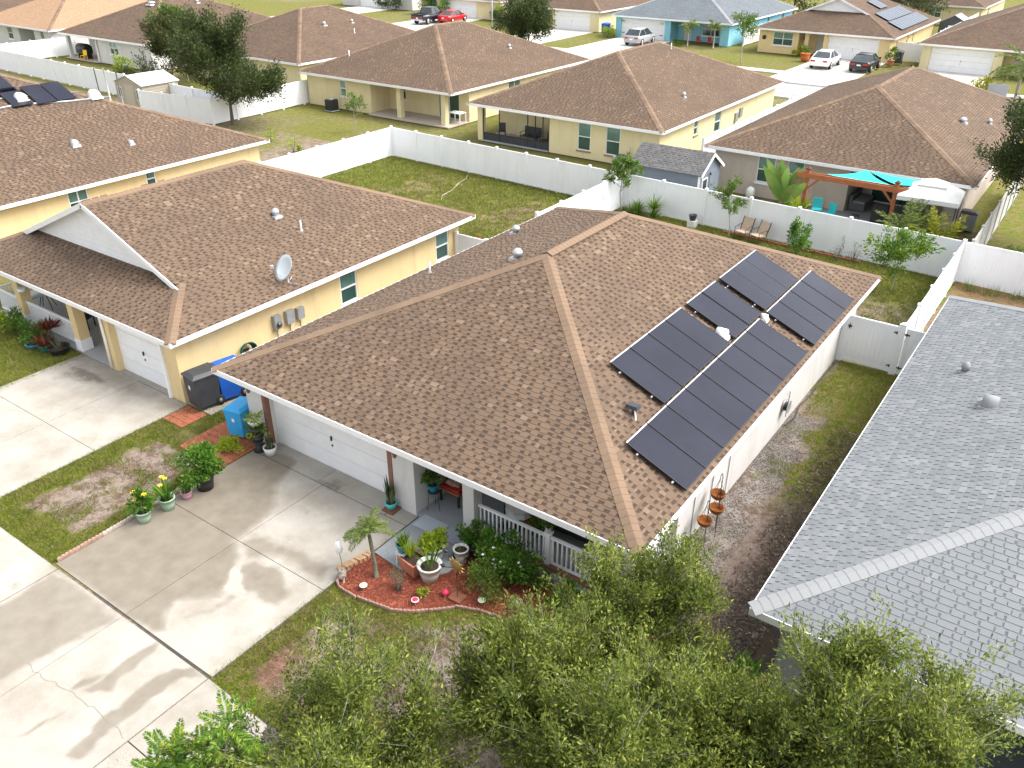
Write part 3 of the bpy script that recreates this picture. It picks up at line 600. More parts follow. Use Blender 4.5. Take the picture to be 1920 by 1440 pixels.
def roof(house, base, W, L, ze, p, mats, dutch=0, geo=('S', 'E', 'N', 'W'), nparts=0, caps='none', seed=1, wallmat=None):
    rng = np.random.RandomState(seed); pls = hip_planes(W, L, ze, p, dutch); c = 1/math.sqrt(1+p*p)
    V = []; F = []; UV = []
    for pl in pls.values():                      # deck
        vs = [0]+[b for b in pl.brk]+[pl.vmax]; pts = [(float(pl.lf(np.float64(v))), v) for v in vs]+[(float(pl.rf(np.float64(v))), v) for v in reversed(vs)]
        if pl.brk:
            b = pl.brk[0]; q = []
            for (u, v) in pts:
                q.append((u, v))
            i = 1 if pl is pls['E'] else len(pts)-2
            ub_ = float((pl.lf if pl is pls['E'] else pl.rf)(np.float64(b+1e-6)))
            q.insert(i+1 if pl is pls['E'] else i, (ub_, b)); pts = q
        k = len(V)
        for u, v in pts: V.append(tuple(pl.at(np.float64(u), np.float64(v)))); UV.append((u, v))
        F.append(tuple(range(k, len(V))))
    me = bpy.data.meshes.new('roof'); me.from_pydata(V, [], F); ul = me.uv_layers.new(name='UVMap')
    for poly in me.polygons:
        for li in poly.loop_indices: ul.data[li].uv = UV[me.loops[li].vertex_index]
    me.materials.append(mats['under'] if geo else mats['far']); me.materials.append(mats['far'])
    for i, k in enumerate(pls):
        if geo and k not in geo: me.polygons[i].material_index = 1
    rf = link(bpy.data.objects.new('roof', me), house)
    MB().box(.01, .01, ze-.14, W-.01, L-.01, ze-.115).ob('soffit', soffit, rf)
    fa = MB().box(-.03, -.03, ze-.155, W+.03, 0, ze+.012).box(-.03, L, ze-.155, W+.03, L+.03, ze+.012).box(-.03, .002, ze-.153, 0, L-.002, ze+.01).box(W, .002, ze-.153, W+.03, L-.002, ze+.01)
    fa.ob('fascia', white, rf)
    if geo:
        cand = []; allT = {}
        VV = []; FF = []; FM = []; off = 0
        for k in geo:
            pl = pls[k]; T, Ul = tabs_of(pl, rng, ggap=mats.get('gap', 1.0)); allT[k] = T
            if len(Ul):
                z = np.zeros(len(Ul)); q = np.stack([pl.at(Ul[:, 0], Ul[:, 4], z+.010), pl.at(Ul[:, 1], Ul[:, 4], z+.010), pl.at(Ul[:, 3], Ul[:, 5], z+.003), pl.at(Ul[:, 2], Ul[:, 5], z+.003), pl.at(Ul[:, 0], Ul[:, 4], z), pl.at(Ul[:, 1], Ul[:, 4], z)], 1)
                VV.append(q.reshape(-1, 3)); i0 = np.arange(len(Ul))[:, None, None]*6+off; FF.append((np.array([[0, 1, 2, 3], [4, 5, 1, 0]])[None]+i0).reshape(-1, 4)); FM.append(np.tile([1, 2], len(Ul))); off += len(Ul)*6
            if len(Ul):                          # unbroken upper half of each course, notches stay open below it
                f_ = .6; va = Ul[:, 4]+(Ul[:, 5]-Ul[:, 4])*f_; l_ = Ul[:, 0]*(1-f_)+Ul[:, 2]*f_; r_ = Ul[:, 1]*(1-f_)+Ul[:, 3]*f_; z = np.zeros(len(Ul)); js = np.array([0, .25, .5, .75, 1]); 
                q = []
                nb_ = 14; fr = np.linspace(0, 1, nb_+1)
                for i_ in range(nb_):
                    a0, a1 = fr[i_], fr[i_+1]; q.append(np.stack([pl.at(l_+(r_-l_)*a0, va, z+.0125), pl.at(l_+(r_-l_)*a1, va, z+.0125), pl.at(Ul[:, 2]+(Ul[:, 3]-Ul[:, 2])*a1, Ul[:, 5], z+.0085), pl.at(Ul[:, 2]+(Ul[:, 3]-Ul[:, 2])*a0, Ul[:, 5], z+.0085)], 1))
                q = np.concatenate(q); VV.append(q.reshape(-1, 3)); FF.append(np.arange(len(q)*4).reshape(-1, 4)+off); FM.append(np.zeros(len(q))); off += len(q)*4
            ce = pl.at((T[:, 0]+T[:, 1])/2, T[:, 2]+.07)+np.array([base[0], base[1], 0])
            d = ce-np.array(CAM); zc = d@np.array(fw); px = np.abs(d@np.array(r2)/zc); py = np.abs(d@np.array(u2)/zc)
            fac = -(d@pl.N)/np.linalg.norm(d, axis=1)
            sc = (T[:, 1]-T[:, 0])*fac/zc**2; sc = np.where((px < .6) & (py < .45) & (fac > .1) & (T[:, 4] > 0), sc, 0)
            cand += [(sc[i], k, i) for i in range(len(T))]
        chosen = {k: set() for k in geo}
        if nparts:
            cand.sort(reverse=True)
            for s_, k, i in cand[:nparts]:
                if s_ > 0: chosen[k].add(i)
        for k in geo:
            pl = pls[k]; T = allT[k]; keep = np.array([i not in chosen[k] for i in range(len(T))], bool)
            Tv = tab_verts(pl, T[keep]); n = len(Tv)
            if n:
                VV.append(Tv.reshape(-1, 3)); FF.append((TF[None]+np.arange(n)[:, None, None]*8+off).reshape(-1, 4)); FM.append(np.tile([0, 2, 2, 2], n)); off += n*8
            if chosen[k]:
                mm = {}
                I = Plane((0, 0, 0), (1, 0, 0), (0, 1, 0), 1, None, None, 1)
                for i in sorted(chosen[k]):
                    t = T[i]; key = round(float(t[4]), 3)
                    if key not in mm:
                        mm[key] = []
                        for _ in range(1):
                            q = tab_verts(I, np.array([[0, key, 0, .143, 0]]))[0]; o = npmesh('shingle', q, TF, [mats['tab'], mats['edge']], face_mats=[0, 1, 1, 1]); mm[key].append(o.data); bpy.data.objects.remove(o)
                    P = pl.at(t[0], t[2]); mt = Matrix([[pl.U[j], pl.V[j], pl.N[j], P[j]] for j in range(3)]+[[0, 0, 0, 1]])
                    part('shingle', mm[key][0], rf, mt)
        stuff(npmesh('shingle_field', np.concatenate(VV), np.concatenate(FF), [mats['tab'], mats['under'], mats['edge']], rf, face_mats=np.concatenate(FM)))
    # hip and ridge caps
    m = min(W, L)/2; zr = ze+m*p
    if W <= L: r0, r1 = (W/2, m, zr), (W/2, L-m, zr)
    else: r0, r1 = (m, L/2, zr), (W-m, L/2, zr)
    if dutch: r0 = (W/2, dutch-.3, zr)
    e_ = dutch if dutch else m
    lines = [((0, 0, ze), (e_, e_, ze+e_*p)), ((W, 0, ze), (W-e_, e_, ze+e_*p)), ((W, L, ze), (W-m, L-m, zr)), ((0, L, ze), (m, L-m, zr)), (r0, r1)]
    hw = .18; fall = p/math.sqrt(2)
    def capmesh(drop, ln=.22):
        o = MB(); t0, t1 = .043, .036
        V = [(-hw, 0, -hw*drop+t0-.01), (0, 0, t0), (hw, 0, -hw*drop+t0-.01), (-hw, ln, -hw*drop+t1-.01), (0, ln, t1), (hw, ln, -hw*drop+t1-.01), (-hw, 0, -hw*drop), (0, 0, 0), (hw, 0, -hw*drop), (-hw, ln, -hw*drop), (hw, ln, -hw*drop)]
        return o.add(V, [(0, 1, 4, 3), (1, 2, 5, 4), (6, 7, 1, 0), (7, 8, 2, 1), (6, 0, 3, 9), (2, 8, 10, 5)])
    j = MB(); cm = {}
    for i, (a, b) in enumerate(lines):
        a, b = Vector(a), Vector(b); d = (b-a); ln = d.length; d.normalize(); isr = i == 4
        if ln < .3: continue
        if isr and caps == 'vent': a = a+d*.0
        x = d.cross(Vector((0, 0, 1))).normalized(); zz = x.cross(d).normalized(); drop = p if isr else fall
        q = 0
        while q < ln-.1:
            P = a+d*q; mt = Matrix(((x.x, d.x, zz.x, P.x), (x.y, d.y, zz.y, P.y), (x.z, d.z, zz.z, P.z), (0, 0, 0, 1)))
            key = isr
            if caps in ('parts', 'vent') and i != 3:
                if key not in cm:
                    o = capmesh(drop).ob('ridge_cap', mats['cap']); cm[key] = o.data; bpy.data.objects.remove(o)
                if isr and caps == 'vent': mt = mt @ Matrix.Translation((0, 0, .05))
                o = part('ridge_cap', cm[key], rf, mt)
            else:
                c0 = capmesh(drop); j.add([mt @ Vector(v) for v in c0.v], c0.f)
            q += .19
    if j.v: stuff(j.ob('ridge_caps', mats['cap'], rf))
    if dutch:
        z0 = ze+dutch*p; g = MB(); y = dutch
        g.add([(dutch-.1, y, z0-.05), (W-dutch+.1, y, z0-.05), (W/2, y, zr-.04), (dutch-.1, y+.1, z0-.05), (W-dutch+.1, y+.1, z0-.05), (W/2, y+.1, zr-.04)], [(0, 1, 2), (5, 4, 3), (0, 2, 5, 3), (1, 4, 5, 2)]); gw = g.ob('gable_wall', white, rf)
        k = z0+.16
        while k < zr-.25:                       # siding laps
            hwid = (zr-k)/p-.1; MB().box(W/2-hwid, y-.012, k, W/2+hwid, y-.002, k+.012).ob('siding_lap', white, rf); k += .19
        for s_ in (-1, 1):
            a = Vector((W/2+s_*(W/2-dutch+.25), dutch-.3, z0-.25*p)); b = Vector((W/2, dutch-.3, zr)); off2 = Vector((0, 0, -.06))
            MB().bar(a+off2, b+off2+Vector((s_*-.02, 0, 0)), .035, .17, (0, 0, 1)).ob('rake_board', white, rf)
            MB().add([a+Vector((0, .0, -.1)), b+Vector((0, 0, -.1)), b+Vector((0, .3, -.1)), a+Vector((0, .3, -.1))], [(0, 1, 2, 3)]).ob('rake_soffit', white, rf)
    return rf
# ------------------------------------------------------------------ walls with openings
class Wall:
    def __init__(s, house, p0, p1, h, mat, openings=(), sill=None, glass=None, z0=0.):
        p0, p1 = Vector((p0[0], p0[1], 0)), Vector((p1[0], p1[1], 0)); L = (p1-p0).length
        s.p0, s.d = p0, (p1-p0)/L; s.n = Vector((s.d.y, -s.d.x, 0)); s.house = house
        b = MB(); e = .003; cur = e; t = .17
        for (a, c, za, zb, kind) in sorted(openings):
            if a-cur > .001: s.seg(b, cur, a, -t, 0, z0, h)
            if za > z0+.01: s.seg(b, a, c, -t, 0, z0, za)
            if h-zb > .01: s.seg(b, a, c, -t, 0, zb, h)
            cur = c
        if L-e > cur: s.seg(b, cur, L-e, -t, 0, z0, h)
        s.ob = b.ob('wall', mat, house)
        for o in openings: s.fill(o, sill or white, glass or glass_green)
    def seg(s, b, s0, s1, q0, q1, z0, z1):
        P = lambda u, q, z: s.p0+s.d*u+s.n*q+Vector((0, 0, z))
        V = [P(s0, q1, z0), P(s1, q1, z0), P(s1, q0, z0), P(s0, q0, z0), P(s0, q1, z1), P(s1, q1, z1), P(s1, q0, z1), P(s0, q0, z1)]
        b.add(V, [(3, 2, 1, 0), (4, 5, 6, 7), (0, 1, 5, 4), (1, 2, 6, 5), (2, 3, 7, 6), (3, 0, 4, 7)]); return b
    def fill(s, o, sillm, glass):
        a, c, z0, z1, kind = o; h = s.house; e = .002
        if kind in ('win', 'win2', 'slider'):
            fr = MB(); f = .05
            for q in ((a+e, a+f, z0+e, z1-e), (c-f, c-e, z0+e, z1-e), (a+f, c-f, z0+e, z0+f), (a+f, c-f, z1-f, z1-e)): s.seg(fr, q[0], q[1], -.10, -.02, q[2], q[3])
            if kind != 'slider': s.seg(fr, a+f, c-f, -.09, -.015, (z0+z1)/2-.025, (z0+z1)/2+.025)
            if kind in ('win2', 'slider'): s.seg(fr, (a+c)/2-.03, (a+c)/2+.03, -.095, -.018, z0+f, z1-f)
            wn = fr.ob('window' if kind != 'slider' else 'sliding_door', white, h)
            zs = [(z0+f, (z0+z1)/2-.025), ((z0+z1)/2+.025, z1-f)] if kind != 'slider' else [(z0+f, z1-f)]
            us = [(a+f, c-f)] if kind == 'win' else [(a+f, (a+c)/2-.03), ((a+c)/2+.03, c-f)]
            for i, (za, zb) in enumerate(zs):
                for (ua, ub) in us: s.seg(MB(), ua, ub, -.07-.02*(i == 0), -.06-.02*(i == 0), za, zb).ob('pane', glass if (i == 0 or kind == 'slider' or glass is not glass_green) else glass_blind, wn)
            if kind != 'slider': s.seg(MB(), a-.06, c+.06, 0.001, .07, z0-.10, z0-.005).ob('sill', sillm, wn)
        elif kind == 'garage':
            n = 4; gd = s.seg(MB(), a+.005, c-.005, -.165, -.16, z0+.005, z1-.005).ob('garage_door', M('door_seam', (.45, .46, .47), None, 1, .6), h)
            for i in range(n):
                za = z0+(z1-z0)*i/n; zb = z0+(z1-z0)*(i+1)/n; s.seg(MB(), a+.006, c-.006, -.159, -.12, za+.008, zb-.004).ob('section', white, gd)
            m_ = (a+c)/2; s.seg(MB(), m_-.015, m_+.015, -.12, -.07, z0+1.0, z0+1.14).ob('handle', black, gd)
            s.seg(MB(), m_-.025, m_+.025, -.12, -.10, z0+.80, z0+.86).ob('lock', black, gd)
        elif kind == 'door':
            dr = s.seg(MB(), a+.01, c-.01, -.13, -.07, z0+.01, z1-.01).ob('door', M('door_paint', (.62, .60, .57), None, 1, .5), h)
            s.seg(MB(), c-.14, c-.09, -.068, -.02, z0+.98, z0+1.04).ob('handle', chrome, dr)
def house(name, label, base, W, L, mats, walls, mat, ze=2.5, p=5/12, dutch=0, geo=(), nparts=0, caps='none', seed=1, sill=None, glass=None, floor=True):
    h = thing(name, label, 'house', (base[0], base[1], 0))
    roof(h, base, W, L, ze, p, mats, dutch, geo, nparts, caps, seed)
    for q in walls: Wall(h, q[0], q[1], ze-.142, q[3] if len(q) > 3 else mat, q[2] if len(q) > 2 else (), sill, glass)
    return h
def box_walls(W, L, oh=.45, S_=(), E_=(), N_=(), W_=()):
    a, b, c, d = oh, oh, W-oh, L-oh
    return [((a, b), (c, b), S_), ((c, b), (c, d), E_), ((c, d), (a, d), N_), ((a, d), (a, b), W_)]
# ------------------------------------------------------------------ the main house
H0 = house('house', 'off-white house with brown hip roof carrying black solar panels, in the middle', (0, 0), 13.68, 18.26, BR,
    [((.5, .6), (1.2, .6)), ((1.32, .75), (6.08, .75), [(.01, 4.75, .005, 2.16, 'garage')]), ((6.24, .6), (6.98, .6)), ((6.98, .6), (6.98, 4.4)),
     ((6.98, 4.4), (8.6, 4.4), [(.5, 1.42, .08, 2.1, 'door')]), ((8.6, 4.4), (8.6, 3.0)), ((8.6, 3.0), (13.23, 3.0), [(.9, 2.5, .8, 2.1, 'win2')]),
     ((13.23, 3.0), (13.23, 17.8)), ((13.23, 17.8), (.5, 17.8), [(4, 6, .05, 2.1, 'slider')]), ((.5, 17.8), (.5, .6))],
    stucco_white, geo=('S', 'E', 'W'), nparts=300, caps='vent', seed=11)
RF0 = [c for c in H0.children if c.name.startswith('roof')][0]
MB().box(1.2, .585, .04, 1.318, .90, 2.357).ob('door_trim', brown_trim, H0)
MB().box(6.083, .585, .04, 6.237, .90, 2.357).ob('door_trim', brown_trim, H0)
MB().box(1.32, .592, 2.17, 6.08, .74, 2.356).ob('door_header', white, H0)
MB().box(6.99, .625, .0, 13.2, 4.39, .085).ob('porch_floor', porch_paint, H0)
for a, b in ((8.45, 8.80), (12.80, 13.19)):
    MB().box(a, .74, .086, b, 1.08, 2.357).ob('column', stucco_white, H0)
    MB().box(a-.012, .728, .086, b+.012, 1.092, .24).ob('column_base', brown_trim, H0)
MB().box(8.815, .80, .0, 12.785, 1.02, .20).ob('porch_curb', brown_trim, H0)
def railing(parent, a, b, top=1.02, bot=.26, step=.125, mat=vinyl):
    a, b = Vector(a), Vector(b); L = (b-a).length; d = (b-a)/L
    t = MB().bar(a+Vector((0, 0, top)), b+Vector((0, 0, top)), .07, .06).ob('porch_railing', mat, parent)
    MB().bar(a+Vector((0, 0, bot)), b+Vector((0, 0, bot)), .055, .05).ob('bottom_rail', mat, t)
    bm = MB().box(-.018, -.018, bot+.026, .018, .018, top-.031).ob('baluster', mat, t); n = int(L/step)
    for i in range(n):
        o = bm if i == 0 else part('baluster', bm.data, t)
        o.location = a+d*(L*(i+.5)/n); o.rotation_euler = (0, 0, math.atan2(d.y, d.x))
    return t
railing(H0, (8.82, .91, 0), (10.83, .91, 0)); railing(H0, (10.97, .91, 0), (12.78, .91, 0)); railing(H0, (13.1, 1.1, 0), (13.1, 2.98, 0))
MB().box(10.835, .845, .2, 10.965, .975, 1.12).box(10.81, .82, 1.12, 10.99, 1.0, 1.16).ob('newel_post', vinyl, H0)
MB().box(12.78, 1.1, -.02, 13.22, 2.99, .2).ob('porch_curb', stucco_grey, H0)
def lantern(parent, x, y, z, mat):
    t = MB().box(x-.04, y-.02, z-.05, x+.04, y, z+.12).bar((x, y-.01, z+.08), (x, y-.14, z+.16), .02).lathe([(.02, .0), (.075, .02), (.085, .05), (.03, .11), (.012, .15)], (x, y-.15, z+.02), 10).ob('wall_lantern', mat, parent)
    MB().lathe([(.03, -.2), (.055, -.16), (.065, .0)], (x, y-.15, z+.02), 10).ob('lantern_glass', M('amber_glass', (.16, .07, .02), (.3, .14, .05), 12, .2), t)
lantern(H0, .85, .597, 1.95, dark_bronze); lantern(H0, 6.5, .597, 1.95, dark_bronze)
MB().lathe([(.05, 0), (.055, .06), (.03, .09)], (8.63, .72, 2.18), 10).ob('porch_lamp', grey_metal, H0)
def roofz(x0, x, sgn=1): return 2.5+(x-x0)*sgn*5/12
def vent(parent, x, y, z, r=.13, kind='dome', mat=None):
    b = MB(); mat = mat or galv
    if kind == 'dome': b.box(x-r*1.6, y-r*1.6, z-.06, x+r*1.6, y+r*1.6, z+.04, top=(.9, .9)); b.lathe([(r, 0), (r, .12), (r*1.25, .13), (r*1.2, .22), (r*.7, .3), (.001, .33)], (x, y, z), 14)
    elif kind == 'pipe': b.lathe([(r*.9, -.08), (r*.75, .05), (r*.4, .1), (r*.4, .42), (r*.001, .421)], (x, y, z), 10)
    else:                                    # half-barrel hood
        b.box(x-r*1.6, y-r*1.6, z-.08, x+r*1.6, y+r*1.6, z+.03, top=(.92, .92)); m_ = 9; V = []
        for q in (-1, 1):
            for k in range(m_): a = math.pi*k/(m_-1); V.append((x+q*r*1.15, y+r*1.25*math.cos(a), z+.04+r*1.7*math.sin(a)))
        b.add(V, [tuple(range(m_)), tuple(range(2*m_-1, m_-1, -1))]+[(k, k+m_, k+m_+1, k+1) for k in range(m_-1)], True)
    return b.ob('roof_vent', mat, parent)
vent(RF0, 1.36, 13.13, 3.07); vent(RF0, 5.5, 7.3, 4.79); vent(RF0, 1.26, 8.12, 3.03, .09, 'pipe')
vent(RF0, 11.62, 8.68, 3.38, .13, 'goose', white); vent(RF0, 12.06, 10.9, 3.2, .08, 'goose', white)
MB().box(13.26, 0, 2.36, 13.3, .02, 2.37)
# hose reel, brackets and pipes on the side wall belong to it
rl = MB().lathe([(.2, 0), (.2, .02), (.07, .03), (.07, .14), (.2, .15), (.2, .17)], (13.25, 10.35, .85), 18, axis='x').ob('hose_reel', grey_metal, H0)
for k in range(4): MB().tube([(13.3+k*.03, 10.35+.13*math.cos(a), .85+.13*math.sin(a)) for a in np.linspace(0, 6.283, 17)], .016, 5, False).ob('hose_loop', dkgrey, rl)
MB().tube([(13.26, 10.75, .25), (13.27, 10.75, 1.15), (13.3, 10.62, 1.2), (13.33, 10.55, 1.05)], .012, 5).ob('tap_pipe', dkgrey, H0)
for y in (3.9, 5.0, 6.1): MB().tube([(13.25, y, 0.05), (13.25, y, 2.3)], .014, 5).ob('conduit', grey_metal, H0)
for y in (5.2, 5.45, 6.4, 6.65, 6.9): MB().bar((13.235, y, 2.2), (13.52, y, 2.28), .02).bar((13.5, y, 2.28), (13.53, y, 2.16), .02).ob('hook_bracket', M('pale_metal', (.45, .55, .58), None, 1, .5), H0)
# ------------------------------------------------------------------ solar arrays on the right-hand slope
pv = None
def pvmat(name, c1, c2):
    m, n, l, p = nodes(name)
    c = mix(n, l, ramp(n, l, noise(n, l, .5, 3), [(.35, 0.), (.65, 1.)]), c1, c2)
    l.new(c, p.inputs['Base Color']); p.inputs['Roughness'].default_value = .22; p.inputs['Specular IOR Level'].default_value = .2
    p.inputs['Coat Weight'].default_value = .0; p.inputs['Coat Roughness'].default_value = .15
    return m
pv = pvmat('solar_cells', (.014, .015, .026), (.020, .022, .035)); frame_black = M('panel_frame', (.012, .013, .018), None, 1, .35)
cth = 12/13; sth = 5/13
def sol_mtx(x, y, h):
    z = 2.5+(13.68-x)*5/12; P = Vector((x+sth*h, y, z+cth*h))
    return Matrix(((cth, 0, sth, P.x), (0, 1, 0, P.y), (-sth, 0, cth, P.z), (0, 0, 0, 1)))
PL, PW = 1.70, .99
_o = MB().box(.02, .02, .012, PL-.02, PW-.02, .034).ob('cell_sheet', pv); _cm = _o.data; bpy.data.objects.remove(_o)
_o = MB().box(0, 0, 0, PL, .02, .038).box(0, PW-.02, 0, PL, PW, .038).box(0, .0201, 0, .02, PW-.0201, .038).box(PL-.02, .0201, 0, PL, PW-.0201, .038).ob('solar_panel', frame_black); _fm = _o.data; bpy.data.objects.remove(_o)
_o = MB().box(-.02, .0, .039, .012, PW, .046).ob('edge_trim', galv); _tm = _o.data; bpy.data.objects.remove(_o)
def array(label, rows):
    x, y = rows[0][0], rows[0][1]
    t = thing('solar_array', label, 'solar array', (0, 0, 0)); t.location = (x, y, 2.5+(13.68-x)*5/12)
    org = Vector(t.location)
    for (x, y, n, pitch) in rows:
        rl_ = MB()
        for xx in (.35, 1.35): rl_.box(xx-.02, -.06, -.05, xx+.02, n*pitch+.06, -.005)
        mt = sol_mtx(x, y, .11); mt.translation -= org; ro = rl_.ob('mounting_rail', galv, t); ro.matrix_local = mt
        for i in range(n):
            mt = sol_mtx(x, y+i*pitch, .11); mt.translation -= org
            q = part('solar_panel', _fm, t, mt); part('cell_sheet', _cm, q); part('edge_trim', _tm, q)
            ft = MB().box(.33, .1, -.11, .38, .16, -.04).box(1.33, .1, -.11, 1.38, .16, -.04).ob('mount_foot', galv, q)
    return t
array('long lower row of eight black solar panels nearest the porch', [(11.98, 2.33, 8, 1.03)])
array('four black solar panels at the far lower end of the roof', [(11.98, 11.15, 4, 1.03)])
array('upper row of four black solar panels beside the white roof vent', [(10.34, 4.39, 4, 1.03)])
array('pair of black solar panels in the middle of the upper row', [(10.34, 8.85, 2, 1.05)])
array('three black solar panels at the far end of the upper row', [(10.34, 11.2, 3, 1.0)])
an = thing('roof_antenna', 'small dark grey antenna unit on a white arm on the roof near the solar panels', 'antenna', (11.6, 3.45, roofz(13.68, 11.6, -1)))
MB().tube([(.25, -.35, .12), (.1, -.1, .12), (0, 0, .22)], .018, 6).ob('arm', white, an)
MB().box(-.2, -.1, .2, .14, .12, .29, top=(.82, .8)).ob('housing', dkgrey, an)
MB().box(-.03, -.03, -.05, .03, .03, .2).ob('bracket', dkgrey, an)
# ------------------------------------------------------------------ left neighbour: yellow, gable over a hip
bx, by = -15.33, .23
X = lambda v: v-bx
Y = lambda v: v-by
H1 = house('house', 'yellow house with white front gable and satellite dish, left of the main house', (bx, by), 13.0, 15.07, BR,
    [((X(-7.1), Y(.65)), (X(-6.56), Y(.65))), ((X(-6.56), Y(.75)), (X(-3.62), Y(.75)), [(.01, 2.93, .005, 2.14, 'garage')]), ((X(-3.62), Y(.65)), (X(-2.87), Y(.65))),
     ((X(-2.87), Y(.65)), (X(-2.87), 14.6), [(7.1, 7.98, .86, 2.10, 'win'), (12.65, 13.5, .86, 2.10, 'win')]), ((X(-2.87), 14.6), (.45, 14.6)), ((.45, 14.6), (.45, 3.4)),
     ((.45, 3.4), (X(-7.1), 3.4), [(3.2, 4.4, .8, 2.1, 'win'), (6, 6.95, .06, 2.1, 'door')]), ((X(-7.1), 3.4), (X(-7.1), Y(.65)))],
    stucco_yellow, dutch=2.0, geo=('S', 'E'), nparts=300, caps='parts', seed=23)
RF1 = [c for c in H1.children if c.name.startswith('roof')][0]
MB().box(X(-3.615), .33, .04, X(-3.5), .5, 2.355).ob('door_trim', white, H1)
MB().box(.5, .44, .0, X(-7.12), 3.39, .07).ob('porch_floor', stucco_grey, H1)
for a in (-9.05, -12.75):
    MB().box(X(a)-.18, .5, .5, X(a)+.18, .88, 2.357).ob('column', stucco_yellow, H1); MB().box(X(a)-.2, .48, .07, X(a)+.2, .9, .5).ob('column_base', white, H1)
railing(H1, (X(-12.54), .66, 0), (X(-9.27), .66, 0), 1.0, .2, .12); railing(H1, (.55, .66, 0), (X(-12.97), .66, 0), 1.0, .2, .12); railing(H1, (.52, .7, 0), (.52, 3.3, 0), 1.0, .2, .12)
MB().lathe([(.04, 0), (.04, 2.1)], (X(-6.85), .37, .1), 8).ob('downpipe', white, H1)
vent(RF1, 9.65, 7.26, 3.88, .12); vent(RF1, 10.7, 7.5, 3.45, .09, 'pipe')
for y, w_, h_ in ((4.45, .3, .5), (5.0, .34, .48), (5.5, .3, .42)):
    t = MB().box(X(-2.865), Y(y), 1.18, X(-2.70), Y(y)+w_, 1.18+h_).ob('meter_box', grey_metal, H1)
    MB().tube([(X(-2.82), Y(y)+w_/2, .1), (X(-2.82), Y(y)+w_/2, 1.17)], .02, 5).ob('conduit', grey_metal, t)
MB().lathe([(.1, 0), (.1, .07), (.001, .1)], (X(-2.70), Y(4.6), 1.35), 12, axis='x').ob('meter', glass_dark, H1)
hr = MB().box(X(-2.865), Y(3.1), .75, X(-2.8), Y(3.3), .95).ob('hose_hanger', black, H1)
for k in range(5): MB().tube([(X(-2.8)+k*.04, Y(3.2)+(.26+.02*k)*math.cos(a), .85+(.3+.02*k)*math.sin(a)) for a in np.linspace(-.5, 3.6, 14)], .022, 5).ob('hose_loop', M('hose_green', (.01, .07, .05), (.02, .1, .07), 9, .5), hr)
ds = thing('satellite_dish', 'light grey satellite dish on the left neighbour roof near its eave', 'satellite dish', (-2.75, 5.3, 2.64), R(-25))
MB().tube([(0, 0, -.05), (0, 0, .3), (.05, .05, .45)], .03, 8).bar((0, 0, 0), (-.25, .2, .12), .03).bar((0, 0, 0), (.25, .2, .05), .03).ob('mast', galv, ds)
_d = MB().lathe([(.001, .0), (.2, .02), (.36, .06), (.47, .11), (.475, .12), (.36, .075), (.2, .035), (.001, .015)], (0, 0, 0), 26, sx=.88).ob('reflector', M('dish_grey', (.55, .60, .62), None, 1, .5), ds)
_d.matrix_local = Matrix.Translation((0, -.02, .55)) @ Matrix.Rotation(R(58), 4, 'X') @ Matrix.Rotation(R(14), 4, 'Y')
MB().tube([(0, -.05, .25), (.05, -.35, .42), (.05, -.48, .72)], .014, 6).box(.0, -.55, .68, .1, -.44, .78).ob('feed_arm', galv, ds)
# ------------------------------------------------------------------ second neighbour on the left
H2 = house('house', 'yellow house with large tan hip roof at the left edge, solar panels near its ridge', (-39.9, 0), 20.0, 19.1, BR,
    box_walls(20, 19.1, .45, E_=[(6.85, 7.85, 1.1, 2.3, 'win2'), (11.0, 11.55, 1.5, 2.3, 'win')]), stucco_yellow, geo=('E',), caps='join', seed=31)
RF2 = [c for c in H2.children if c.name.startswith('roof')][0]
z2 = lambda x: 2.5+(20-x)*5/12
vent(RF2, 17.16, 9.49, z2(17.16), .14, 'goose'); vent(RF2, 17.94, 12.0, z2(17.94), .1, 'goose')
for x, y in ((13.2, 9.4), (13.9, 12.9)): vent(RF2, x, y, z2(x)+.05, .2, 'goose', white)
MB().tube([(13.6, 6.5, z2(13.6)+.05), (13.5, 9, z2(13.5)+.05), (13.9, 11.5, z2(13.9)+.05), (14.1, 13.6, z2(14.1)+.05)], .06, 6).ob('roof_conduit', grey_metal, RF2)
MB().tube([(12.9, 6.5, z2(12.9)+.05), (12.8, 9, z2(12.8)+.05), (13.3, 12.5, z2(13.3)+.05)], .04, 6).ob('roof_conduit', grey_metal, RF2)
t = thing('solar_array', 'dark solar panels near the ridge of the roof at the left edge', 'solar array', (-39.9, 0, 0))
for x, y in ((11.0, 7.6), (11.0, 8.65), (12.2, 8.7), (12.3, 9.9), (12.3, 10.95)):
    mt = Matrix(((cth, 0, sth, x), (0, 1, 0, y), (-sth, 0, cth, z2(x)+.13), (0, 0, 0, 1))); q = part('solar_panel', _fm, t, mt); part('cell_sheet', _cm, q)
# ------------------------------------------------------------------ right neighbour with the grey roof
HR = house('house', 'house with pale grey shingle roof at the right edge beside the side yard', (16.1, -.12), 13.6, 18.0, GY,
    [((3.2, 3.4), (13.1, 3.4), [(1, 2.6, .8, 2.1, 'win2')]), ((13.1, 3.4), (13.1, 17.5)), ((13.1, 17.5), (.5, 17.5)), ((.5, 17.5), (.5, .55)), ((.5, .55), (3.2, .55), [(.7, 1.9, .8, 2.1, 'win')]), ((3.2, .55), (3.2, 3.4))],
    stucco_grey, geo=('S', 'W'), nparts=300, caps='parts', seed=41)
RFR = [c for c in HR.children if c.name.startswith('roof')][0]
vent(RFR, 1.53, 11.09, 3.12, .09, 'dome', GY['cap']); vent(RFR, 2.41, 8.8, 3.48, .15, 'goose', GY['cap'])
MB().box(3.25, .56, 0, 13.1, 3.39, .07).ob('porch_floor', M('dark_porch', (.10, .115, .13), (.13, .145, .16), 3, .6), HR)
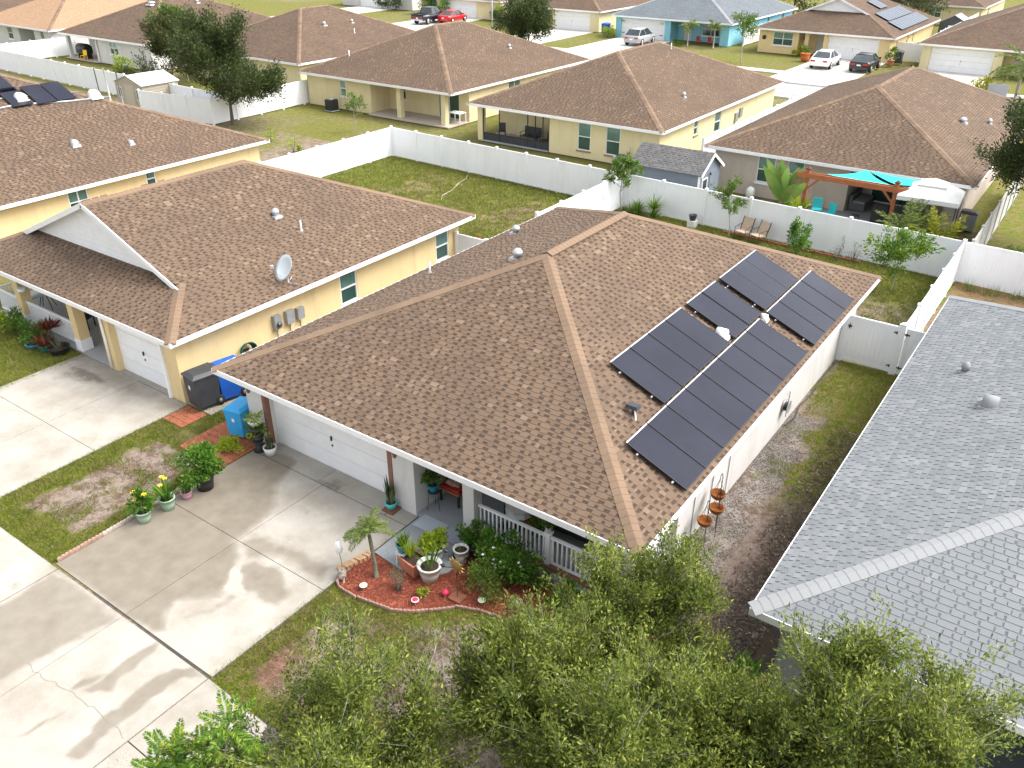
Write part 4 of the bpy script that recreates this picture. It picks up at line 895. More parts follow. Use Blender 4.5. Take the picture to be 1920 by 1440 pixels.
for a in (6.2, 9.4, 12.7): MB().box(a, .5, .07, a+.3, .8, 2.357).ob('column', white, HR)
MB().box(3.2, .5, 2.1, 13.1, .6, 2.356).ob('porch_beam', white, HR)
# ------------------------------------------------------------------ row behind the back fence (their rear sides face us)
y1_ = 36.1
B1 = house('house', 'cream house with open rear patio and dark brown hip roof behind the back lawn', (-35.75, 35.6), 15.73, 19.1, BR,
    [((.45, .5), (7.35, .5), [(3.65, 4.3, 1.0, 2.2, 'win')]), ((7.35, .5), (7.35, 2.6)), ((7.35, 2.6), (15.28, 2.6), [(1.0, 1.75, .95, 2.2, 'win'), (5.0, 7.0, .06, 2.15, 'slider')]), ((15.28, 2.6), (15.28, 18.6), [(5, 6.6, 1.0, 2.2, 'win2')]), ((15.28, 18.6), (.45, 18.6)), ((.45, 18.6), (.45, .5))],
    stucco_cream, geo=('S', 'E'), caps='join', seed=51)
MB().box(7.4, .1, 0, 15.3, 2.58, .09).ob('patio_slab', M('patio_tile', (.50, .43, .36), (.44, .37, .31), 2, .8), B1)
for a in (10.05, 14.35): MB().box(a, .45, .09, a+.4, .85, 2.357).ob('column', stucco_cream, B1)
B2 = house('house', 'cream house with screened rear porch and two tall rear windows', (-17.2, 33.8), 14.55, 20.4, BR,
    [((6.25, .6), (14.1, .6), [(2.15, 3.1, .5, 2.2, 'win'), (4.2, 5.2, .5, 2.2, 'win')]), ((14.1, .6), (14.1, 19.9), [(4.9, 5.5, 1.2, 2.15, 'win'), (8.2, 9.2, .75, 2.15, 'win')]), ((14.1, 19.9), (.45, 19.9)), ((.45, 19.9), (.45, 3.0)), ((.45, 3.0), (6.25, 3.0), [(4.2, 5.7, .06, 2.15, 'slider')]), ((6.25, 3.0), (6.25, .6))],
    stucco_cream, geo=('S', 'E', 'W'), caps='join', seed=61, sill=M('sill_brown', (.30, .20, .13), None, 1, .8))
MB().box(.5, .5, 0, 6.2, 2.98, .08).ob('porch_floor', stucco_grey, B2)
MB().box(.45, .55, .08, .85, .95, 2.357).ob('column', stucco_cream, B2)
sc = MB().box(.86, .62, .55, 6.24, .66, .6).box(.86, .62, 2.29, 6.24, .66, 2.35).ob('screen_frame', black, B2)
for a in (.86, 2.2, 4.5, 5.1, 5.7, 6.2): MB().box(a, .615, .08, a+.05, .665, 2.35).ob('screen_post', black, sc)
MB().box(.9, .63, .09, 6.2, .65, .55).ob('kick_panel', dkgrey, sc)
B3 = house('house', 'tan house with pergola and turquoise shade sails behind the back fence', (.58, 32.5), 13.8, 22.0, BR,
    [((.45, .55), (7.9, .55), [(2.5, 3.5, .82, 2.25, 'win'), (4.15, 5.05, .82, 2.25, 'win')]), ((7.9, .55), (7.9, 3.2)), ((7.9, 3.2), (12.6, 3.2), [(.6, 2.9, .06, 2.15, 'slider'), (3.2, 4.4, 1.0, 2.2, 'win2')]), ((12.6, 3.2), (12.6, .55)), ((12.6, .55), (13.35, .55)), ((13.35, .55), (13.35, 21.5)), ((13.35, 21.5), (.45, 21.5)), ((.45, 21.5), (.45, .55))],
    stucco_tan, geo=('S', 'E', 'W'), caps='join', seed=71)
MB().box(6.2, -2.6, 0, 13.3, 3.15, .05).ob('patio_slab', M('patio_grey', (.27, .27, .26), (.22, .22, .215), 1.5, .85), B3)
B0 = house('house', 'house with tan hip roof rising behind the big dark tree', (-54, 38.1), 15.6, 19, BR, box_walls(15.6, 19, .45, S_=[(4, 6, 1, 2.2, 'win2')]), stucco_cream, caps='join', seed=81)
Bm1 = house('house', 'white house with rear patio and brown hip roof at the upper left', (-73.9, 37.2), 15.6, 19, BR,
    [((.45, 3.0), (6.2, 3.0), [(3.4, 5.4, .06, 2.15, 'slider')]), ((6.2, 3.0), (6.2, .6)), ((6.2, .6), (15.1, .6), [(2, 3.4, 1, 2.2, 'win2')]), ((15.1, .6), (15.1, 18.5)), ((15.1, 18.5), (.45, 18.5)), ((.45, 18.5), (.45, 3.0))], stucco_white, caps='join', seed=91)
for a in (.5, 5.8): MB().box(a, .5, 0, a+.35, .85, 2.357).ob('column', stucco_white, Bm1)
MB().box(.3, .2, 0, 6.1, 2.9, .07).ob('patio_slab', M('patio_pink', (.5, .42, .37), None, 1, .85), Bm1)
Bm2 = house('house', 'white house with peach coloured roof in the upper left corner', (-91.6, 37.4), 15.7, 19, TN,
    [((.45, .6), (8.2, .6), [(5.2, 6.3, .9, 2.2, 'win')]), ((8.2, .6), (8.2, 2.8)), ((8.2, 2.8), (11.4, 2.8)), ((11.4, 2.8), (11.4, .6)), ((11.4, .6), (15.2, .6), [(1.2, 2.0, .7, 2.2, 'win')]), ((15.2, .6), (15.2, 18.5)), ((15.2, 18.5), (.45, 18.5)), ((.45, 18.5), (.45, .6))], stucco_white, caps='join', seed=92)
Bm3 = house('house', 'brown roofed house behind the peach roof in the corner', (-109.5, 38.5), 15.7, 19, BR, box_walls(15.7, 19), stucco_white, caps='join', seed=93)
for h, lst in ((B1, ((12.26, 11.92, 3.94, .1, 'dome'), (3.21, 2.68, 3.62, .1, 'pipe'))), (B2, ((12.68, 6.6, 3.28, .1, 'dome'), (8.31, 13.29, 5.1, .08, 'pipe'))), (B3, ((11.29, 9.13, 3.53, .16, 'dome'), (12.3, 11.93, 3.1, .1, 'dome'))), (B0, ((10.83, 7.76, 4.47, .14, 'dome'), (10.98, 11.16, 4.4, .1, 'dome'), (12.6, 9.77, 3.74, .1, 'pipe'))), (Bm1, ((8.06, 6.35, 5.12, .3, 'dome'), (9.48, 10.8, 5.05, .14, 'dome')))):
    rr_ = [c for c in h.children if c.name.startswith('roof')][0]
    for x, y, z, r_, k in lst: vent(rr_, x, y, z, r_, k)
# ------------------------------------------------------------------ row across the street (fronts face us)
C5 = house('house', 'yellow house with white gable and two cars parked in front', (-16.9, 84.6), 14.9, 21, BR,
    [((.5, .6), (4.9, .6), [(1.6, 3.8, .85, 2.2, 'win2')]), ((4.9, .6), (4.9, 2.2)), ((4.9, 2.2), (7.6, 2.2), [(1.5, 2.45, .05, 2.1, 'door')]), ((7.6, 2.2), (7.6, .6)), ((7.6, .6), (8.05, .6)), ((8.05, .7), (13.3, .7), [(.01, 5.24, .005, 2.15, 'garage')]), ((13.3, .6), (14.4, .6)), ((14.4, .6), (14.4, 20.5), [(7, 7.6, 1, 2.2, 'win'), (9.5, 10.1, 1, 2.2, 'win')]), ((14.4, 20.5), (.5, 20.5)), ((.5, 20.5), (.5, .6))], stucco_yellow, dutch=4.2, caps='join', seed=101)
MB().box(5.6, .55, 0, 6.0, .95, 2.357).ob('column', stucco_yellow, C5)
t = thing('solar_array', 'grey solar panels on the yellow house across the street', 'solar array', (-16.9, 84.6, 0))
z5 = lambda x: 2.5+(14.9-x)*5/12
_o = MB().box(.02, .02, .012, PL-.02, PW-.02, .034).ob('cell_sheet', M('pale_cells', (.05, .065, .09), (.065, .08, .105), 1, .3, spec=.25)); _cm2 = _o.data; bpy.data.objects.remove(_o)
for x0_, yy, nn in ((11.15, 5.2, 10), (12.8, 4.6, 12), (9.2, 8.8, 3)):
    for i in range(nn):
        mt = Matrix(((cth, 0, sth, x0_), (0, 1, 0, yy+i*1.03), (-sth, 0, cth, z5(x0_)+.13), (0, 0, 0, 1))); q = part('solar_panel', _fm, t, mt); part('cell_sheet', _cm2, q)
C4 = house('house', 'light blue house with dark grey roof and white garage door', (-35.75, 86.0), 15.75, 22, GY,
    [((.5, .6), (1.2, .6)), ((1.2, .7), (7.15, .7), [(.02, 5.9, .005, 2.2, 'garage')]), ((7.15, .6), (7.9, .6)), ((7.9, .6), (7.9, 2.6)), ((7.9, 2.6), (14.2, 2.6), [(.8, 1.8, .05, 2.1, 'door'), (3.2, 5.4, .7, 2.2, 'win2')]), ((14.2, 2.6), (14.2, .6)), ((14.2, .6), (15.25, .6)), ((15.25, .6), (15.25, 21.5), [(12, 12.8, 1.0, 2.2, 'win'), (17, 18, .6, 2.2, 'win')]), ((15.25, 21.5), (.5, 21.5)), ((.5, 21.5), (.5, .6))], stucco_blue, caps='join', seed=102)
C3 = house('house', 'cream house with white garage behind the round dark tree', (-53.9, 88.2), 15.5, 20, BR,
    [((.5, .6), (4.5, .6), [(2.2, 3.8, .9, 2.2, 'win2')]), ((4.5, .6), (4.5, 2.4)), ((4.5, 2.4), (8.0, 2.4), [(1, 2, .05, 2.1, 'door')]), ((8.0, 2.4), (8.0, .6)), ((8.0, .7), (13.7, .7), [(.02, 5.6, .005, 2.15, 'garage')]), ((13.7, .6), (15.0, .6)), ((15.0, .6), (15.0, 19.5)), ((15, 19.5), (.5, 19.5)), ((.5, 19.5), (.5, .6))], stucco_cream, caps='join', seed=103)
C2 = house('house', 'cream house with white garage behind the black pickup', (-71.5, 91.0), 15.5, 20, BR,
    [((.5, .6), (4.4, .6), [(1.4, 3, .9, 2.2, 'win2')]), ((4.4, .6), (4.4, .62)), ((4.4, .7), (10.9, .7), [(.3, 6.3, .005, 2.15, 'garage')]), ((10.9, .6), (15, .6)), ((15, .6), (15, 19.5)), ((15, 19.5), (.5, 19.5)), ((.5, 19.5), (.5, .6))], stucco_cream, caps='join', seed=104)
C1 = house('house', 'white house with white garage at the top edge left of the pickup', (-90.5, 93.5), 16, 20, BR,
    [((.5, .6), (4, .6)), ((4, .7), (10, .7), [(.3, 5.8, .005, 2.15, 'garage')]), ((10, .6), (15.5, .6), [(1.5, 3.2, .9, 2.2, 'win2')]), ((15.5, .6), (15.5, 19.5)), ((15.5, 19.5), (.5, 19.5)), ((.5, 19.5), (.5, .6))], stucco_white, caps='join', seed=105)
C6 = house('house', 'cream house with white garage door at the upper right edge', (.55, 82.4), 15.2, 22, BR,
    [((.5, .6), (1.3, .6)), ((1.3, .7), (7.0, .7), [(.02, 5.6, .005, 2.15, 'garage')]), ((7.0, .6), (7.7, .6)), ((7.7, .6), (7.7, 2.4)), ((7.7, 2.4), (11, 2.4), [(.8, 1.8, .05, 2.1, 'door')]), ((11, 2.4), (11, .6)), ((11, .6), (14.7, .6)), ((14.7, .6), (14.7, 21.5)), ((14.7, 21.5), (.5, 21.5)), ((.5, 21.5), (.5, .6))], stucco_cream, caps='join', seed=106)
D1 = house('house', 'far cream house beside the dark tree at the top right', (-16.5, 123.5), 16.5, 20, BR, box_walls(16.5, 20, .45, S_=[(4, 5.6, .9, 2.2, 'win2'), (9, 10.6, .9, 2.2, 'win2')], E_=[(5, 6, 1, 2.2, 'win')]), stucco_cream, caps='join', seed=107)
D2 = house('house', 'far brown roofed house in the top right corner', (3.5, 121.5), 15, 20, BR, box_walls(15, 20), stucco_cream, caps='join', seed=108)
for x, z in ((1.35, 1.85), (1.35, .55), (6.55, 1.85), (6.55, .55)): MB().box(x, .555, z, x+.45, .569, z+.07).ob('strap_hinge', black, C4)
for x in (1.1, 5.2): MB().lathe([(.001, -.02), (.22, -.015), (.24, 0), (.22, .012), (.001, .015)], (x, .57 if x < 4 else 2.15, 1.55), 14, axis='y').ob('wall_ornament', dark_bronze, C5)
for y, z in ((12.2, .9), (13.0, 1.1)): MB().box(14.102, y, z, 14.22, y+.45, z+.6).ob('meter_box', grey_metal, B2)
MB().tube([(14.15, 12.4, 0), (14.15, 12.4, .9)], .03, 6).ob('conduit', grey_metal, B2)
# ------------------------------------------------------------------ white vinyl fences
def fence(name, label, p0, p1, n, h=1.80, end=True, mat=vinyl):
    t = thing(name, label, 'fence', (p0[0], p0[1], 0)); L = math.hypot(p1[0]-p0[0], p1[1]-p0[1]); t.rotation_euler = (0, 0, math.atan2(p1[1]-p0[1], p1[0]-p0[0])); s = L/n
    pn = MB()
    nb = int(s/.15)                                                  # tongue-and-groove boards
    pb = MB()
    for i in range(nb):
        a = .065+(s-.13)*i/nb; b = .065+(s-.13)*(i+1)/nb; pb.box(a+.0008, -.016, .13, b-.0008, .016, h-.10)
    o = pb.ob('fence_panel', mat, t); r1 = MB().box(.066, -.026, h-.10, s-.066, .026, h+.01).ob('top_rail', mat, o); r2_ = MB().box(.066, -.026, .04, s-.066, .026, .13).ob('bottom_rail', mat, o)
    ps = MB().box(-.064, -.064, -.1, .064, .064, h+.06).ob('post', mat, t); cp = MB().box(-.075, -.075, h+.06, .075, .075, h+.085).box(-.068, -.068, h+.085, .068, .068, h+.125, top=(.1, .1)).ob('post_cap', mat, ps)
    for i in range(1, n):
        q = part('fence_panel', o.data, t); q.location = (s*i, 0, 0); part('top_rail', r1.data, q); part('bottom_rail', r2_.data, q)
    for i in range(1, n+(1 if end else 0)):
        q = part('post', ps.data, t); q.location = (s*i, 0, 0); part('post_cap', cp.data, q)
    return t
fence('vinyl_fence', 'white vinyl fence along the back of the left neighbour lawn', (-18.6, 27.75), (-1.45, 27.0), 8, end=False)
fence('vinyl_fence', 'white vinyl fence behind the main house below the pergola', (-1.45, 27.0), (15.2, 26.25), 7, end=False)
fence('vinyl_fence', 'white vinyl fence at the right edge behind the grey roofed house', (15.2, 26.25), (34, 25.4), 8)
fence('vinyl_fence', 'white vinyl fence on the left side of the left neighbour lawn', (-18.6, 13.0), (-18.6, 27.75), 7, end=False)
fence('vinyl_fence', 'short white fence run separating the two back lawns beside the young mango tree', (-1.45, 18.8), (-1.45, 27.0), 4, end=False)
fence('vinyl_fence', 'white fence running from the white gates to the back along the right side', (15.2, 16.15), (15.2, 26.25), 5, end=False)
fence('vinyl_fence', 'short white fence between the left neighbour wall and the main house', (-2.75, 14.55), (.4, 14.55), 2, end=False)
fence('vinyl_fence', 'greyish white fence beside the tan house leading to the dark tree at right', (15.5, 26.5), (15.5, 42), 7, mat=M('weathered_vinyl', (.50, .49, .47), (.42, .41, .38), 2, .7))
fence('vinyl_fence', 'white fence running back from the dark tree to the cream house', (-35.2, 26.6), (-35.6, 38), 5, end=False)
fence('vinyl_fence', 'white fence in front of the tan shed and the dark tree', (-42.4, 25.6), (-35.2, 26.6), 3, end=False)
fence('vinyl_fence', 'long white fence behind the tan shed at the upper left', (-78, 30.0), (-35.2, 28.4), 18, end=False)
fence('vinyl_fence', 'white fence between the two white houses at the upper left', (-75.4, 30.2), (-74.9, 39.5), 4)
fence('vinyl_fence', 'white fence between the tan house and the screened porch house', (-1.2, 36.5), (-1.0, 56), 8)
fence('vinyl_fence', 'far white fence beside the light blue house', (-19.4, 88.5), (-19.4, 112), 9)
fence('vinyl_fence', 'far white fence beside the grey shed at the top right', (-.7, 100), (-.7, 123), 9)
fence('vinyl_fence', 'white fence panel between the yellow house and the cream house across the street', (-2.4, 87.8), (1.0, 87.8), 1)
def gate(label, p, wd, hinge_left):
    t = thing('vinyl_gate', label, 'gate', (p[0], p[1], 0)); h = 1.78; pb = MB(); nb = int((wd-.2)/.15)
    for i in range(nb):
        a = .1+(wd-.2)*i/nb; b = .1+(wd-.2)*(i+1)/nb; pb.box(a+.002, -.014, .17, b-.002, .014, h-.12)
    pb.ob('board_panel', vinyl, t)
    for q in ((0, .06, .1, h), (wd-.1, .06, wd, h)): MB().box(q[0], -.03, q[1], q[2], .03, q[3]).ob('stile', vinyl, t)
    MB().box(.101, -.028, h-.12, wd-.101, .028, h-.004).ob('rail', vinyl, t); MB().box(.101, -.028, .064, wd-.101, .028, .17).ob('rail', vinyl, t)
    hx = -.07 if hinge_left else wd-.12
    for z in (.28, h-.25): MB().box(hx, -.045, z, hx+.2, -.031, z+.045).box(hx+.08, -.05, z-.03, hx+.12, -.032, z+.075).ob('hinge', black, t)
    lx = wd-.16 if hinge_left else .02
    MB().box(lx, -.06, h-.42, lx+.12, -.031, h-.36).box(lx+.04, -.07, h-.48, lx+.07, -.05, h-.30).ob('latch', black, t)
gate('wide white vinyl gate with black hinges beside the main house wall', (13.42, 16.05), 1.62, False)
gate('narrow white vinyl gate next to the grey roof', (15.3, 16.05), 1.25, True)
for x, l in ((13.33, 'white gate post against the main house wall'), (15.17, 'white post between the two side gates')):
    t = thing('gate_post', l, 'post', (x, 16.05, 0)); MB().box(-.125 if x > 14 else -.09, -.075, 0, .09, .075, 1.88).ob('shaft', vinyl, t); MB().box(-.085, -.09, 1.88, .105, .09, 1.91).box(-.07, -.08, 1.91, .095, .08, 1.95, top=(.1, .1)).ob('post_cap', vinyl, t)
# ------------------------------------------------------------------ foliage
def unit(v): return v/np.maximum(np.linalg.norm(v, axis=1, keepdims=True), 1e-9)
def leafquads(P, D, L, Wd, rng, fold=.15):
    n = len(P); D = unit(D); U = rng.normal(size=(n, 3)); Sd = unit(np.cross(D, U)); N = np.cross(Sd, D)
    L = np.broadcast_to(L, (n,))[:, None]; Wd = np.broadcast_to(Wd, (n,))[:, None]
    m = P+D*L*.45+N*L*fold*.3
    V = np.stack([P, m+Sd*Wd/2, P+D*L-N*L*fold*.5, m-Sd*Wd/2], 1).reshape(-1, 3)
    return V, np.arange(4*n).reshape(-1, 4)
def leaves_ob(name, P, D, L, Wd, mat, parent, rng):
    V, F = leafquads(P, D, L, Wd, rng); return npmesh(name, V, F, mat, parent)
def blob(rng, n, r, clumps=14, spread=.35, low=-.4):
    """points in a lumpy crown of radii r centred on the origin, with outward directions"""
    c = unit(rng.normal(size=(clumps, 3))); c[:, 2] = np.maximum(c[:, 2], low); c *= rng.uniform(.45, .95, (clumps, 1))
    k = rng.randint(0, clumps, n); q = unit(rng.normal(size=(n, 3)))*(rng.rand(n, 1)**.4)*spread*rng.uniform(.7, 1.3, clumps)[k][:, None]
    P = (c[k]+q); D = unit(q+.6*P+rng.normal(size=(n, 3))*.35+np.array([0, 0, .25])); return P*np.array(r), D
def blade_mesh(rng, n, L, Wd, spread, droop, base_r=.03, seg=4, up=1.0):
    a = rng.rand(n)*6.283; tl = spread*rng.rand(n)**.7; d = np.stack([np.cos(a)*np.sin(tl), np.sin(a)*np.sin(tl), np.cos(tl)*up], 1)
    p = np.stack([np.cos(a), np.sin(a), np.zeros(n)], 1)*base_r*rng.rand(n, 1); Ln = L*rng.uniform(.6, 1.1, n); S_ = np.stack([-np.sin(a), np.cos(a), np.zeros(n)], 1)
    rows = []
    for i in range(seg+1):
        t = i/seg; w_ = Wd*(1-t**2.2)*(.55+.9*t if t < .5 else 1.0)*.5
        rows.append(np.stack([p-S_*w_, p+S_*w_], 1)); d2 = d.copy(); d2[:, 2] -= droop*t; d2 = unit(d2); p = p+d2*(Ln/seg)[:, None]
    V = np.stack(rows, 1).reshape(n, -1, 3); k = 2*(seg+1)
    F = np.array([[2*i, 2*i+1, 2*i+3, 2*i+2] for i in range(seg)])[None]+(np.arange(n)*k)[:, None, None]
    return V.reshape(-1, 3), F.reshape(-1, 4)
def shift(V, o): return V+np.array(o)
def fronds(rng, n, L, leaflet, droop, tilt=(.2, 1.3), per=34, wd=.03, seg=7, z=0):
    """feather palm crown: returns leaflet quads and rachis tubes"""
    Ps, Ds, Ls = [], [], []; rb = MB()
    for i in range(n):
        a = i*2.4+rng.rand()*.5; tl = rng.uniform(*tilt); d = np.array([math.cos(a)*math.sin(tl), math.sin(a)*math.sin(tl), math.cos(tl)]); p = np.array([0, 0, z], float); path = [p.copy()]; Ln = L*rng.uniform(.75, 1.1)
        for s_ in range(seg):
            d = d+np.array([0, 0, -droop/seg]); d /= np.linalg.norm(d); p = p+d*Ln/seg; path.append(p.copy())
        path = np.array(path); rb.tube([tuple(q) for q in path], [.012*(1-.8*j/seg) for j in range(seg+1)], 4, False)
        t = np.linspace(.12, 1, per); q = np.stack([np.interp(t*seg, np.arange(seg+1), path[:, j]) for j in range(3)], 1); tan = unit(np.gradient(q, axis=0)); sd = unit(np.cross(tan, [0, 0, 1.0]))
        for sg in (-1, 1):
            Ps.append(q); Ds.append(unit(sd*sg+tan*.75+np.array([0, 0, -.15])+rng.normal(size=q.shape)*.12)); Ls.append(leaflet*np.sin(np.pi*(.15+.8*t))**.6)
    P, D, Lq = np.concatenate(Ps), np.concatenate(Ds), np.concatenate(Ls); V, F = leafquads(P, D, Lq, wd, rng, .25); return V, F, rb
def tubes_from(segs, n=5):
    """segs: (m,8) p0 p1 r0 r1"""
    s = np.array(segs); m = len(s); p0, p1, r0, r1 = s[:, :3], s[:, 3:6], s[:, 6], s[:, 7]; d = unit(p1-p0)
    u = np.where(np.abs(d[:, 2:3]) < .9, np.array([[0, 0, 1.]]), np.array([[1., 0, 0]])); x = unit(np.cross(d, u)); y = np.cross(d, x)
    a = np.arange(n)*6.2832/n; ring = x[:, None]*np.cos(a)[None, :, None]+y[:, None]*np.sin(a)[None, :, None]
    V = np.concatenate([p0[:, None]+ring*r0[:, None, None], p1[:, None]+ring*r1[:, None, None]], 1).reshape(-1, 3)
    F = np.array([[k, (k+1) % n, n+(k+1) % n, n+k] for k in range(n)])[None]+(np.arange(m)*2*n)[:, None, None]; return V, F.reshape(-1, 4)
def tree(name, label, loc, h, trunk_h, crown_r, leaf, nleaf, mat, seed, bmat=None, limbs=6, sub=6, twigs=6, up=.5, tr=.09, group=None, flat=1.0, lean=(0, 0), spread=.07, cat='tree', lp_=.7):
    rng = np.random.RandomState(seed); t = thing(name, label, cat, loc, 0, group); segs = []; tips = []
    def grow(p, d, L, r0, r1, n, wob, upb):
        pts = [p]
        for i in range(n):
            d = d+rng.normal(size=3)*wob+np.array([0, 0, upb]); d = d/np.linalg.norm(d); q = p+d*L/n; a = r0+(r1-r0)*i/n; b = r0+(r1-r0)*(i+1)/n
            segs.append(np.concatenate([p, q, [a, b]])); p = q; pts.append(p)
        return pts, d
    top = h-crown_r*.4
    pts, d = grow(np.zeros(3), np.array([lean[0], lean[1], 1.]), trunk_h, tr, tr*.75, 4, .05, .1); base = pts[-1]
    lead, _ = grow(base, d, (h-trunk_h)*.75, tr*.7, tr*.15, 5, .12, .15)
    starts = []
    for i in range(limbs):
        f = rng.uniform(0, .85); q = lead[0]+(lead[-1]-lead[0])*f; a = i*2.4+rng.rand()*.8; el = rng.uniform(.2, .75)+.35*f
        dd = np.array([math.cos(a)*math.cos(el), math.sin(a)*math.cos(el), math.sin(el)*flat]); lp, _ = grow(q, dd, crown_r*(1.05-.45*f)*rng.uniform(.75, 1.15), tr*.45*(1-.5*f), tr*.12, 4, .16, up*.12)
        starts.append(lp)
    starts.append(lead[1:])
    P, D = [], []
    for lp in starts:
        for j in range(sub):
            f = rng.uniform(.25, 1); k = min(int(f*(len(lp)-1)), len(lp)-2); q = lp[k]+(lp[k+1]-lp[k])*rng.rand(); a = rng.rand()*6.283; dd = unit(np.array([[math.cos(a), math.sin(a), rng.uniform(-.15, .9)*flat+up*.4]])+.7*unit((lp[-1]-lp[0])[None]))[0]
            bp, _ = grow(q, dd, crown_r*rng.uniform(.3, .55), tr*.14, tr*.05, 3, .18, up*.1)
            for m_ in range(twigs):
                k = rng.randint(0, 3); q = bp[k]+(bp[k+1]-bp[k])*rng.rand(); dd = unit((unit((bp[k+1]-bp[k])[None])[0]+rng.normal(size=3)*.55+np.array([0, 0, up*.5]))[None])[0]; L = crown_r*rng.uniform(.12, .30)
                segs.append(np.concatenate([q, q+dd*L, [tr*.045, tr*.02]])); P.append(q); D.append(dd*L)
    P, D = np.array(P), np.array(D); nt_ = len(P); k = rng.randint(0, nt_, nleaf); s_ = rng.rand(nleaf, 1)**lp_*1.12
    Q = P[k]+D[k]*s_+rng.normal(size=(nleaf, 3))*crown_r*spread*.5; dd = unit(unit(D[k])+rng.normal(size=(nleaf, 3))*.7+np.array([0, 0, .15]))
    V, F = tubes_from(segs); npmesh('trunk', V, F, bmat or bark, t, smooth=True)
    leaves_ob('crown', Q, dd, leaf*rng.uniform(.6, 1.2, nleaf), leaf*.36*rng.uniform(.7, 1.2, nleaf), mat, t, rng); return t
def shrub(name, label, loc, r, n, leaf, mat, seed, clumps=14, ratio=.5, stems=5, cat='shrub', group=None, zc=None, sp=.38):
    rng = np.random.RandomState(seed); t = thing(name, label, cat, loc, 0, group); P, D = blob(rng, n, r, clumps, sp); zc = r[2]*.95 if zc is None else zc; P[:, 2] += zc; P[:, 2] = np.maximum(P[:, 2], .04)
    b = MB()
    for i in range(stems):
        a = i*2.4; q = P[rng.randint(0, n)]; b.tube([(math.cos(a)*.03, math.sin(a)*.03, 0), (q[0]*.4, q[1]*.4, q[2]*.5), tuple(q)], [.012+.01*r[0], .009+.006*r[0], .003], 5, False)
    b.ob('stems', bark_dark, t); leaves_ob('foliage', P, D, leaf*rng.uniform(.6, 1.2, n), leaf*ratio*rng.uniform(.7, 1.2, n), mat, t, rng); return t
def pot_mesh(r, h, taper=.72, rim=True, n=18):
    b = MB(); w = .02
    return b.lathe([(r*taper, 0), (r*(taper+1)/2, h*.5), (r, h*.9), (r*1.06 if rim else r, h*.9), (r*1.06 if rim else r, h), (r-w, h), (r*taper*.95, h*.75)], (0, 0, 0), n)
def potted(name, label, loc, r, h, pmat, kind, pmats, seed, size=(.3, .3, .3), n=300, leaf=.08, ratio=.5, taper=.72, rim=True, flowers=None, spread=.7, droop=.5, cat='potted plant', group=None):
    rng = np.random.RandomState(seed); t = thing(name, label, cat, loc, rng.rand()*6, group)
    pot_mesh(r, h, taper, rim).ob('pot', pmat, t); MB().lathe([(r*.93, h*.84), (.001, h*.88)], (0, 0, 0), 14).ob('soil', soil, t)
    if kind == 'bush':
        P, D = blob(rng, n, size, 10, .4); P[:, 2] += h+size[2]*.8; leaves_ob('foliage', P, D, leaf*rng.uniform(.6, 1.2, n), leaf*ratio, pmats, t, rng)
        b = MB()
        for i in range(4): q = P[rng.randint(0, n)]; b.tube([(0, 0, h*.85), (q[0]*.3, q[1]*.3, h+(q[2]-h)*.5), tuple(q)], [.014, .01, .003], 5, False)
        b.ob('stems', bark_dark, t)
    elif kind == 'blades':
        V, F = blade_mesh(rng, n, leaf, ratio, spread, droop, r*.5); npmesh('foliage', shift(V, (0, 0, h*.85)), F, pmats, t); P = np.array([[0, 0, h+leaf*.8]])
    if flowers:
        for i in range(flowers[0]):
            q = (rng.uniform(-1, 1)*size[0]*.9, rng.uniform(-1, 1)*size[1]*.9, h+size[2]*rng.uniform(1.2, 2.1)); b = MB()
            for k in range(6):
                a = k*1.047; b.add([q, (q[0]+.05*math.cos(a-.4), q[1]+.05*math.sin(a-.4), q[2]+.03), (q[0]+.085*math.cos(a), q[1]+.085*math.sin(a), q[2]+.015), (q[0]+.05*math.cos(a+.4), q[1]+.05*math.sin(a+.4), q[2]+.03)], [(0, 1, 2, 3)])
            b.tube([(q[0]*.5, q[1]*.5, h), q], .006, 4, False) if False else None
            b.ob('flower', flowers[1], t)
    return t
# ------------------------------------------------------------------ plants and things in front of the main house
ROW = 'potted plants along the driveway edge'
potted('potted_shrub', 'large bushy green shrub in a black pot beside the driveway', (1.45, -1.85, .04), .27, .40, black, 'bush', lf_shrub, 1, (.66, .64, .56), 2600, .10, .55, .8, group=ROW)
potted('potted_plant', 'small leafy plant in a pink pot between shrub and green pots', (1.42, -2.42, .04), .15, .22, pinkpot, 'bush', lf_mid, 2, (.20, .20, .22), 260, .08, .5, group=ROW)
potted('potted_flowers', 'yellow flowers in a tall sage green pot next to the pink pot', (1.42, -3.0, .04), .21, .36, sage, 'blades', lf_shrub, 3, (.24, .24, .34), 46, .62, .075, .72, flowers=(3, yellow_fl), spread=.75, droop=.7, group=ROW)
potted('potted_flowers', 'yellow flowers in a sage green pot at the end nearest the sidewalk', (1.38, -3.68, .04), .20, .34, sage, 'bush', lf_shrub, 4, (.26, .26, .30), 330, .16, .42, .72, flowers=(3, yellow_fl), group=ROW)
t = thing('tower_planter', 'stacked tower planter with trailing green leaves beside the garage door', 'planter', (1.22, .22, .04))
MB().lathe([(.16, 0), (.09, .16), (.10, .28), (.17, .36)], (0, 0, 0), 14).ob('base', dkgrey, t)
rng = np.random.RandomState(8)
for k, z in enumerate((.36, .62, .88)):
    tr_ = MB().lathe([(.12, z), (.20, z+.13), (.21, z+.18), (.15, z+.18), (.10, z+.1)], (0, 0, 0), 14).ob('tier', dkgrey if k != 2 else whitepot, t)
    P, D = blob(rng, 120, (.26, .26, .13), 8, .5); P[:, 2] += z+.22; leaves_ob('foliage', P, D, .11*rng.uniform(.6, 1.2, 120), .055, lf_lime if k != 1 else lf_mid, tr_, rng)
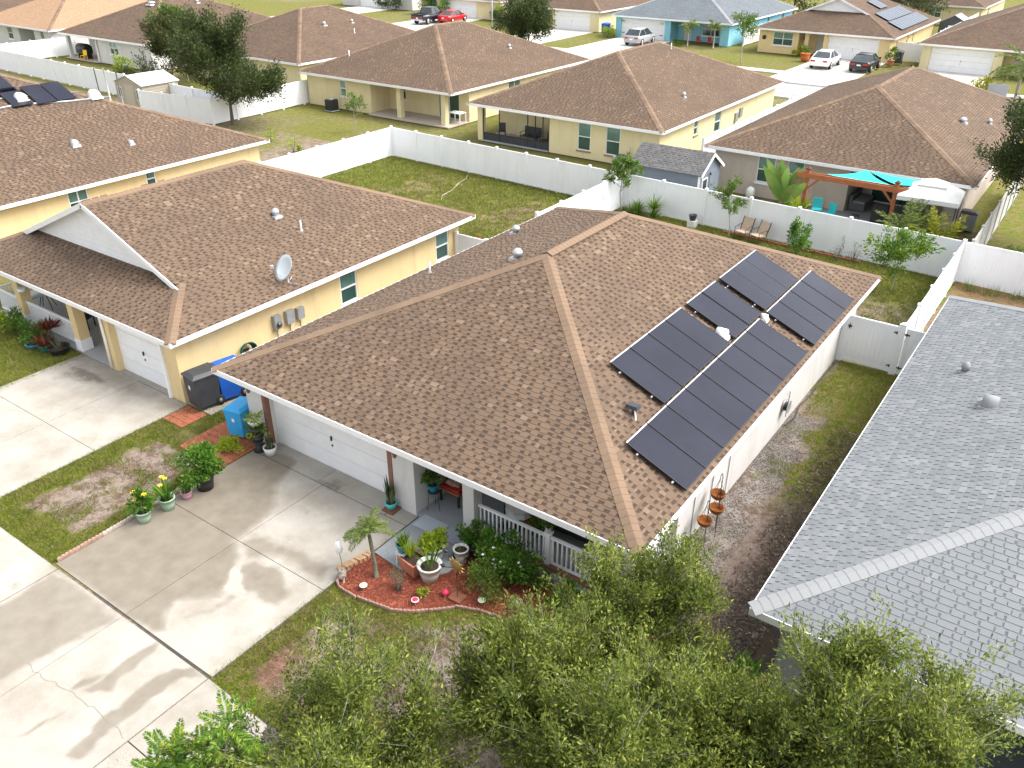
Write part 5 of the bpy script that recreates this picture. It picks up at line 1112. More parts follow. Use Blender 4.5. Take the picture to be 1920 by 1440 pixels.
potted('snake_plant', 'short variegated snake plant in a white pot at the left of the garage door', (1.62, .30, .04), .20, .26, whitepot, 'blades', lf_snake, 9, n=40, leaf=.40, ratio=.075, taper=.75, rim=False, spread=.35, droop=.05)
potted('snake_plant', 'tall snake plant in a turquoise pot at the right of the garage door', (6.28, .40, .09), .17, .22, turq, 'blades', lf_snake, 10, n=22, leaf=.78, ratio=.085, taper=.7, rim=False, spread=.3, droop=.02)
tag(MB().box(6.1, .22, .036, 6.46, .58, .09).ob('brick_paver', M('brick_brown', (.25, .09, .05), (.18, .07, .04), 8, .9)), 'brown brick paver under the turquoise pot', 'paver')
shrub('lime_shrub', 'round lime green shrub growing among the red pavers', (.55, -.25, 0), (.36, .36, .26), 900, .07, lf_lime, 12, 18, .6)
def wheelie(label, loc, rz, mat, lidmat, s=1.0, mark=True):
    t = thing('wheeled_bin', label, 'bin', loc, rz)
    MB().box(-.29*s, -.33*s, .09*s, .29*s, .33*s, .80*s, top=(1.12, 1.12)).ob('body', mat, t)
    MB().box(-.325*s, -.365*s, .72*s, .325*s, .365*s, .80*s).ob('rim_band', mat, t)
    MB().box(-.35*s, -.40*s, .803*s, .35*s, .40*s, .84*s).add([(-.34*s, -.39*s, .84*s), (.34*s, -.39*s, .84*s), (.34*s, .39*s, .84*s), (-.34*s, .39*s, .84*s), (-.24*s, -.28*s, .90*s), (.24*s, -.28*s, .90*s), (.26*s, .39*s, .91*s), (-.26*s, .39*s, .91*s)], [(0, 1, 5, 4), (1, 2, 6, 5), (2, 3, 7, 6), (3, 0, 4, 7), (4, 5, 6, 7)]).ob('lid', lidmat, t)
    MB().bar((-.26*s, .44*s, .86*s), (.26*s, .44*s, .86*s), .035*s).bar((-.24*s, .38*s, .84*s), (-.24*s, .45*s, .86*s), .03*s).bar((.24*s, .38*s, .84*s), (.24*s, .45*s, .86*s), .03*s).ob('handle', lidmat, t)
    for x in (-.31*s, .25*s):
        wl = MB().lathe([(.05*s, 0), (.125*s, 0), (.13*s, .03*s), (.125*s, .06*s), (.05*s, .06*s)], (x, .33*s, .13*s), 16, axis='x').ob('wheel', rubber, t); MB().lathe([(.001, -.004), (.05*s, -.003), (.05*s, .063*s), (.001, .064*s)], (x, .33*s, .13*s), 10, axis='x').ob('hub', grey_metal, wl)
    t.scale = (.92, .92, 1.16)
    if mark: MB().box(-.05*s, -.372*s, .52*s, .05*s, -.37*s, .62*s).ob('emblem', white, t)
    return t
wheelie('dark grey wheeled bin by the yellow wall of the left neighbour', (-2.22, .95, .045), R(-10), dkgrey, dkgrey, 1.22)
wheelie('dark blue wheeled bin behind the dark grey bin', (-2.05, 1.78, .045), R(-14), blue_plastic, blue_plastic, 1.2)
wheelie('light blue wheeled recycling bin at the left corner of the main house', (.12, .55, .04), R(12), lblue_plastic, lblue_plastic, 1.02)
tag(MB().box(-2.4, 2.5, .045, -1.9, 3.3, .5, top=(.9, .95)).box(-2.42, 2.48, .5, -1.88, 3.32, .54).ob('storage_box', dkgrey), 'dark storage box behind the blue bin', 'box')
# flower bed
rng = np.random.RandomState(20)
def palm(name, label, loc, trunk, h, n, L, leaflet, mat, seed, tr=.06, lean=(0, 0), droop=1.3, tilt=(.25, 1.35), wd=.022, per=34, cat='palm'):
    rng = np.random.RandomState(seed); t = thing(name, label, cat, loc); pts = [(lean[0]*(i/5)**1.5, lean[1]*(i/5)**1.5, h*i/5) for i in range(6)]
    MB().tube(pts, [tr*1.25, tr, tr, tr*.95, tr*.95, tr*.8], 9).ob('trunk', trunk, t); V, F, rb = fronds(rng, n, L, leaflet, droop, tilt, per, wd)
    npmesh('fronds', shift(V, pts[-1]), F, mat, t); q = rb.ob('frond_stems', M('frond_stem', (.20, .24, .06), None, 1, .7), t); q.location = pts[-1]; return t
palm('date_palm', 'small date palm with a curved trunk in the red mulch bed', (7.73, -1.72, .03), M('palm_trunk', (.20, .20, .15), (.10, .09, .06), 22, .95), 1.3, 24, .66, .20, lf_palm, 21, .05, (-.14, .02), 1.25, (.1, 1.35), .018, 30)
potted('potted_plant', 'spiky green plant in a teal pot on a small white stand', (7.95, -.98, .42), .16, .24, teal, 'blades', lf_mid, 22, n=90, leaf=.34, ratio=.03, spread=.75, droop=.25, taper=.7)
t = thing('plant_stand', 'small white plant stand carrying the teal pot', 'plant stand', (7.95, -.98, .03))
MB().box(-.14, -.14, .34, .14, .14, .385).ob('top', white, t)
for x, y in ((-.12, -.12), (.12, -.12), (.12, .12), (-.12, .12)): MB().bar((x, y, 0), (x*.9, y*.9, .34), .03).ob('leg', white, t)
t = thing('planter_box', 'terracotta square planter with yellow green spiky plant', 'planter', (8.28, -1.0, .03), R(-8))
MB().box(-.25, -.2, 0, .25, .2, .36, top=(1.12, 1.15)).ob('tub', terracotta, t); MB().box(-.24, -.19, .361, .24, .19, .366).ob('soil', soil, t); V, F = blade_mesh(rng, 70, .55, .028, .55, .3, .06); npmesh('foliage', shift(V, (-.08, 0, .36)), F, lf_lime, t)
potted('potted_plant', 'strappy plant in a large white pot at the front of the walkway', (8.82, -1.02, .03), .29, .46, whitepot, 'blades', lf_mid, 24, n=14, leaf=.62, ratio=.06, spread=.5, droop=.6, taper=.68)
potted('croton', 'bright yellow green croton in a white pot on the walkway', (8.45, -.42, .06), .26, .38, whitepot, 'bush', lf_lime, 25, (.40, .38, .18), 460, .13, .6, .75)
potted('patterned_pot', 'white pot with black swirl pattern and a few twigs', (9.05, -.12, .06), .19, .40, whitepot, 'blades', lf_grey, 26, n=8, leaf=.28, ratio=.015, spread=.5, droop=.1, taper=.8)
po = [o for o in C.objects if o.name.startswith('patterned_pot')][0]
for a0, zz in ((0, .15), (2.1, .2), (4.2, .15)):
    MB().tube([(.192*math.cos(a0-R(20)+b*.18)*.98, .192*math.sin(a0-R(20)+b*.18)*.98, zz+.07*math.sin(b*.9)) for b in range(8)], [.005, .014, .024, .03, .03, .024, .014, .005], 6).ob('painted_swirl', black, po)
potted('potted_plant', 'dense round green plant in a dark pot by the porch column', (9.18, .30, .06), .24, .3, dkgrey, 'bush', lf_shrub, 27, (.40, .40, .28), 900, .08, .6)
shrub('gardenia', 'big glossy green shrub with white flowers in front of the porch railing', (10.2, .05, .03), (.85, .6, .62), 2600, .11, lf_shrub, 28, 22, .5)
gd = [o for o in C.objects if o.name.startswith('gardenia')][0]
for i in range(12):
    a = rng.rand()*6.28; q = (.7*math.cos(a)*rng.rand(), -.42*rng.rand(), .5+.5*rng.rand()); MB().lathe([(.001, 0), (.03, .008), (.04, .025), (.02, .03), (.001, .028)], q, 7).ob('flower', white_fl, gd)
shrub('rose_bush', 'light green bush with orange bloom in the mulch beside the shrub', (10.25, -.72, .03), (.52, .48, .48), 1200, .07, lf_mid, 29, 18, .5)
shrub('twiggy_plant', 'sparse grey twiggy plant in the red mulch', (8.52, -1.78, .03), (.34, .32, .34), 220, .07, lf_grey, 30, 10, .3, 12)
shrub('bed_plant', 'small yellow green plant on thin stems in the mulch', (9.1, -1.55, .03), (.2, .18, .14), 110, .08, lf_lime, 31, 7, .5, 6)
shrub('bed_shrub', 'dark leafy shrub at the right end of the bed by the porch', (12.1, -.15, .03), (.6, .45, .40), 1000, .10, lf_shrub, 32, 16, .5)
shrub('bed_shrub', 'small green shrub under the middle of the porch railing', (11.15, .2, .03), (.35, .3, .3), 480, .09, lf_mid, 33, 10, .5)
shrub('corner_plant', 'broad dark leaved plant at the outer porch column', (12.95, .35, .03), (.3, .28, .4), 160, .17, lf_dark, 34, 8, .7)
t = thing('garden_stake', 'rusty metal sun face garden stake with dark birds on a red brick base', 'garden ornament', (9.78, -1.18, .03))
MB().box(-.17, -.15, 0, .17, .15, .08).ob('base', M('brick_brown', (.25, .09, .05)), t); MB().tube([(0, 0, .08), (0, .01, .95)], .012, 6).ob('rod', dark_bronze, t)
rust_m = M('aged_brass', (.42, .30, .10), (.28, .18, .07), 20, .5, .4)
MB().lathe([(.001, -.012), (.13, -.01), (.14, .0), (.13, .01), (.001, .014)], (0, 0, 1.02), 18, axis='y').ob('disc', rust_m, t)
for k in range(12):
    a = k*.5236; MB().add([(.14*math.cos(a-.15), 0, 1.02+.14*math.sin(a-.15)), (.24*math.cos(a), .01, 1.02+.24*math.sin(a)), (.14*math.cos(a+.15), 0, 1.02+.14*math.sin(a+.15)), (.19*math.cos(a), -.02, 1.02+.19*math.sin(a))], [(0, 1, 3), (1, 2, 3), (0, 3, 2)]).ob('ray', rust_m, t)
MB().tube([(-.1, 0, 1.02), (-.28, .08, 1.1), (-.42, .14, 1.08)], .01, 5).lathe([(.001, -.09), (.045, -.03), (.05, .02), (.02, .08), (.001, .1)], (-.46, .16, 1.12), 8, axis='x').ob('bird', black, t)
MB().tube([(-.08, 0, .92), (-.3, -.05, .86)], .01, 5).lathe([(.001, -.08), (.04, -.02), (.045, .02), (.001, .09)], (-.36, -.06, .88), 8, axis='x').ob('bird', black, t)
t = thing('garden_lamp', 'white tulip shaped garden light on a thin stem beside the driveway', 'garden ornament', (6.86, -2.02, .03))
MB().tube([(.05, 0, 0), (.03, 0, .3), (0, 0, .52)], .008, 5).ob('stem', lf_mid, t); MB().lathe([(.01, 0), (.08, .05), (.1, .14), (.085, .24), (.05, .33), (.02, .30), (.03, .12)], (0, 0, .5), 10).ob('petals', white, t)
for k in range(5):
    a = k*1.257; MB().add([(.08*math.cos(a-.5), .08*math.sin(a-.5), .68), (.105*math.cos(a), .105*math.sin(a), .72), (.08*math.cos(a+.5), .08*math.sin(a+.5), .68), (.05*math.cos(a), .05*math.sin(a), .9)], [(0, 1, 3), (1, 2, 3)]).ob('petal', white, t)
t = thing('garden_statue', 'small weathered stone animal figure at the tip of the flower bed', 'statue', (7.1, -2.22, .03), R(30))
stone = M('cast_stone', (.42, .36, .30), (.30, .25, .21), 16, .9)
MB().lathe([(.06, 0), (.1, .06), (.11, .14), (.08, .22), (.05, .26)], (0, 0, 0), 10, sy=1.4).ob('body', stone, t); MB().lathe([(.001, 0), (.055, .03), (.06, .07), (.03, .12), (.001, .13)], (0, -.1, .24), 9).ob('head', stone, t)
for x in (-.07, .07): MB().tube([(x, -.1, .16), (x*1.1, -.16, 0)], .026, 6).ob('leg', stone, t); MB().lathe([(.02, 0), (.012, .06), (.001, .07)], (x*.6, -.1, .34), 6).ob('ear', stone, t)
def disc(label, loc, c, nm):
    t = thing('garden_disc', label, 'garden ornament', loc); MB().tube([(0, 0, 0), (0, 0, .12)], .008, 5).ob('stake', grey_metal, t); MB().lathe([(.02, .12), (.075, .13), (.085, .15), (.06, .175), (.001, .185)], (0, 0, 0), 12).ob('globe', M(nm, c, None, 1, .3), t); MB().lathe([(.085, .145), (.095, .15), (.085, .158)], (0, 0, 0), 12).ob('rim', white, t)
disc('pale green garden light near the left end of the bed', (7.8, -2.22, .03), (.45, .60, .30), 'disc_green')
disc('pale green garden light near the right end of the bed border', (10.35, -1.0, .03), (.45, .60, .30), 'disc_green')
disc('red garden light at the front of the bed', (9.1, -1.88, .03), (.65, .03, .08), 'disc_red')
t = thing('toadstool', 'red toadstool ornament beside the garden stake', 'garden ornament', (9.48, -1.25, .03)); MB().tube([(0, 0, 0), (0, 0, .1)], [.035, .025], 8).ob('stalk', white, t); MB().lathe([(.09, .08), (.085, .12), (.05, .16), (.001, .175)], (0, 0, 0), 12).ob('cap', M('disc_red', (.65, .03, .08)), t)
t = thing('river_stone', 'pale round stone lying in the bed below the railing', 'stone', (11.0, -.45, .03)); MB().lathe([(.05, 0), (.09, .03), (.08, .08), (.001, .11)], (0, 0, 0), 9, sx=1.2).ob('stone', M('pale_stone', (.6, .52, .48), None, 1, .9), t)
# old clay bricks edging the tip of the bed
t = thing('brick_edge', 'row of tan bricks set on edge at the top of the mulch bed', 'bricks', (6.9, -1.6, .02)); bmk = MB().box(-.05, -.1, 0, .05, .1, .1).ob('brick', M('tan_brick', (.45, .28, .16), (.35, .21, .12), 9, .9), t)
for i in range(8):
    o = bmk if i == 0 else part('brick', bmk.data, t); o.location = (-.03+i*.03, -.42+i*.11, 0); o.rotation_euler = (0, R(random.uniform(-12, 12)), R(95+random.uniform(-8, 8)))
# door mats
for i, (x0, x1, c) in enumerate(((7.18, 7.98, (.42, .47, .52)), (8.05, 8.72, (.34, .36, .43)))):
    tag(MB().box(x0, .20, .087 if False else .0895, x1, .72, .1).ob('door_mat', M('mat_%d' % i, c, [q*.85 for q in c], 30, .95)), ('pale blue grey mat on the porch step nearest the garage', 'lilac grey mat next to the porch column')[i], 'mat')
# porch furniture
t = thing('bench', 'red bench with patterned cushions in the entry alcove', 'bench', (7.42, 2.15, .085), R(0))
MB().box(-.35, -.75, .40, .35, .75, .46).ob('seat', wood_red, t); MB().box(-.34, -.72, .462, .34, .72, .54).ob('seat_cushion', red_fab, t)
for x, y in ((-.3, -.7), (.3, -.7), (.3, .7), (-.3, .7)): MB().bar((x, y, 0), (x, y, .4), .05).ob('leg', black, t)
cz = M('print_fabric', (.62, .40, .28), (.12, .10, .10), 16, .9)
for y in (-.45, -.1): q = MB().box(-.22, -.17, 0, .22, .17, .12, top=(.8, .8)).ob('cushion', cz, t); q.location = (0, y, .55); q.rotation_euler = (R(10), R(20), R(12))
MB().lathe([(.12, 0), (.22, .05), (.26, .10), (.22, .14), (.12, .12)], (0, .35, .56), 16).ob('wreath', M('lime_fabric', (.30, .45, .04), None, 1, .9), t)
potted('potted_plant', 'trailing plant in a blue pot on a wire stand against the garage wall', (7.22, 1.05, .68), .15, .2, teal, 'bush', lf_mid, 36, (.28, .28, .3), 340, .09, .6)
t = thing('wire_stand', 'thin black wire plant stand in the porch entry', 'plant stand', (7.22, 1.05, .085)); MB().lathe([(.15, .57), (.155, .585), (.14, .59)], (0, 0, 0), 14).ob('ring', black, t)
for k in range(3): MB().tube([(.13*math.cos(k*2.09), .13*math.sin(k*2.09), .58), (.19*math.cos(k*2.09), .19*math.sin(k*2.09), 0)], .009, 5).ob('leg', black, t)
potted('hanging_plant', 'green plant with orange blooms on a black pole behind the railing', (9.15, 1.55, 1.12), .12, .14, black, 'bush', lf_mid, 37, (.28, .26, .24), 330, .09, .55, flowers=(2, M('orange_petal', (.7, .22, .02), None, 1, .6)))
t = thing('plant_pole', 'thin black plant pole on the porch', 'plant stand', (9.15, 1.55, .085)); MB().tube([(0, 0, 0), (0, 0, 1.03)], .015, 6).ob('pole', black, t); MB().lathe([(.16, 0), (.16, .02), (.03, .03)], (0, 0, 0), 12).ob('foot', black, t)
t = thing('bistro_table', 'small round table with a white cloth on the porch', 'table', (9.5, 1.75, .085)); MB().lathe([(.34, .70), (.35, .72), (.001, .73)], (0, 0, 0), 18).ob('top', white, t); MB().tube([(0, 0, 0), (0, 0, .7)], .03, 8).lathe([(.2, 0), (.2, .02), (.05, .05)], (0, 0, 0), 12).ob('pedestal', black, t)
MB().lathe([(.30, .732), (.40, .52), (.35, .60), (.39, .735)], (0, 0, 0), 9, False).ob('cloth', white, t)
def chair(label, loc, rz, seatm, framem, cat='chair'):
    t = thing('chair', label, cat, loc, rz); MB().box(-.24, -.24, .42, .24, .24, .46).ob('seat', seatm, t); MB().add([(-.23, .22, .46), (.23, .22, .46), (.23, .27, .95), (-.23, .27, .95), (-.23, .26, .46), (.23, .26, .46), (.23, .31, .95), (-.23, .31, .95)], [(3, 2, 1, 0), (4, 5, 6, 7), (0, 1, 5, 4), (1, 2, 6, 5), (2, 3, 7, 6), (3, 0, 4, 7)]).ob('backrest', seatm, t)
    for x, y in ((-.22, -.22), (.22, -.22), (.22, .22), (-.22, .22)): MB().bar((x, y, 0), (x, y, .42), .035).ob('leg', framem, t)
    return t
chair('brown wooden chair at the porch table with red cloth', (9.95, 1.7, .085), R(-70), wood_red, wood_red)
t = thing('porch_sofa', 'dark porch sofa with navy cushions behind the railing', 'sofa', (11.2, 2.35, .085)); MB().box(-.95, -.35, .18, .95, .4, .36).ob('base', black, t)
for x in (-.47, .47): MB().box(x-.44, -.36, .362, x+.44, .25, .50, top=(.96, .94)).ob('seat_cushion', cushion_blue, t); MB().box(x-.44, .26, .42, x+.44, .42, .85, top=(.95, .8)).ob('back_cushion', cushion_blue, t)
for x in (-1.0, .9): MB().box(x, -.36, .05, x+.1, .42, .62).ob('arm', black, t)
potted('potted_plant', 'small plant in a white and red pot on top of the railing post', (10.9, .91, 1.16), .09, .15, whitepot, 'bush', lf_mid, 38, (.2, .2, .16), 170, .08, .6)
shrub('porch_plant', 'large leafy plant on the porch at the right column', (12.15, 1.45, .085), (.42, .3, .5), 620, .12, lf_shrub, 39, 14, .55)
potted('potted_plant', 'leafy plant on a stand behind the middle of the railing', (10.3, 1.4, .5), .13, .2, black, 'bush', lf_mid, 40, (.3, .26, .28), 300, .1, .55)
t = thing('plant_stand', 'low black stand under the plant behind the railing', 'plant stand', (10.3, 1.4, .085)); MB().lathe([(.16, .38), (.17, .41), (.001, .412)], (0, 0, 0), 12).ob('top', black, t)
for k in range(3): MB().bar((.12*math.cos(k*2.09), .12*math.sin(k*2.09), .38), (.17*math.cos(k*2.09), .17*math.sin(k*2.09), 0), .02).ob('leg', black, t)
# coir hanging baskets on iron hooks by the side wall
for i, (x, y, hz) in enumerate(((13.62, 3.75, .74), (13.70, 4.25, .85), (13.56, 4.62, 1.0))):
    t = thing('hanging_basket', ('rust brown coir basket hanging nearest the porch', 'rust brown coir basket in the middle of the three', 'rust brown coir basket hanging farthest from the porch')[i], 'basket', (x, y, 0), 0, 'coir baskets by the side wall')
    MB().lathe([(.001, 0), (.09, .015), (.16, .08), (.19, .17), (.195, .2), (.17, .2), (.14, .10), (.05, .05), (.001, .045)], (0, 0, hz), 14).ob('basket', rust, t)
    for k in range(3): MB().tube([(.19*math.cos(k*2.09), .19*math.sin(k*2.09), hz+.2), (0, 0, hz+.62)], .006, 4).ob('chain', black, t)
    MB().tube([(.02, .12, 0), (.02, .12, hz+.62), (.01, .08, hz+.74), (0, .02, hz+.72), (0, 0, hz+.62)], .011, 5).ob('hook_pole', black, t)
MBt = MB().tube([(13.33, 15.6, .02), (13.3, 14.2, .02), (13.36, 13, .02), (13.3, 12, .02), (13.42, 11.2, .02), (13.33, 10.6, .03)], .025, 6); tag(MBt.ob('garden_hose', dkgrey), 'dark hose lying along the foot of the side wall', 'hose')
for i, (x, y) in enumerate(((13.75, 1.0), (14.1, .55))):
    tag(MB().lathe([(.24, 0), (.24, .05), (.001, .055)], (x, y, .0), 16).ob('stepping_stone', M('red_stone', (.26, .05, .04), (.2, .04, .03), 5, .85)), ('round red stepping stone beside the porch corner', 'round red stepping stone a little farther from the porch corner')[i], 'stepping stone')
# ------------------------------------------------------------------ left neighbour's porch garden
shrub('porch_shrub', 'green leafy shrub beside the porch railing of the yellow house', (-11.3, .2, 0), (.75, .45, .45), 900, .11, lf_shrub, 50, 18, .5)
shrub('lime_shrub', 'yellow green shrub at the far end of the neighbour porch', (-12.9, .0, 0), (.5, .4, .45), 500, .12, lf_lime, 51, 12, .5)
potted('ti_plant', 'red leaved ti plant in a green pot on the neighbour lawn', (-10.15, .05, 0), .24, .26, M('green_pot', (.02, .20, .14), None, 1, .5), 'blades', lf_red, 52, n=46, leaf=.55, ratio=.085, spread=1.2, droop=.5)
t = thing('ti_plant', 'tall dark red leaved ti plant against the neighbour railing', 'plant', (-10.3, .45, 0)); V, F = blade_mesh(np.random.RandomState(53), 90, .5, .08, 1.4, .5, .15); npmesh('foliage', shift(V, (0, 0, .7)), F, lf_red, t); MB().tube([(0, 0, 0), (.05, 0, .4), (0, 0, .75)], .03, 6).ob('stem', bark_dark, t)
potted('potted_plant', 'wide black pot with a thin plant at the neighbour railing', (-9.6, .25, 0), .36, .26, black, 'blades', lf_grey, 54, n=26, leaf=.6, ratio=.03, spread=.6, droop=.3, taper=.8)
potted('potted_plant', 'low turquoise bowl with leaves on the neighbour lawn', (-10.75, -.1, 0), .24, .18, teal, 'bush', lf_mid, 55, (.28, .26, .18), 260, .1, .55)
shrub('porch_shrub', 'bright green shrub at the left picture edge by the neighbour railing', (-12.2, .15, 0), (.5, .45, .5), 600, .12, lf_mid, 56, 12, .5)
t = thing('patio_table', 'round glass table on the neighbour porch', 'table', (-13.5, 2.0, .07)); MB().lathe([(.5, .70), (.52, .71), (.52, .725), (.001, .73)], (0, 0, 0), 22).ob('top', M('glass_top', (.42, .48, .50), None, 1, .15, spec=.7), t)
for k in range(4): MB().tube([(.1*math.cos(k*1.57), .1*math.sin(k*1.57), .7), (.36*math.cos(k*1.57), .36*math.sin(k*1.57), 0)], .016, 5).ob('leg', black, t)
chair('black metal chair on the neighbour porch behind the railing', (-10.6, 1.9, .07), R(30), black, black); chair('black metal chair in the neighbour porch passage', (-8.3, 2.1, .07), R(-60), black, black)
t = thing('hanging_pot', 'white hanging pot at the neighbour porch column', 'pot', (-12.2, .7, 1.55)); MB().lathe([(.08, 0), (.14, .06), (.16, .16), (.13, .15)], (0, 0, 0), 12).ob('pot', white, t); MB().tube([(0, 0, .15), (0, 0, .8)], .006, 4).ob('cord', black, t)
# ------------------------------------------------------------------ main house back yard
tree('mango_tree', 'young mango tree with glossy leaves in the fence corner', (-.95, 26.0, 0), 2.8, 1.15, .95, .22, 1100, lf_mid, 60, limbs=6, sub=4, twigs=3, tr=.05, up=.3, spread=.1)
for i, (x, y, s) in enumerate(((.2, 25.6, .9), (.95, 25.9, 1.15))):
    t = thing('yucca', ('shorter spiky yucca against the back fence', 'taller spiky yucca against the back fence')[i], 'yucca', (x, y, 0)); V, F = blade_mesh(np.random.RandomState(61+i), 120, .75*s, .05, 1.5, .35, .08); npmesh('foliage', shift(V, (0, 0, .55*s)), F, lf_mid, t); V, F = blade_mesh(np.random.RandomState(65+i), 60, .6*s, .05, 1.3, .3, .08); npmesh('foliage', shift(V, (.1, -.15, .25)), F, lf_mid, t); MB().tube([(0, 0, 0), (0, 0, .55*s)], .06, 7).ob('stem', bark_dark, t)
t = thing('ornamental_grass', 'dark grassy clump beside the young mango tree', 'grass clump', (-.35, 25.9, 0)); V, F = blade_mesh(np.random.RandomState(69), 420, .75, .02, 1.1, .6, .45); npmesh('foliage', V, F, lf_dark, t)
t = thing('bucket', 'black bucket on a white block by the back fence', 'bucket', (3.0, 26.2, 0)); MB().box(-.2, -.2, 0, .2, .2, .35).ob('block', whitepot, t); MB().lathe([(.14, .351), (.2, .62), (.21, .63), (.19, .63), (.15, .45)], (0, 0, 0), 14).ob('pail', dkgrey, t)
tree('sapling', 'slim young tree with drooping leaves in front of the back fence', (5.05, 25.95, 0), 3.0, .9, .9, .17, 1000, lf_mid, 70, limbs=5, sub=4, twigs=3, tr=.03, up=.2, bmat=bark, spread=.1)
def sling(label, loc, rz):
    t = thing('patio_chair', label, 'patio chair', loc, rz, 'sling chairs by the back fence')
    MB().add([(-.27, -.28, .44), (.27, -.28, .44), (.27, .22, .40), (-.27, .22, .40), (-.27, -.28, .42), (.27, -.28, .42), (.27, .22, .38), (-.27, .22, .38)], [(0, 1, 2, 3), (7, 6, 5, 4), (4, 5, 1, 0), (5, 6, 2, 1), (6, 7, 3, 2), (7, 4, 0, 3)]).ob('seat', tan_sling, t)
    MB().add([(-.27, .2, .40), (.27, .2, .40), (.27, .42, 1.0), (-.27, .42, 1.0), (-.27, .23, .39), (.27, .23, .39), (.27, .45, .99), (-.27, .45, .99)], [(3, 2, 1, 0), (4, 5, 6, 7), (0, 1, 5, 4), (1, 2, 6, 5), (2, 3, 7, 6), (3, 0, 4, 7)]).ob('backrest', tan_sling, t)
    for x in (-.3, .3):
        MB().tube([(x, -.3, 0), (x, -.27, .42), (x, -.26, .62), (x, .1, .66), (x, .32, .66)], .018, 6).ob('arm', dark_bronze, t); MB().tube([(x, .42, 0), (x, .22, .4), (x, .44, 1.02)], .018, 6).ob('back_leg', dark_bronze, t)
sling('tan sling patio chair partly behind the slim young tree', (5.75, 25.95, 0), R(-12)); sling('tan sling patio chair standing clear of the slim young tree', (6.55, 25.85, 0), R(-24))
shrub('columnar_shrub', 'dense upright green shrub in front of the back fence', (8.65, 25.2, 0), (.52, .5, .95), 1500, .13, lf_shrub, 72, 34, .5, zc=.9, sp=.28)
shrub('seedling', 'thin leafy seedling against the white back fence', (10.35, 25.75, 0), (.3, .25, .5), 170, .09, lf_grey, 73, 8, .35, 7, zc=.55); shrub('seedling', 'wispy brownish seedling right of the thin leafy one', (11.05, 25.8, 0), (.42, .25, .42), 120, .08, lf_grey, 74, 8, .3, 8, zc=.55)
tree('feathery_tree', 'feathery yellow green young tree near the right back corner', (13.25, 23.6, 0), 2.8, .6, 1.35, .17, 3000, lf_jac, 75, limbs=8, sub=5, twigs=4, tr=.035, up=.25, flat=.7, spread=.12)
# red brick edging under the back fence
t = thing('brick_edge', 'low red brick edging at the foot of the back fence', 'bricks', (4.6, 26.35, 0)); bk = MB().box(0, -.05, 0, .38, .05, .1).ob('brick', paver_red, t)
for i in range(16):
    o = bk if i == 0 else part('brick', bk.data, t); o.location = (.42*i, -.045*.42*i, 0); o.rotation_euler = (0, 0, R(-2.6+random.uniform(-3, 3)))
# ------------------------------------------------------------------ left neighbour back yard
t = thing('garden_tiller', 'red and black garden machine at the corner of the left neighbour house', 'garden machine', (-2.6, 16.6, 0), R(20))
MB().box(-.3, -.25, .25, .2, .25, .6, top=(.8, .8)).ob('engine', black, t); MB().box(-.75, -.2, .35, -.3, .2, .95, top=(.6, .9)).ob('hood', red_fab, t)
for y in (-.3, .3): MB().lathe([(.08, -.04), (.2, -.04), (.2, .04), (.08, .04)], (0, y, .2), 14, axis='y').ob('wheel', rubber, t)
MB().tube([(.2, .15, .5), (.75, .2, .95)], .018, 6).tube([(.2, -.15, .5), (.75, -.2, .95), (.75, .2, .95)], .018, 6).ob('handle', black, t)
tag(MB().tube([(-11.9, 27.0, .02), (-11.5, 26.3, .02), (-11.2, 25.2, .03), (-10.7, 24.0, .02), (-10.5, 22.9, .02), (-10.0, 22.2, .02)], .03, 5).ob('garden_hose', M('pale_hose', (.38, .33, .26), None, 1, .7)), 'pale hose lying across the left neighbour back lawn', 'hose')
# ------------------------------------------------------------------ yard with pergola behind the back fence
t = thing('pergola', 'cedar coloured pergola frame with two posts and a long beam', 'pergola', (6.7, 30.5, 0))
for x in (.35, 4.6):
    MB().box(x-.09, -.09, 0, x+.09, .09, 2.62).ob('post', wood_red, t); MB().box(x-.12, -.12, 2.62, x+.12, .12, 2.68).box(x-.08, -.08, 2.68, x+.08, .08, 2.76, top=(.3, .3)).ob('post_cap', M('cap_brown_wood', (.13, .05, .03), None, 1, .7), t)
MB().box(-.15, -.16, 2.2, 5.35, -.095, 2.45).ob('beam', wood_red, t); MB().box(-.15, .095, 2.2, 5.35, .16, 2.45).ob('beam', wood_red, t)
MB().bar((.40, 0, 1.65), (.95, 0, 2.2), .09).ob('brace', wood_red, t); MB().bar((4.55, 0, 1.65), (4.0, 0, 2.2), .09).ob('brace', wood_red, t)
def sail(label, pts):
    n = 10; a, b, c = [np.array(p, float) for p in pts]; V = []; ids = {}
    for i in range(n+1):
        for j in range(n+1-i):
            u, v = i/n, j/n; w_ = 1-u-v; ctr = (a+b+c)/3; p = a*w_+b*u+c*v; k = 1-27*u*v*w_*0; e = 4*(u*v+v*w_+w_*u)/1.33
            pull = .16*(4*u*v*(1-w_)+4*v*w_*(1-u)+4*w_*u*(1-v)); p = p+(ctr-p)*pull*.5; p[2] -= .12*e; ids[i, j] = len(V); V.append(tuple(p))
    F = []
    for i in range(n):
        for j in range(n-i):
            F.append((ids[i, j], ids[i+1, j], ids[i, j+1]))
            if i+j < n-1: F.append((ids[i+1, j], ids[i+1, j+1], ids[i, j+1]))
    o = npmesh('shade_sail', np.array(V), np.array(F), teal_fab, smooth=True); tag(o, label, 'shade sail')
sail('turquoise shade sail at left, hung between pergola and eave', ((9.35, 32.45, 2.52), (7.9, 30.62, 2.5), (11.2, 30.62, 2.42))); sail('turquoise shade sail at right, reaching toward the white canopy', ((9.5, 32.45, 2.5), (11.3, 30.5, 2.55), (13.4, 32.3, 2.55)))
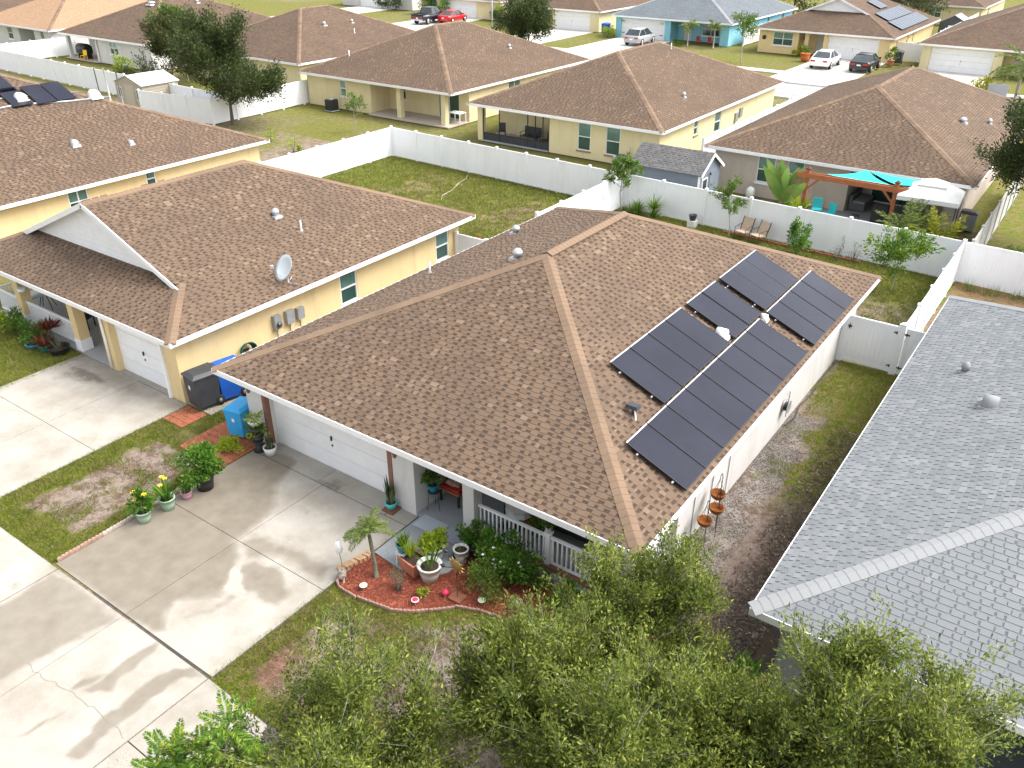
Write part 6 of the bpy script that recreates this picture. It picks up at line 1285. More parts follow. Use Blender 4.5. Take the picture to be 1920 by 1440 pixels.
t = thing('gazebo', 'white fabric canopy with a small raised top beside the pergola', 'gazebo', (12.75, 31.2, .28), R(4)); canvas = M('canvas', (.66, .66, .64), (.6, .6, .58), 3, .85)
MB().add([(-1.35, -1.2, 1.95), (1.35, -1.2, 1.95), (1.35, 1.2, 1.95), (-1.35, 1.2, 1.95), (-.5, -.45, 2.4), (.5, -.45, 2.4), (.5, .45, 2.4), (-.5, .45, 2.4), (-1.35, -1.2, 1.75), (1.35, -1.2, 1.75), (1.35, 1.2, 1.75), (-1.35, 1.2, 1.75)], [(0, 1, 5, 4), (1, 2, 6, 5), (2, 3, 7, 6), (3, 0, 4, 7), (8, 9, 1, 0), (9, 10, 2, 1), (10, 11, 3, 2), (11, 8, 0, 3)]).ob('canopy', canvas, t)
MB().add([(-.62, -.55, 2.42), (.62, -.55, 2.42), (.62, .55, 2.42), (-.62, .55, 2.42), (0, 0, 2.68), (-.62, -.55, 2.36), (.62, -.55, 2.36), (.62, .55, 2.36), (-.62, .55, 2.36)], [(0, 1, 4), (1, 2, 4), (2, 3, 4), (3, 0, 4), (5, 6, 1, 0), (6, 7, 2, 1), (7, 8, 3, 2), (8, 5, 0, 3)]).ob('vent_top', canvas, t)
for x in (-1.25, 1.25):
    for y in (-1.1, 1.1): MB().tube([(x, y, -.28), (x, y, 1.9)], .025, 6).ob('pole', dkgrey, t)
t = thing('banana_plant', 'tall banana like plant with upright paddle leaves behind the back fence', 'banana plant', (5.9, 30.6, 0)); rng = np.random.RandomState(80)
for k in range(17):
    a = -1.6+3.2*(k/16)+rng.uniform(-.1, .1); tl = rng.uniform(.05, .75)*(1 if k % 2 else -1); L = rng.uniform(1.4, 2.1); d = np.array([math.sin(tl)*.9, rng.uniform(-.35, .35), math.cos(tl)]); d /= np.linalg.norm(d); p = np.array([rng.uniform(-.15, .15), 0, rng.uniform(.5, .9)]); sd = unit(np.cross(d, [rng.uniform(-.3, .3), 1, 0])[None])[0]; rows = []
    for i in range(9):
        u = i/8; wd_ = .26*math.sin(math.pi*min(1, u*.95+.08))**.7*(u > .02); d = d+np.array([0, 0, -.05*u]); d /= np.linalg.norm(d); p = p+d*L/8; rows += [p-sd*wd_, p+np.array([0, 0, -.04]), p+sd*wd_]
    F = [(3*i, 3*i+1, 3*i+4, 3*i+3) for i in range(8)]+[(3*i+1, 3*i+2, 3*i+5, 3*i+4) for i in range(8)]; npmesh('leaf', np.array(rows), np.array(F), (lf_dry if k % 6 == 1 else lf_banana), t, smooth=True)
for k in range(5): MB().tube([(rng.uniform(-.2, .2), rng.uniform(-.1, .1), 0), (rng.uniform(-.1, .1), 0, 1.0)], [.08, .05], 7).ob('stalk', M('banana_stalk', (.30, .24, .10), (.2, .17, .08), 9, .8), t)
t = thing('ginger_plant', 'yellow green broad leaved plant at the left pergola post', 'plant', (7.0, 30.0, 0)); V, F = blade_mesh(np.random.RandomState(81), 60, 1.0, .2, 1.3, .7, .25); npmesh('foliage', shift(V, (0, 0, .5)), F, lf_lime, t)
def areca(label, loc, n, L, mat, seed, z=.1): 
    t = thing('areca_palm', label, 'palm', loc); V, F, rb = fronds(np.random.RandomState(seed), n, L, .42, 1.3, (.1, 1.0), 30, .05); npmesh('fronds', shift(V, (0, 0, z)), F, mat, t); q = rb.ob('frond_stems', M('frond_stem', (.20, .24, .06)), t); q.location = (0, 0, z); return t
areca('yellow green areca palm in front of the white canopy', (12.5, 28.6, 0), 34, 2.1, lf_palm, 82, .5); areca('golden areca palm at the right of the canopy behind the fence', (13.9, 28.2, 0), 32, 2.0, lf_gold, 83, .5); shrub('garden_shrub', 'green shrub behind the fence at the far right of the pergola yard', (14.4, 29.4, 0), (.6, .6, .55), 700, .14, lf_mid, 84, 14, .5)
for i, (x, y, rz) in enumerate(((7.6, 31.2, .3), (8.3, 30.8, -.5))): chair(('turquoise garden chair behind the ginger plant', 'turquoise garden chair nearer the pergola post')[i], (x, y, .05), rz, M('turq_plastic', (.03, .45, .48), None, 1, .5), MATS['turq_plastic'] if 'turq_plastic' in MATS else turq)
t = thing('outdoor_sofa', 'grey outdoor sofa on the covered patio', 'sofa', (9.0, 34.3, .05), R(90)); MB().box(-.9, -.4, .05, .9, .4, .42).ob('base', M('grey_wicker', (.12, .12, .125), (.09, .09, .095), 30, .9), t); MB().box(-.9, .25, .421, .9, .42, .8).ob('backrest', MATS['grey_wicker'], t); MB().box(-.85, -.38, .422, .85, .24, .52, top=(.97, .95)).ob('seat_cushion', M('grey_cushion', (.2, .2, .21), None, 1, .9), t)
t = thing('covered_grill', 'black covered grill behind the right pergola post', 'grill', (10.6, 31.6, .05)); MB().box(-.35, -.3, 0, .35, .3, .85, top=(1.05, 1.05)).add([(-.36, -.3, .85), (.36, -.3, .85), (.36, .3, .85), (-.36, .3, .85), (-.33, -.1, 1.1), (.33, -.1, 1.1), (.33, .2, 1.08), (-.33, .2, 1.08)], [(0, 1, 5, 4), (1, 2, 6, 5), (2, 3, 7, 6), (3, 0, 4, 7), (4, 5, 6, 7)]).ob('cover', black, t)
wheelie('grey wheeled bin at the far corner of the tan house', (14.35, 33.6, 0), R(90), grey_metal, dkgrey, 1.0, False)
t = thing('stool', 'small black stool on the pergola patio', 'stool', (9.55, 31.2, .05)); MB().lathe([(.2, .45), (.22, .47), (.2, .5), (.001, .505)], (0, 0, 0), 14).ob('seat', black, t)
for k in range(4): MB().tube([(.14*math.cos(k*1.57), .14*math.sin(k*1.57), .45), (.2*math.cos(k*1.57), .2*math.sin(k*1.57), 0)], .012, 5).ob('leg', black, t)
tag(MB().lathe([(.16, 0), (.2, .06), (.17, .13), (.001, .15)], (8.85, 30.9, .05), 12).ob('cushion', M('yellow_fabric', (.6, .5, .02), None, 1, .9)), 'yellow cushion on the patio floor beside the turquoise chair', 'cushion')
t = thing('water_cooler', 'white and blue drum beside the windows of the tan house', 'drum', (3.6, 32.3, 0)); MB().lathe([(.22, 0), (.24, .4), (.22, .6), (.1, .7), (.001, .71)], (0, 0, 0), 14).ob('drum', whitepot, t)
# trees at the right edge behind the fence
tree('dark_oak', 'dark oak tree at the right picture edge beyond the fence', (17.8, 31.6, 0), 7.2, 1.2, 3.3, .2, 30000, lf_dark, 85, limbs=9, sub=7, twigs=5, tr=.14, up=.2, bmat=bark_dark, spread=.12)
shrub('undergrowth', 'low green undergrowth below the dark oak at the right edge', (17.3, 29.5, 0), (1.1, 1.6, .5), 1200, .16, lf_mid, 86, 20, .5)
# grass clumps along the rear fence at right
t = thing('weeds', 'tall weeds along the fence behind the grey roofed house', 'weeds', (17.4, 25.7, 0)); rng = np.random.RandomState(87); VV, FF, o_ = [], [], 0
for i in range(26):
    V, F = blade_mesh(rng, 12, .5, .012, .7, .4, .1); V = shift(V, (rng.uniform(-1.8, 1.8), rng.uniform(-.3, .15), 0)); VV.append(V); FF.append(F+o_); o_ += len(V)
npmesh('foliage', np.concatenate(VV), np.concatenate(FF), lf_mid, t)
# ------------------------------------------------------------------ sheds
sgrey = M('shed_grey', (.17, .20, .24), (.145, .17, .205), 2, .8)
t = thing('garden_shed', 'blue grey garden shed with shingle roof behind the back fence', 'shed', (-1.9, 28.7, 0)); Wd, Dp, hh, rh = 4.0, 2.6, 1.95, 2.75
MB().box(0, 0, 0, Wd, Dp, hh).ob('wall', sgrey, t)
MB().add([(Wd, 0, hh), (Wd, Dp, hh), (Wd, Dp/2, rh-.02), (Wd-.06, 0, hh), (Wd-.06, Dp, hh), (Wd-.06, Dp/2, rh-.02)], [(0, 1, 2), (5, 4, 3), (0, 2, 5, 3), (1, 4, 5, 2)]).ob('gable', sgrey, t)
rf_ = MB(); p_ = (rh-hh)/(Dp/2); c_ = 1/math.sqrt(1+p_*p_)
for sg in (0, 1):
    y0 = -.15 if not sg else Dp+.15; zz = hh-.15*p_; V = [(-.12, y0, zz), (Wd+.15, y0, zz), (Wd+.15, Dp/2, rh), (-.12, Dp/2, rh)]; V += [(x, y, z+.05) for x, y, z in V]; rf_.add(V, [(3, 2, 1, 0), (4, 5, 6, 7), (0, 1, 5, 4), (1, 2, 6, 5), (2, 3, 7, 6), (3, 0, 4, 7)])
srf = rf_.ob('roof', GY['under'], t)
pl = Plane((-.12, -.15, hh-.15*p_+.052), (1, 0, 0), (0, c_, p_*c_), Wd+.27, lambda v: v*0, lambda v: v*0+Wd+.27, (Dp/2+.15)/c_); T, _ = tabs_of(pl, np.random.RandomState(5)); Tv = tab_verts(pl, T)
stuff(npmesh('shingle_field', Tv.reshape(-1, 3), (TF[None]+np.arange(len(Tv))[:, None, None]*8).reshape(-1, 4), shinglemat('shingle_shed', [(0, (.10, .094, .088)), (.5, (.12, .113, .106)), (1, (.15, .141, .132))], (.09, .085, .08), .3), srf))
MB().bar((Wd+.16, -.15, hh-.15*p_-.02), (Wd+.16, Dp/2, rh-.02), .03, .14).bar((Wd+.16, Dp+.15, hh-.15*p_-.02), (Wd+.16, Dp/2, rh-.02), .03, .14).ob('barge_board', white, t)
for x, y in ((Wd-.06, -.012), ): MB().box(x-.04, y-.0, 0, x+.075, y+.011, hh).ob('corner_trim', white, t)
MB().box(Wd+.002, .3, .85, Wd+.03, .95, 1.6).ob('window', white, t); MB().box(Wd+.031, .36, .91, Wd+.034, .89, 1.54).ob('pane', glass_dark, t); MB().box(Wd+.002, 1.25, .05, Wd+.03, 2.2, 1.85).ob('door', sgrey, t)
MB().lathe([(.03, 0), (.06, .02), (.06, .1), (.001, .12)], (Wd+.05, 1.1, 1.75), 8, axis='x').ob('lamp', black, t)
t = thing('garden_shed', 'tan metal shed with white roof by the fence at upper left', 'shed', (-46.6, 26.3, 0)); tanm = M('tan_metal', (.44, .38, .30), (.40, .345, .27), 2, .6)
MB().box(0, 0, 0, 3.6, 3.2, 1.95).ob('wall', tanm, t); MB().add([(0, 0, 1.95), (3.6, 0, 1.95), (1.8, 0, 2.5), (0, .06, 1.95), (3.6, .06, 1.95), (1.8, .06, 2.5)], [(0, 1, 2), (5, 4, 3)]).ob('gable', tanm, t)
for k in range(10): MB().box(3.6, .02, .1+k*.185, 3.615, 3.18, .1+k*.185+.02).ob('siding_rib', M('tan_rib', (.30, .25, .19), None, 1, .7), t)
for s_ in (0, 1):
    x0 = -.12 if not s_ else 3.72; V = [(x0, -.1, 1.92), (1.8, -.1, 2.52), (1.8, 3.3, 2.52), (x0, 3.3, 1.92)]; V += [(x, y, z+.04) for x, y, z in V]; MB().add(V, [(3, 2, 1, 0), (4, 5, 6, 7), (0, 1, 5, 4), (1, 2, 6, 5), (2, 3, 7, 6), (3, 0, 4, 7)]).ob('roof', M('shed_white_roof', (.62, .66, .68), None, 1, .4), t)
for x in (.35, 2.75): q = MB().box(x, -.03, .8, x+.5, -.002, 1.6).ob('window', white, t); MB().box(x+.05, -.036, .85, x+.45, -.031, 1.55).ob('pane', glass_dark, t)
MB().box(1.2, -.025, .05, 2.4, -.002, 1.85).ob('door', M('tan_door', (.5, .44, .35), None, 1, .6), t)
for i, (x, y, h_) in enumerate(((-43.9, 23.4, 3.6), (-42.3, 23.2, 3.7), (-42.6, 24.3, 3.4))):
    tag(MB().tube([(x, y, 0), (x-.15, y, h_)], .05 if i else .035, 7).ob('pole', (dkgrey, white, grey_metal)[i]), ('dark thin pole left of the tan shed', 'white pole between dark pole and tan shed', 'grey pole just left of the tan shed')[i], 'pole')
t = thing('garden_shed', 'dark grey shed behind the yellow house across the street', 'shed', (-2.0, 105.5, 0)); MB().box(0, 0, 0, 3, 3.2, 2.2).add([(0, 0, 2.2), (3, 0, 2.2), (1.5, 0, 3.0), (0, 3.2, 2.2), (3, 3.2, 2.2), (1.5, 3.2, 3.0)], [(0, 1, 2), (5, 4, 3)]).ob('wall', M('shed_dark', (.09, .09, .10), None, 1, .8), t)
MB().add([(-.1, -.1, 2.2), (1.5, -.1, 3.04), (1.5, 3.3, 3.04), (-.1, 3.3, 2.2)], [(0, 1, 2, 3)]).add([(3.1, -.1, 2.2), (3.1, 3.3, 2.2), (1.5, 3.3, 3.04), (1.5, -.1, 3.04)], [(0, 1, 2, 3)]).ob('roof', grey_metal, t); MB().box(1.0, -.03, 1.3, 2.0, -.003, 1.9).ob('window', white, t)
# ------------------------------------------------------------------ air conditioners
def ac(label, loc, body):
    t = thing('air_conditioner', label, 'air conditioner', loc); MB().box(-.42, -.42, 0, .42, .42, .06).ob('pad', stucco_grey, t)
    MB().box(-.36, -.36, .06, .36, .36, .86).ob('cabinet', body, t); lv = MB()
    for k in range(9): lv.box(-.372, -.372, .12+k*.08, .372, .372, .135+k*.08)
    lv.ob('louvres', dkgrey if body is not black else black, t); MB().lathe([(.27, .861), (.29, .9), (.05, .93), (.001, .93)], (0, 0, 0), 16).ob('fan_guard', dkgrey if body is not black else grey_metal, t)
    MB().tube([(.3, .36, .3), (.3, .6, .3), (.3, .62, 1.3)], .02, 5).ob('pipe', stucco_cream, t)
ac('black air conditioner on a pad behind the cream patio house', (-31.8, 35.2, 0), black); ac('grey air conditioner beside the tall rear windows', (-5.1, 33.4, 0), galv)
# cream patio house: table, mats, young trees in its yard
t = thing('patio_table', 'small white table on the cream house patio', 'table', (-20.9, 37.3, .09)); MB().box(-.55, -.4, .72, .55, .4, .77).ob('top', white, t)
for x, y in ((-.5, -.35), (.5, -.35), (.5, .35), (-.5, .35)): MB().bar((x, y, 0), (x, y, .72), .05).ob('leg', white, t)
t = thing('loveseat', 'dark metal loveseat on the screened porch', 'bench', (-13.2, 35.6, .08)); MB().box(-.65, -.3, .38, .65, .3, .45).ob('seat', dkgrey, t); MB().box(-.65, .24, .45, .65, .32, .98).ob('backrest', dkgrey, t)
for x in (-.66, .62): MB().tube([(x, -.3, 0), (x, -.3, .65), (x, .28, .68), (x, .3, 0)], .022, 5).ob('arm', black, t)
chair('dark patio chair at the left of the screened porch', (-15.6, 35.6, .08), R(30), dkgrey, black); chair('dark patio chair at the right of the screened porch', (-11.8, 35.2, .08), R(-40), dkgrey, black)
tree('young_tree', 'thin young tree on the lawn in front of the cream patio house', (-24.9, 30.8, 0), 2.9, 1.0, .95, .17, 700, lf_mid, 90, limbs=6, sub=4, twigs=3, tr=.03, up=.3, spread=.12)
shrub('young_plant', 'small yellow green plant on the back lawn beside the young tree', (-27.8, 25.6, 0), (.45, .45, .5), 260, .13, lf_lime, 91, 8, .4, 6); shrub('young_plant', 'small shrub near the white fence on the cream house lawn', (-24.4, 24.6, 0), (.5, .45, .5), 260, .13, lf_lime, 92, 8, .4, 6)
potted('potted_plant', 'black pot on the back lawn near the left fence', (-23.3, 24.0, 0), .2, .26, black, 'bush', lf_mid, 93, (.25, .25, .25), 120, .1, .5)
# big trees at upper left
tree('oak_tree', 'big dark oak tree on the lawn in front of the brown roofs', (-34.2, 27.5, 0), 6.9, 1.3, 3.9, .24, 36000, lf_dark, 94, limbs=10, sub=8, twigs=6, tr=.15, up=.25, bmat=bark_dark, spread=.12)
tree('rusty_tree', 'rounded tree with rusty brown tinged leaves behind the white fence', (-49.5, 33.3, 0), 5.6, .8, 2.9, .26, 15000, lf_rust, 95, limbs=8, sub=7, twigs=5, tr=.1, up=.3, bmat=bark_dark, spread=.14)
tree('green_tree', 'bright green bushy tree between rusty tree and big oak', (-51.5, 36.3, 0), 6.2, 1.0, 2.5, .28, 11000, lf_mid, 96, limbs=8, sub=6, twigs=5, tr=.1, up=.3, spread=.14)
shrub('lime_bush', 'lime green bush beside the white house patio', (-56.3, 33.2, 0), (1.1, 1.0, 1.1), 1000, .22, lf_lime, 97, 16, .5)
t = thing('barbecue', 'black barbecue on the white house patio', 'barbecue', (-71.2, 38.2, .07)); MB().box(-.9, -.4, .5, .9, .4, .95).ob('body', black, t); MB().lathe([(.45, -.8), (.5, -.75), (.5, .75), (.45, .8)], (0, 0, .95), 14, axis='x').ob('lid', black, t)
for x in (-.75, .75): MB().box(x-.06, -.3, 0, x+.06, .3, .5).ob('leg', black, t)
chair('yellow chair in front of the black barbecue', (-70.3, 37.5, .07), R(20), yellow_fl, yellow_fl)
# ------------------------------------------------------------------ cars
def car(name, label, loc, rz, paint, kind='sedan'):
    t = thing(name, label, 'pickup' if kind == 'pickup' else 'car', loc, rz)       # front towards +x
    if kind == 'pickup': L, Wd, st = 5.6, 1.95, [(-2.8, .62, 1.0, .90), (-2.75, .5, 1.12, .97), (-.9, .45, 1.12, .97), (1.2, .45, 1.14, .97), (2.3, .45, 1.08, .93), (2.72, .5, .95, .85), (2.8, .6, .8, .75)]; gh = [(-.95, 1.12, .90), (-.85, 1.80, .74), (.45, 1.84, .74), (1.25, 1.14, .90)]; wx, wr = (-1.75, 1.75), .40
    elif kind == 'suv': L, Wd, st = 4.6, 1.86, [(-2.3, .55, .95, .80), (-2.22, .35, 1.05, .90), (-1.2, .30, 1.02, .93), (.8, .30, .98, .93), (1.8, .32, .90, .88), (2.2, .4, .75, .78), (2.3, .5, .65, .66)]; gh = [(-2.15, 1.03, .82), (-1.5, 1.58, .66), (.15, 1.62, .66), (1.15, .98, .82)]; wx, wr = (-1.4, 1.4), .36
    else: L, Wd, st = 4.7, 1.82, [(-2.35, .50, .88, .76), (-2.25, .32, .96, .86), (-1.3, .26, .94, .91), (.8, .26, .88, .91), (1.8, .28, .80, .86), (2.25, .36, .66, .74), (2.35, .45, .58, .62)]; gh = [(-1.85, .94, .80), (-1.0, 1.40, .60), (.2, 1.44, .60), (1.15, .90, .80)]; wx, wr = (-1.42, 1.42), .33
    V = []; F = []
    for x, z0, z1, hw_ in st:
        zm = (z0+z1)/2+.05
        for y, z in ((-hw_*.92, z0), (-hw_, zm), (-hw_*.95, z1-.04), (-hw_*.8, z1), (hw_*.8, z1), (hw_*.95, z1-.04), (hw_, zm), (hw_*.92, z0)): V.append((x, y, z))
    n = 8
    for i in range(len(st)-1): F += [(i*n+k, i*n+(k+1) % n, (i+1)*n+(k+1) % n, (i+1)*n+k)[::-1] for k in range(n)]
    F += [tuple(range(n)), tuple((len(st)-1)*n+k for k in reversed(range(n)))]; MB().add(V, F, True).ob('body', paint, t)
    g = MB(); V = []
    for x, z, hw_ in gh: V += [(x, -hw_, z), (x, hw_, z)]
    roofz_ = gh[1][1]
    g.add(V, [(0, 1, 3, 2), (4, 5, 7, 6), (0, 2, 4, 6), (1, 7, 5, 3)]); g.ob('windows', glass_dark, t)
    r_ = MB(); a, b = gh[1], gh[2]; r_.add([(a[0]-.05, -a[2]-.01, a[1]-.02), (a[0]-.05, a[2]+.01, a[1]-.02), (b[0]+.05, b[2]+.01, b[1]-.02), (b[0]+.05, -b[2]-.01, b[1]-.02), (a[0]+.1, -a[2]*.9, a[1]+.04), (a[0]+.1, a[2]*.9, a[1]+.04), (b[0]-.1, b[2]*.9, b[1]+.03), (b[0]-.1, -b[2]*.9, b[1]+.03)], [(0, 1, 2, 3), (4, 7, 6, 5), (0, 3, 7, 4), (1, 5, 6, 2), (0, 4, 5, 1), (3, 2, 6, 7)], True); r_.ob('roof_panel', paint, t)
    for s_ in (-1, 1):
        for i, j in ((0, 1), (2, 3)): MB().bar((gh[i][0], s_*(gh[i][2]+.005), gh[i][1]), (gh[j][0], s_*(gh[j][2]+.005), gh[j][1]), .07, .05).ob('pillar', paint, t)
        MB().bar(((gh[1][0]+gh[2][0])/2, s_*(gh[1][2]+.005), gh[1][1]), ((gh[0][0]+gh[3][0])/2, s_*(gh[0][2]+.005), gh[0][1]), .06, .05).ob('pillar', paint, t)
        MB().box(.75, s_*Wd*.5 if s_ > 0 else -Wd*.5-.14, gh[0][1]-.02, .92, s_*Wd*.5+.14 if s_ > 0 else -Wd*.5, gh[0][1]+.12).ob('mirror', paint, t)
        MB().box(-L/2-.005, s_*.55-.2, st[0][2]-.2, -L/2+.16, s_*.55+.2, st[0][2]-.06).ob('taillight', M('tail_red', (.45, .01, .015), None, 1, .25), t); MB().box(L/2-.16, s_*.55-.17, st[-1][2]-.12, L/2-.01, s_*.55+.17, st[-1][2]+.02).ob('headlight', M('headlight', (.7, .72, .75), None, 1, .15), t)
        for x in wx:
            w_ = MB().lathe([(wr*.6, -.11), (wr*.95, -.11), (wr, -.06), (wr, .06), (wr*.95, .11), (wr*.6, .11)], (x, s_*(Wd/2-.10), wr), 20, axis='y').ob('wheel', rubber, t); MB().lathe([(.001, -.118), (wr*.62, -.112), (wr*.62, .112), (.001, .118)], (x, s_*(Wd/2-.10), wr), 14, axis='y').ob('rim', chrome, w_)
    MB().box(-L/2-.012, -.17, .62 if kind != 'pickup' else .72, -L/2+.04, .17, .74 if kind != 'pickup' else .84).ob('number_plate', white, t)
    MB().box(-L/2-.03, -Wd*.43, st[0][1]-.14, -L/2+.2, Wd*.43, st[0][1]+.04).ob('rear_bumper', paint if kind != 'pickup' else chrome, t)
    if kind == 'pickup': MB().box(-2.62, -.78, 1.122, -1.0, .78, 1.128).ob('bed_floor', black, t); MB().box(-2.78, -.93, 1.12, -2.66, .93, 1.24).box(-2.66, -.93, 1.12, -.95, -.82, 1.24).box(-2.66, .82, 1.12, -.95, .93, 1.24).ob('bed_rail', paint, t)
    t.scale = (1.1, 1.1, 1.1); return t
P_ = lambda n, c: M(n, c, None, 1, .22, .1, spec=.7)
car('parked_car', 'white sedan parked in front of the yellow house', (-7.0, 79.2, .045), R(92), P_('car_white', (.75, .75, .76)))
car('parked_car', 'black sedan parked in front of the yellow house', (-3.2, 79.5, .045), R(91), P_('car_black', (.012, .013, .018)))
car('parked_car', 'silver crossover parked at the light blue house', (-29.6, 82.4, .045), R(93), P_('car_silver', (.36, .37, .39)), 'suv')
car('parked_car', 'red sedan parked beside the black pickup', (-60.4, 85.9, .045), R(96), P_('car_red', (.55, .01, .015)))
car('pickup_truck', 'black pickup truck parked at the top of the picture', (-62.5, 83.6, .045), R(94), P_('car_navy', (.012, .014, .02)), 'pickup')
# ------------------------------------------------------------------ across the street
wheelie('dark wheeled bin beside the yellow house across the street', (-1.5, 85.3, 0), R(0), dkgrey, dkgrey, 1.25, False)
wheelie('blue wheeled bin beside the light blue house', (-37.2, 87.6, 0), R(0), blue_plastic, blue_plastic, 1.3, False)
wheelie('blue wheeled bin behind the red sedan', (-57.6, 92.0, 0), R(0), blue_plastic, blue_plastic, 1.2, False)
potted('potted_plant', 'green plant in a large orange planter by the white sedan', (-9.85, 81.6, .05), .5, .75, M('orange_pot', (.60, .16, .05), None, 1, .7), 'bush', lf_mid, 110, (.55, .55, .4), 260, .2, .5, .8)
potted('potted_plant', 'plant in a red planter by the black sedan', (-1.75, 83.4, .05), .35, .55, terracotta, 'bush', lf_mid, 111, (.6, .6, .6), 300, .22, .5, .8)
shrub('croton_bush', 'yellow and orange croton at the yellow house porch', (-11.6, 84.4, 0), (.6, .5, .65), 300, .25, lf_gold, 112, 10, .5)
shrub('box_hedge', 'clipped bright green hedge beside the light blue house drive', (-35.7, 85.6, 0), (.95, .7, .7), 1300, .13, lf_lime, 113, 30, .6, sp=.3)
shrub('small_hedge', 'small round bush in front of the light blue house', (-25.6, 84.2, 0), (.7, .6, .4), 400, .15, lf_mid, 114, 12, .6)
tree('round_tree', 'rounded dark green tree in front of the cream house', (-38.9, 73.0, 0), 3.6, .15, 3.2, .32, 24000, lf_dark, 115, limbs=12, sub=8, twigs=6, tr=.14, up=.2, bmat=bark_dark, spread=.16)
tree('young_tree', 'young leafy street tree on the lawn before the yellow house', (-14.7, 76.3, 0), 5.0, 1.6, 1.7, .26, 1500, lf_mid, 116, limbs=7, sub=5, twigs=4, tr=.06, up=.35, spread=.14)
for i, (x, y) in enumerate(((-24.6, 84.6), (-21.4, 84.6))): palm('small_palm', ('small palm in front of the light blue house near its door', 'small palm in front of the light blue house window')[i], (x, y, 0), bark, 2.0, 12, 1.3, .5, lf_palm, 117+i, .08, (0, 0), 1.5, (.2, 1.3), .07, 18)
for i, x in enumerate((-24.0, -22.6)): chair(('red chair by the light blue house door', 'red chair under the light blue house window')[i], (x, 86.4, 0), R(180), red_fab, red_fab)
palm('feather_palm', 'feathery palm in front of the cream house at the right edge', (11.2, 72.0, 0), bark, 2.6, 18, 2.6, .75, lf_palm, 120, .12, (0, 0), 1.5, (.2, 1.3), .09, 24)
shrub('golden_bush', 'golden yellow bush left of the feathery palm', (8.6, 71.6, 0), (1.0, .9, .8), 500, .3, lf_gold, 121, 12, .35)
tag(MB().box(9.3, 69.3, .0, 10.8, 69.35, 1.5).ob('utility_panel', stucco_grey), 'grey panel behind the feathery palm at the right edge', 'panel')
for i, (x, y, r_) in enumerate(((-66.6, 91.0, 1.4), (-69.3, 91.2, 1.3), (-77.0, 92.5, 1.6), (-80, 92.8, 1.1), (-56.8, 91.2, 1.0), (-53.5, 88.0, .8))):
    shrub('front_shrub', ('leafy shrub left of the black pickup', 'taller leafy shrub farther left of the black pickup', 'wide dark shrub in front of the white house at the top', 'small dark bush at the left of the wide shrub', 'small shrub right of the red sedan', 'dark bush by the cream house window')[i], (x, y, 0), (r_, r_*.8, r_*.9), 700, .25, (lf_shrub, lf_mid, lf_dark, lf_dark, lf_mid, lf_dark)[i], 130+i, 16, .5)
palm('small_palm', 'small palm right of the red sedan', (-55.8, 91.0, 0), bark, 1.5, 12, 1.6, .55, lf_lime, 140, .09, (0, 0), 1.4, (.2, 1.2), .07, 18)
tag(MB().lathe([(.09, 0), (.07, 6.0), (.001, 6.01)], (-44.5, 73.5, 0), 10).ob('street_pole', stucco_grey), 'pale grey street pole beyond the brown roof', 'pole')
tree('far_tree', 'dark rounded tree behind the yellow house at the top right', (-7.6, 118, 0), 6.0, .8, 4.0, .4, 4500, lf_dark, 141, limbs=10, sub=8, twigs=5, tr=.16, up=.2, bmat=bark_dark, spread=.16)
tree('far_tree', 'green tree behind the light blue house at the top', (-24.5, 120, 0), 5.0, .8, 4.2, .4, 4000, lf_dark, 142, limbs=10, sub=8, twigs=5, tr=.16, up=.2, bmat=bark_dark, spread=.16)
# ------------------------------------------------------------------ trees in front of the camera
OAK = dict(leaf=.092, mat=lf_oak, limbs=13, sub=10, twigs=9, up=.75, tr=.10, spread=.075, lp_=.55)
tree('young_oak', 'young oak whose top reaches the porch corner at the bottom of the picture', (14.9, -2.2, 0), 3.6, .7, 1.75, nleaf=52000, seed=200, **OAK)
tree('young_oak', 'low young oak beside the curved end of the mulch bed', (13.7, -4.2, 0), 3.1, .5, 1.9, nleaf=52000, seed=204, **OAK)
tree('young_oak', 'young oak at the bottom centre between the other oaks', (15.6, -4.9, 0), 3.7, .7, 2.0, nleaf=58000, seed=203, **OAK)
tree('young_oak', 'young oak in front of the dirt strip, left of the grey roof corner', (17.2, -3.5, 0), 3.6, .7, 1.8, nleaf=52000, seed=205, **OAK)
tree('young_oak', 'young oak in front of the grey roofed house at the bottom right', (18.85, -2.3, 0), 4.3, .8, 2.0, nleaf=58000, seed=201, **OAK)
tree('young_oak', 'young oak at the bottom left beside the driveway', (12.2, -6.8, 0), 4.2, .8, 2.0, nleaf=58000, seed=202, **OAK)
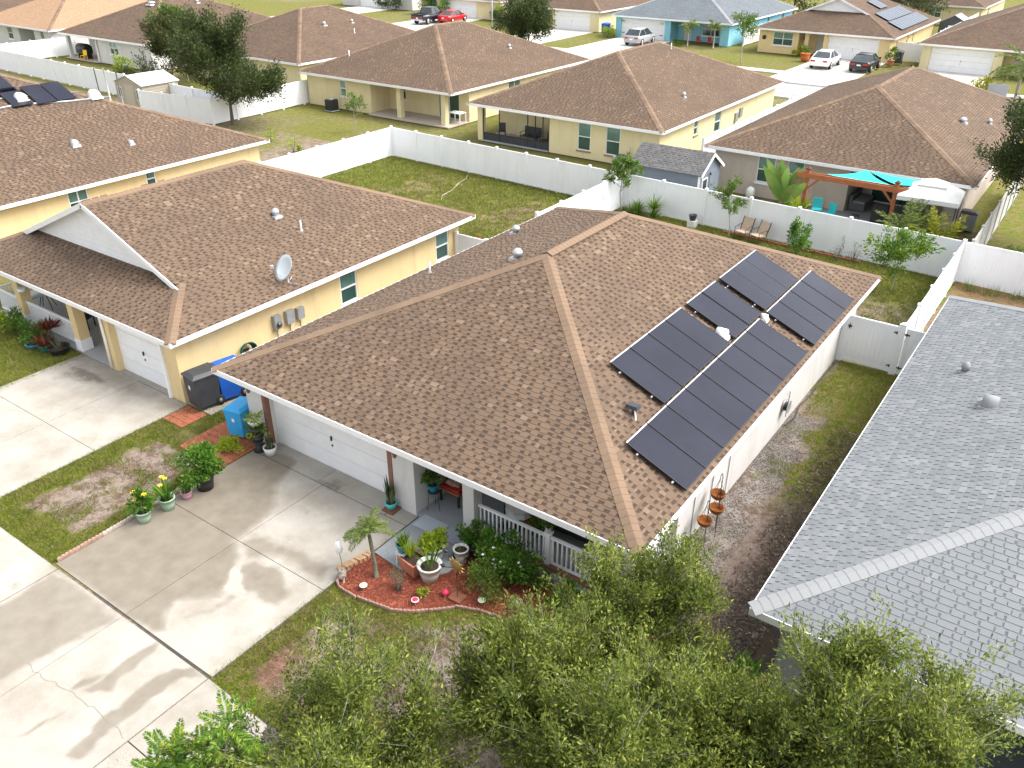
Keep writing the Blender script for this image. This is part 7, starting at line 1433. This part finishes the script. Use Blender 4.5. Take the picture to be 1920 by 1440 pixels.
# feathery sapling at the lower left
t = thing('feathery_sapling', 'bright yellow green feathery sapling at the bottom left over the sidewalk', 'sapling', (10.75, -8.3, 0)); rng = np.random.RandomState(210); st = MB(); V0, F0, o_ = [], [], 0
for k, (dx, dy, z) in enumerate(((-.75, -.1, 2.35), (-.35, .15, 2.55), (-1.1, .0, 2.1), (.0, .5, 3.1), (.45, .35, 2.6), (-.55, .45, 2.3), (-.9, -.35, 2.2), (.0, -.25, 2.5), (-.3, -.4, 2.3))):
    st.tube([(0, 0, 0), (dx*.15, dy*.15, z*.5), (dx*.6, dy*.6, z*.85), (dx, dy, z)], [.03, .024, .016, .01], 6, False)
    V, F, rb = fronds(rng, 8, .60, .13, .5, (.6, 1.5), 38, .03); V0.append(shift(V, (dx, dy, z))); F0.append(F+o_); o_ += len(V)
st.ob('stems', bark, t); npmesh('foliage', np.concatenate(V0), np.concatenate(F0), lf_jac, t)
shrub('fern_clump', 'bright green fern like clump at the corner of the grey roofed house', (16.6, -.6, 0), (.8, .5, .7), 700, .24, lf_shrub, 211, 12, .25, 4)
# ------------------------------------------------------------------ grass
notbed = lambda x, y: ~inpoly(x, y, bedpoly)
lawn('grass', 'grass on the strip between the two driveways', 60000, -2.76, 1.0, -5.98, 1.4, 300, .065)
lawn('grass', 'patchy grass of the front yard by the flower bed', 80000, 6.98, 16, -6.04, -.6, 301, .065, notbed)
lawn('grass', 'grass and weeds in the side yard', 42000, 13.3, 17, -2, 16, 302, .07)
lawn('grass', 'grass of the main house back yard', 60000, -1.4, 15.1, 18, 26.6, 303, .11, wd=.022)
lawn('grass', 'patchy grass of the left neighbour back yard', 80000, -18.6, -1.5, 15, 27.5, 304, .10, wd=.028)
lawn('grass', 'lush grass in front of the left neighbour porch', 22000, -13, -8.55, -4, .8, 305, .08)
lawn('grass', 'dry straw grass behind the grey roofed house', 16000, 15.4, 26, 18.2, 26, 306, .09, thr=.2, mat=lf_dry, wd=.02)
lawn('grass', 'grass by the street below the oaks', 20000, 7.2, 18, -12, -8, 307, .06)
lawn('dead_grass', 'dead brown grass tufts on the bare sand of the strip', 16000, -2.6, .95, -5.7, .9, 308, .05, lambda x, y: fbm(x, y, .6, 90) > .5, thr=.12, mat=lf_dead, wd=.014)
lawn('dead_grass', 'dead brown grass tufts on the bare sand of the front yard', 42000, 7.1, 15, -5.9, -.7, 309, .05, lambda x, y: notbed(x, y) & (fbm(x, y, .7, 91) > .47), thr=.1, mat=lf_dead, wd=.014)
lawn('dead_grass', 'dead brown grass in the left neighbour back yard', 26000, -18.6, -1.5, 15, 27.4, 310, .06, lambda x, y: fbm(x, y, 1.2, 92) > .5, thr=.2, mat=lf_dead, wd=.03)
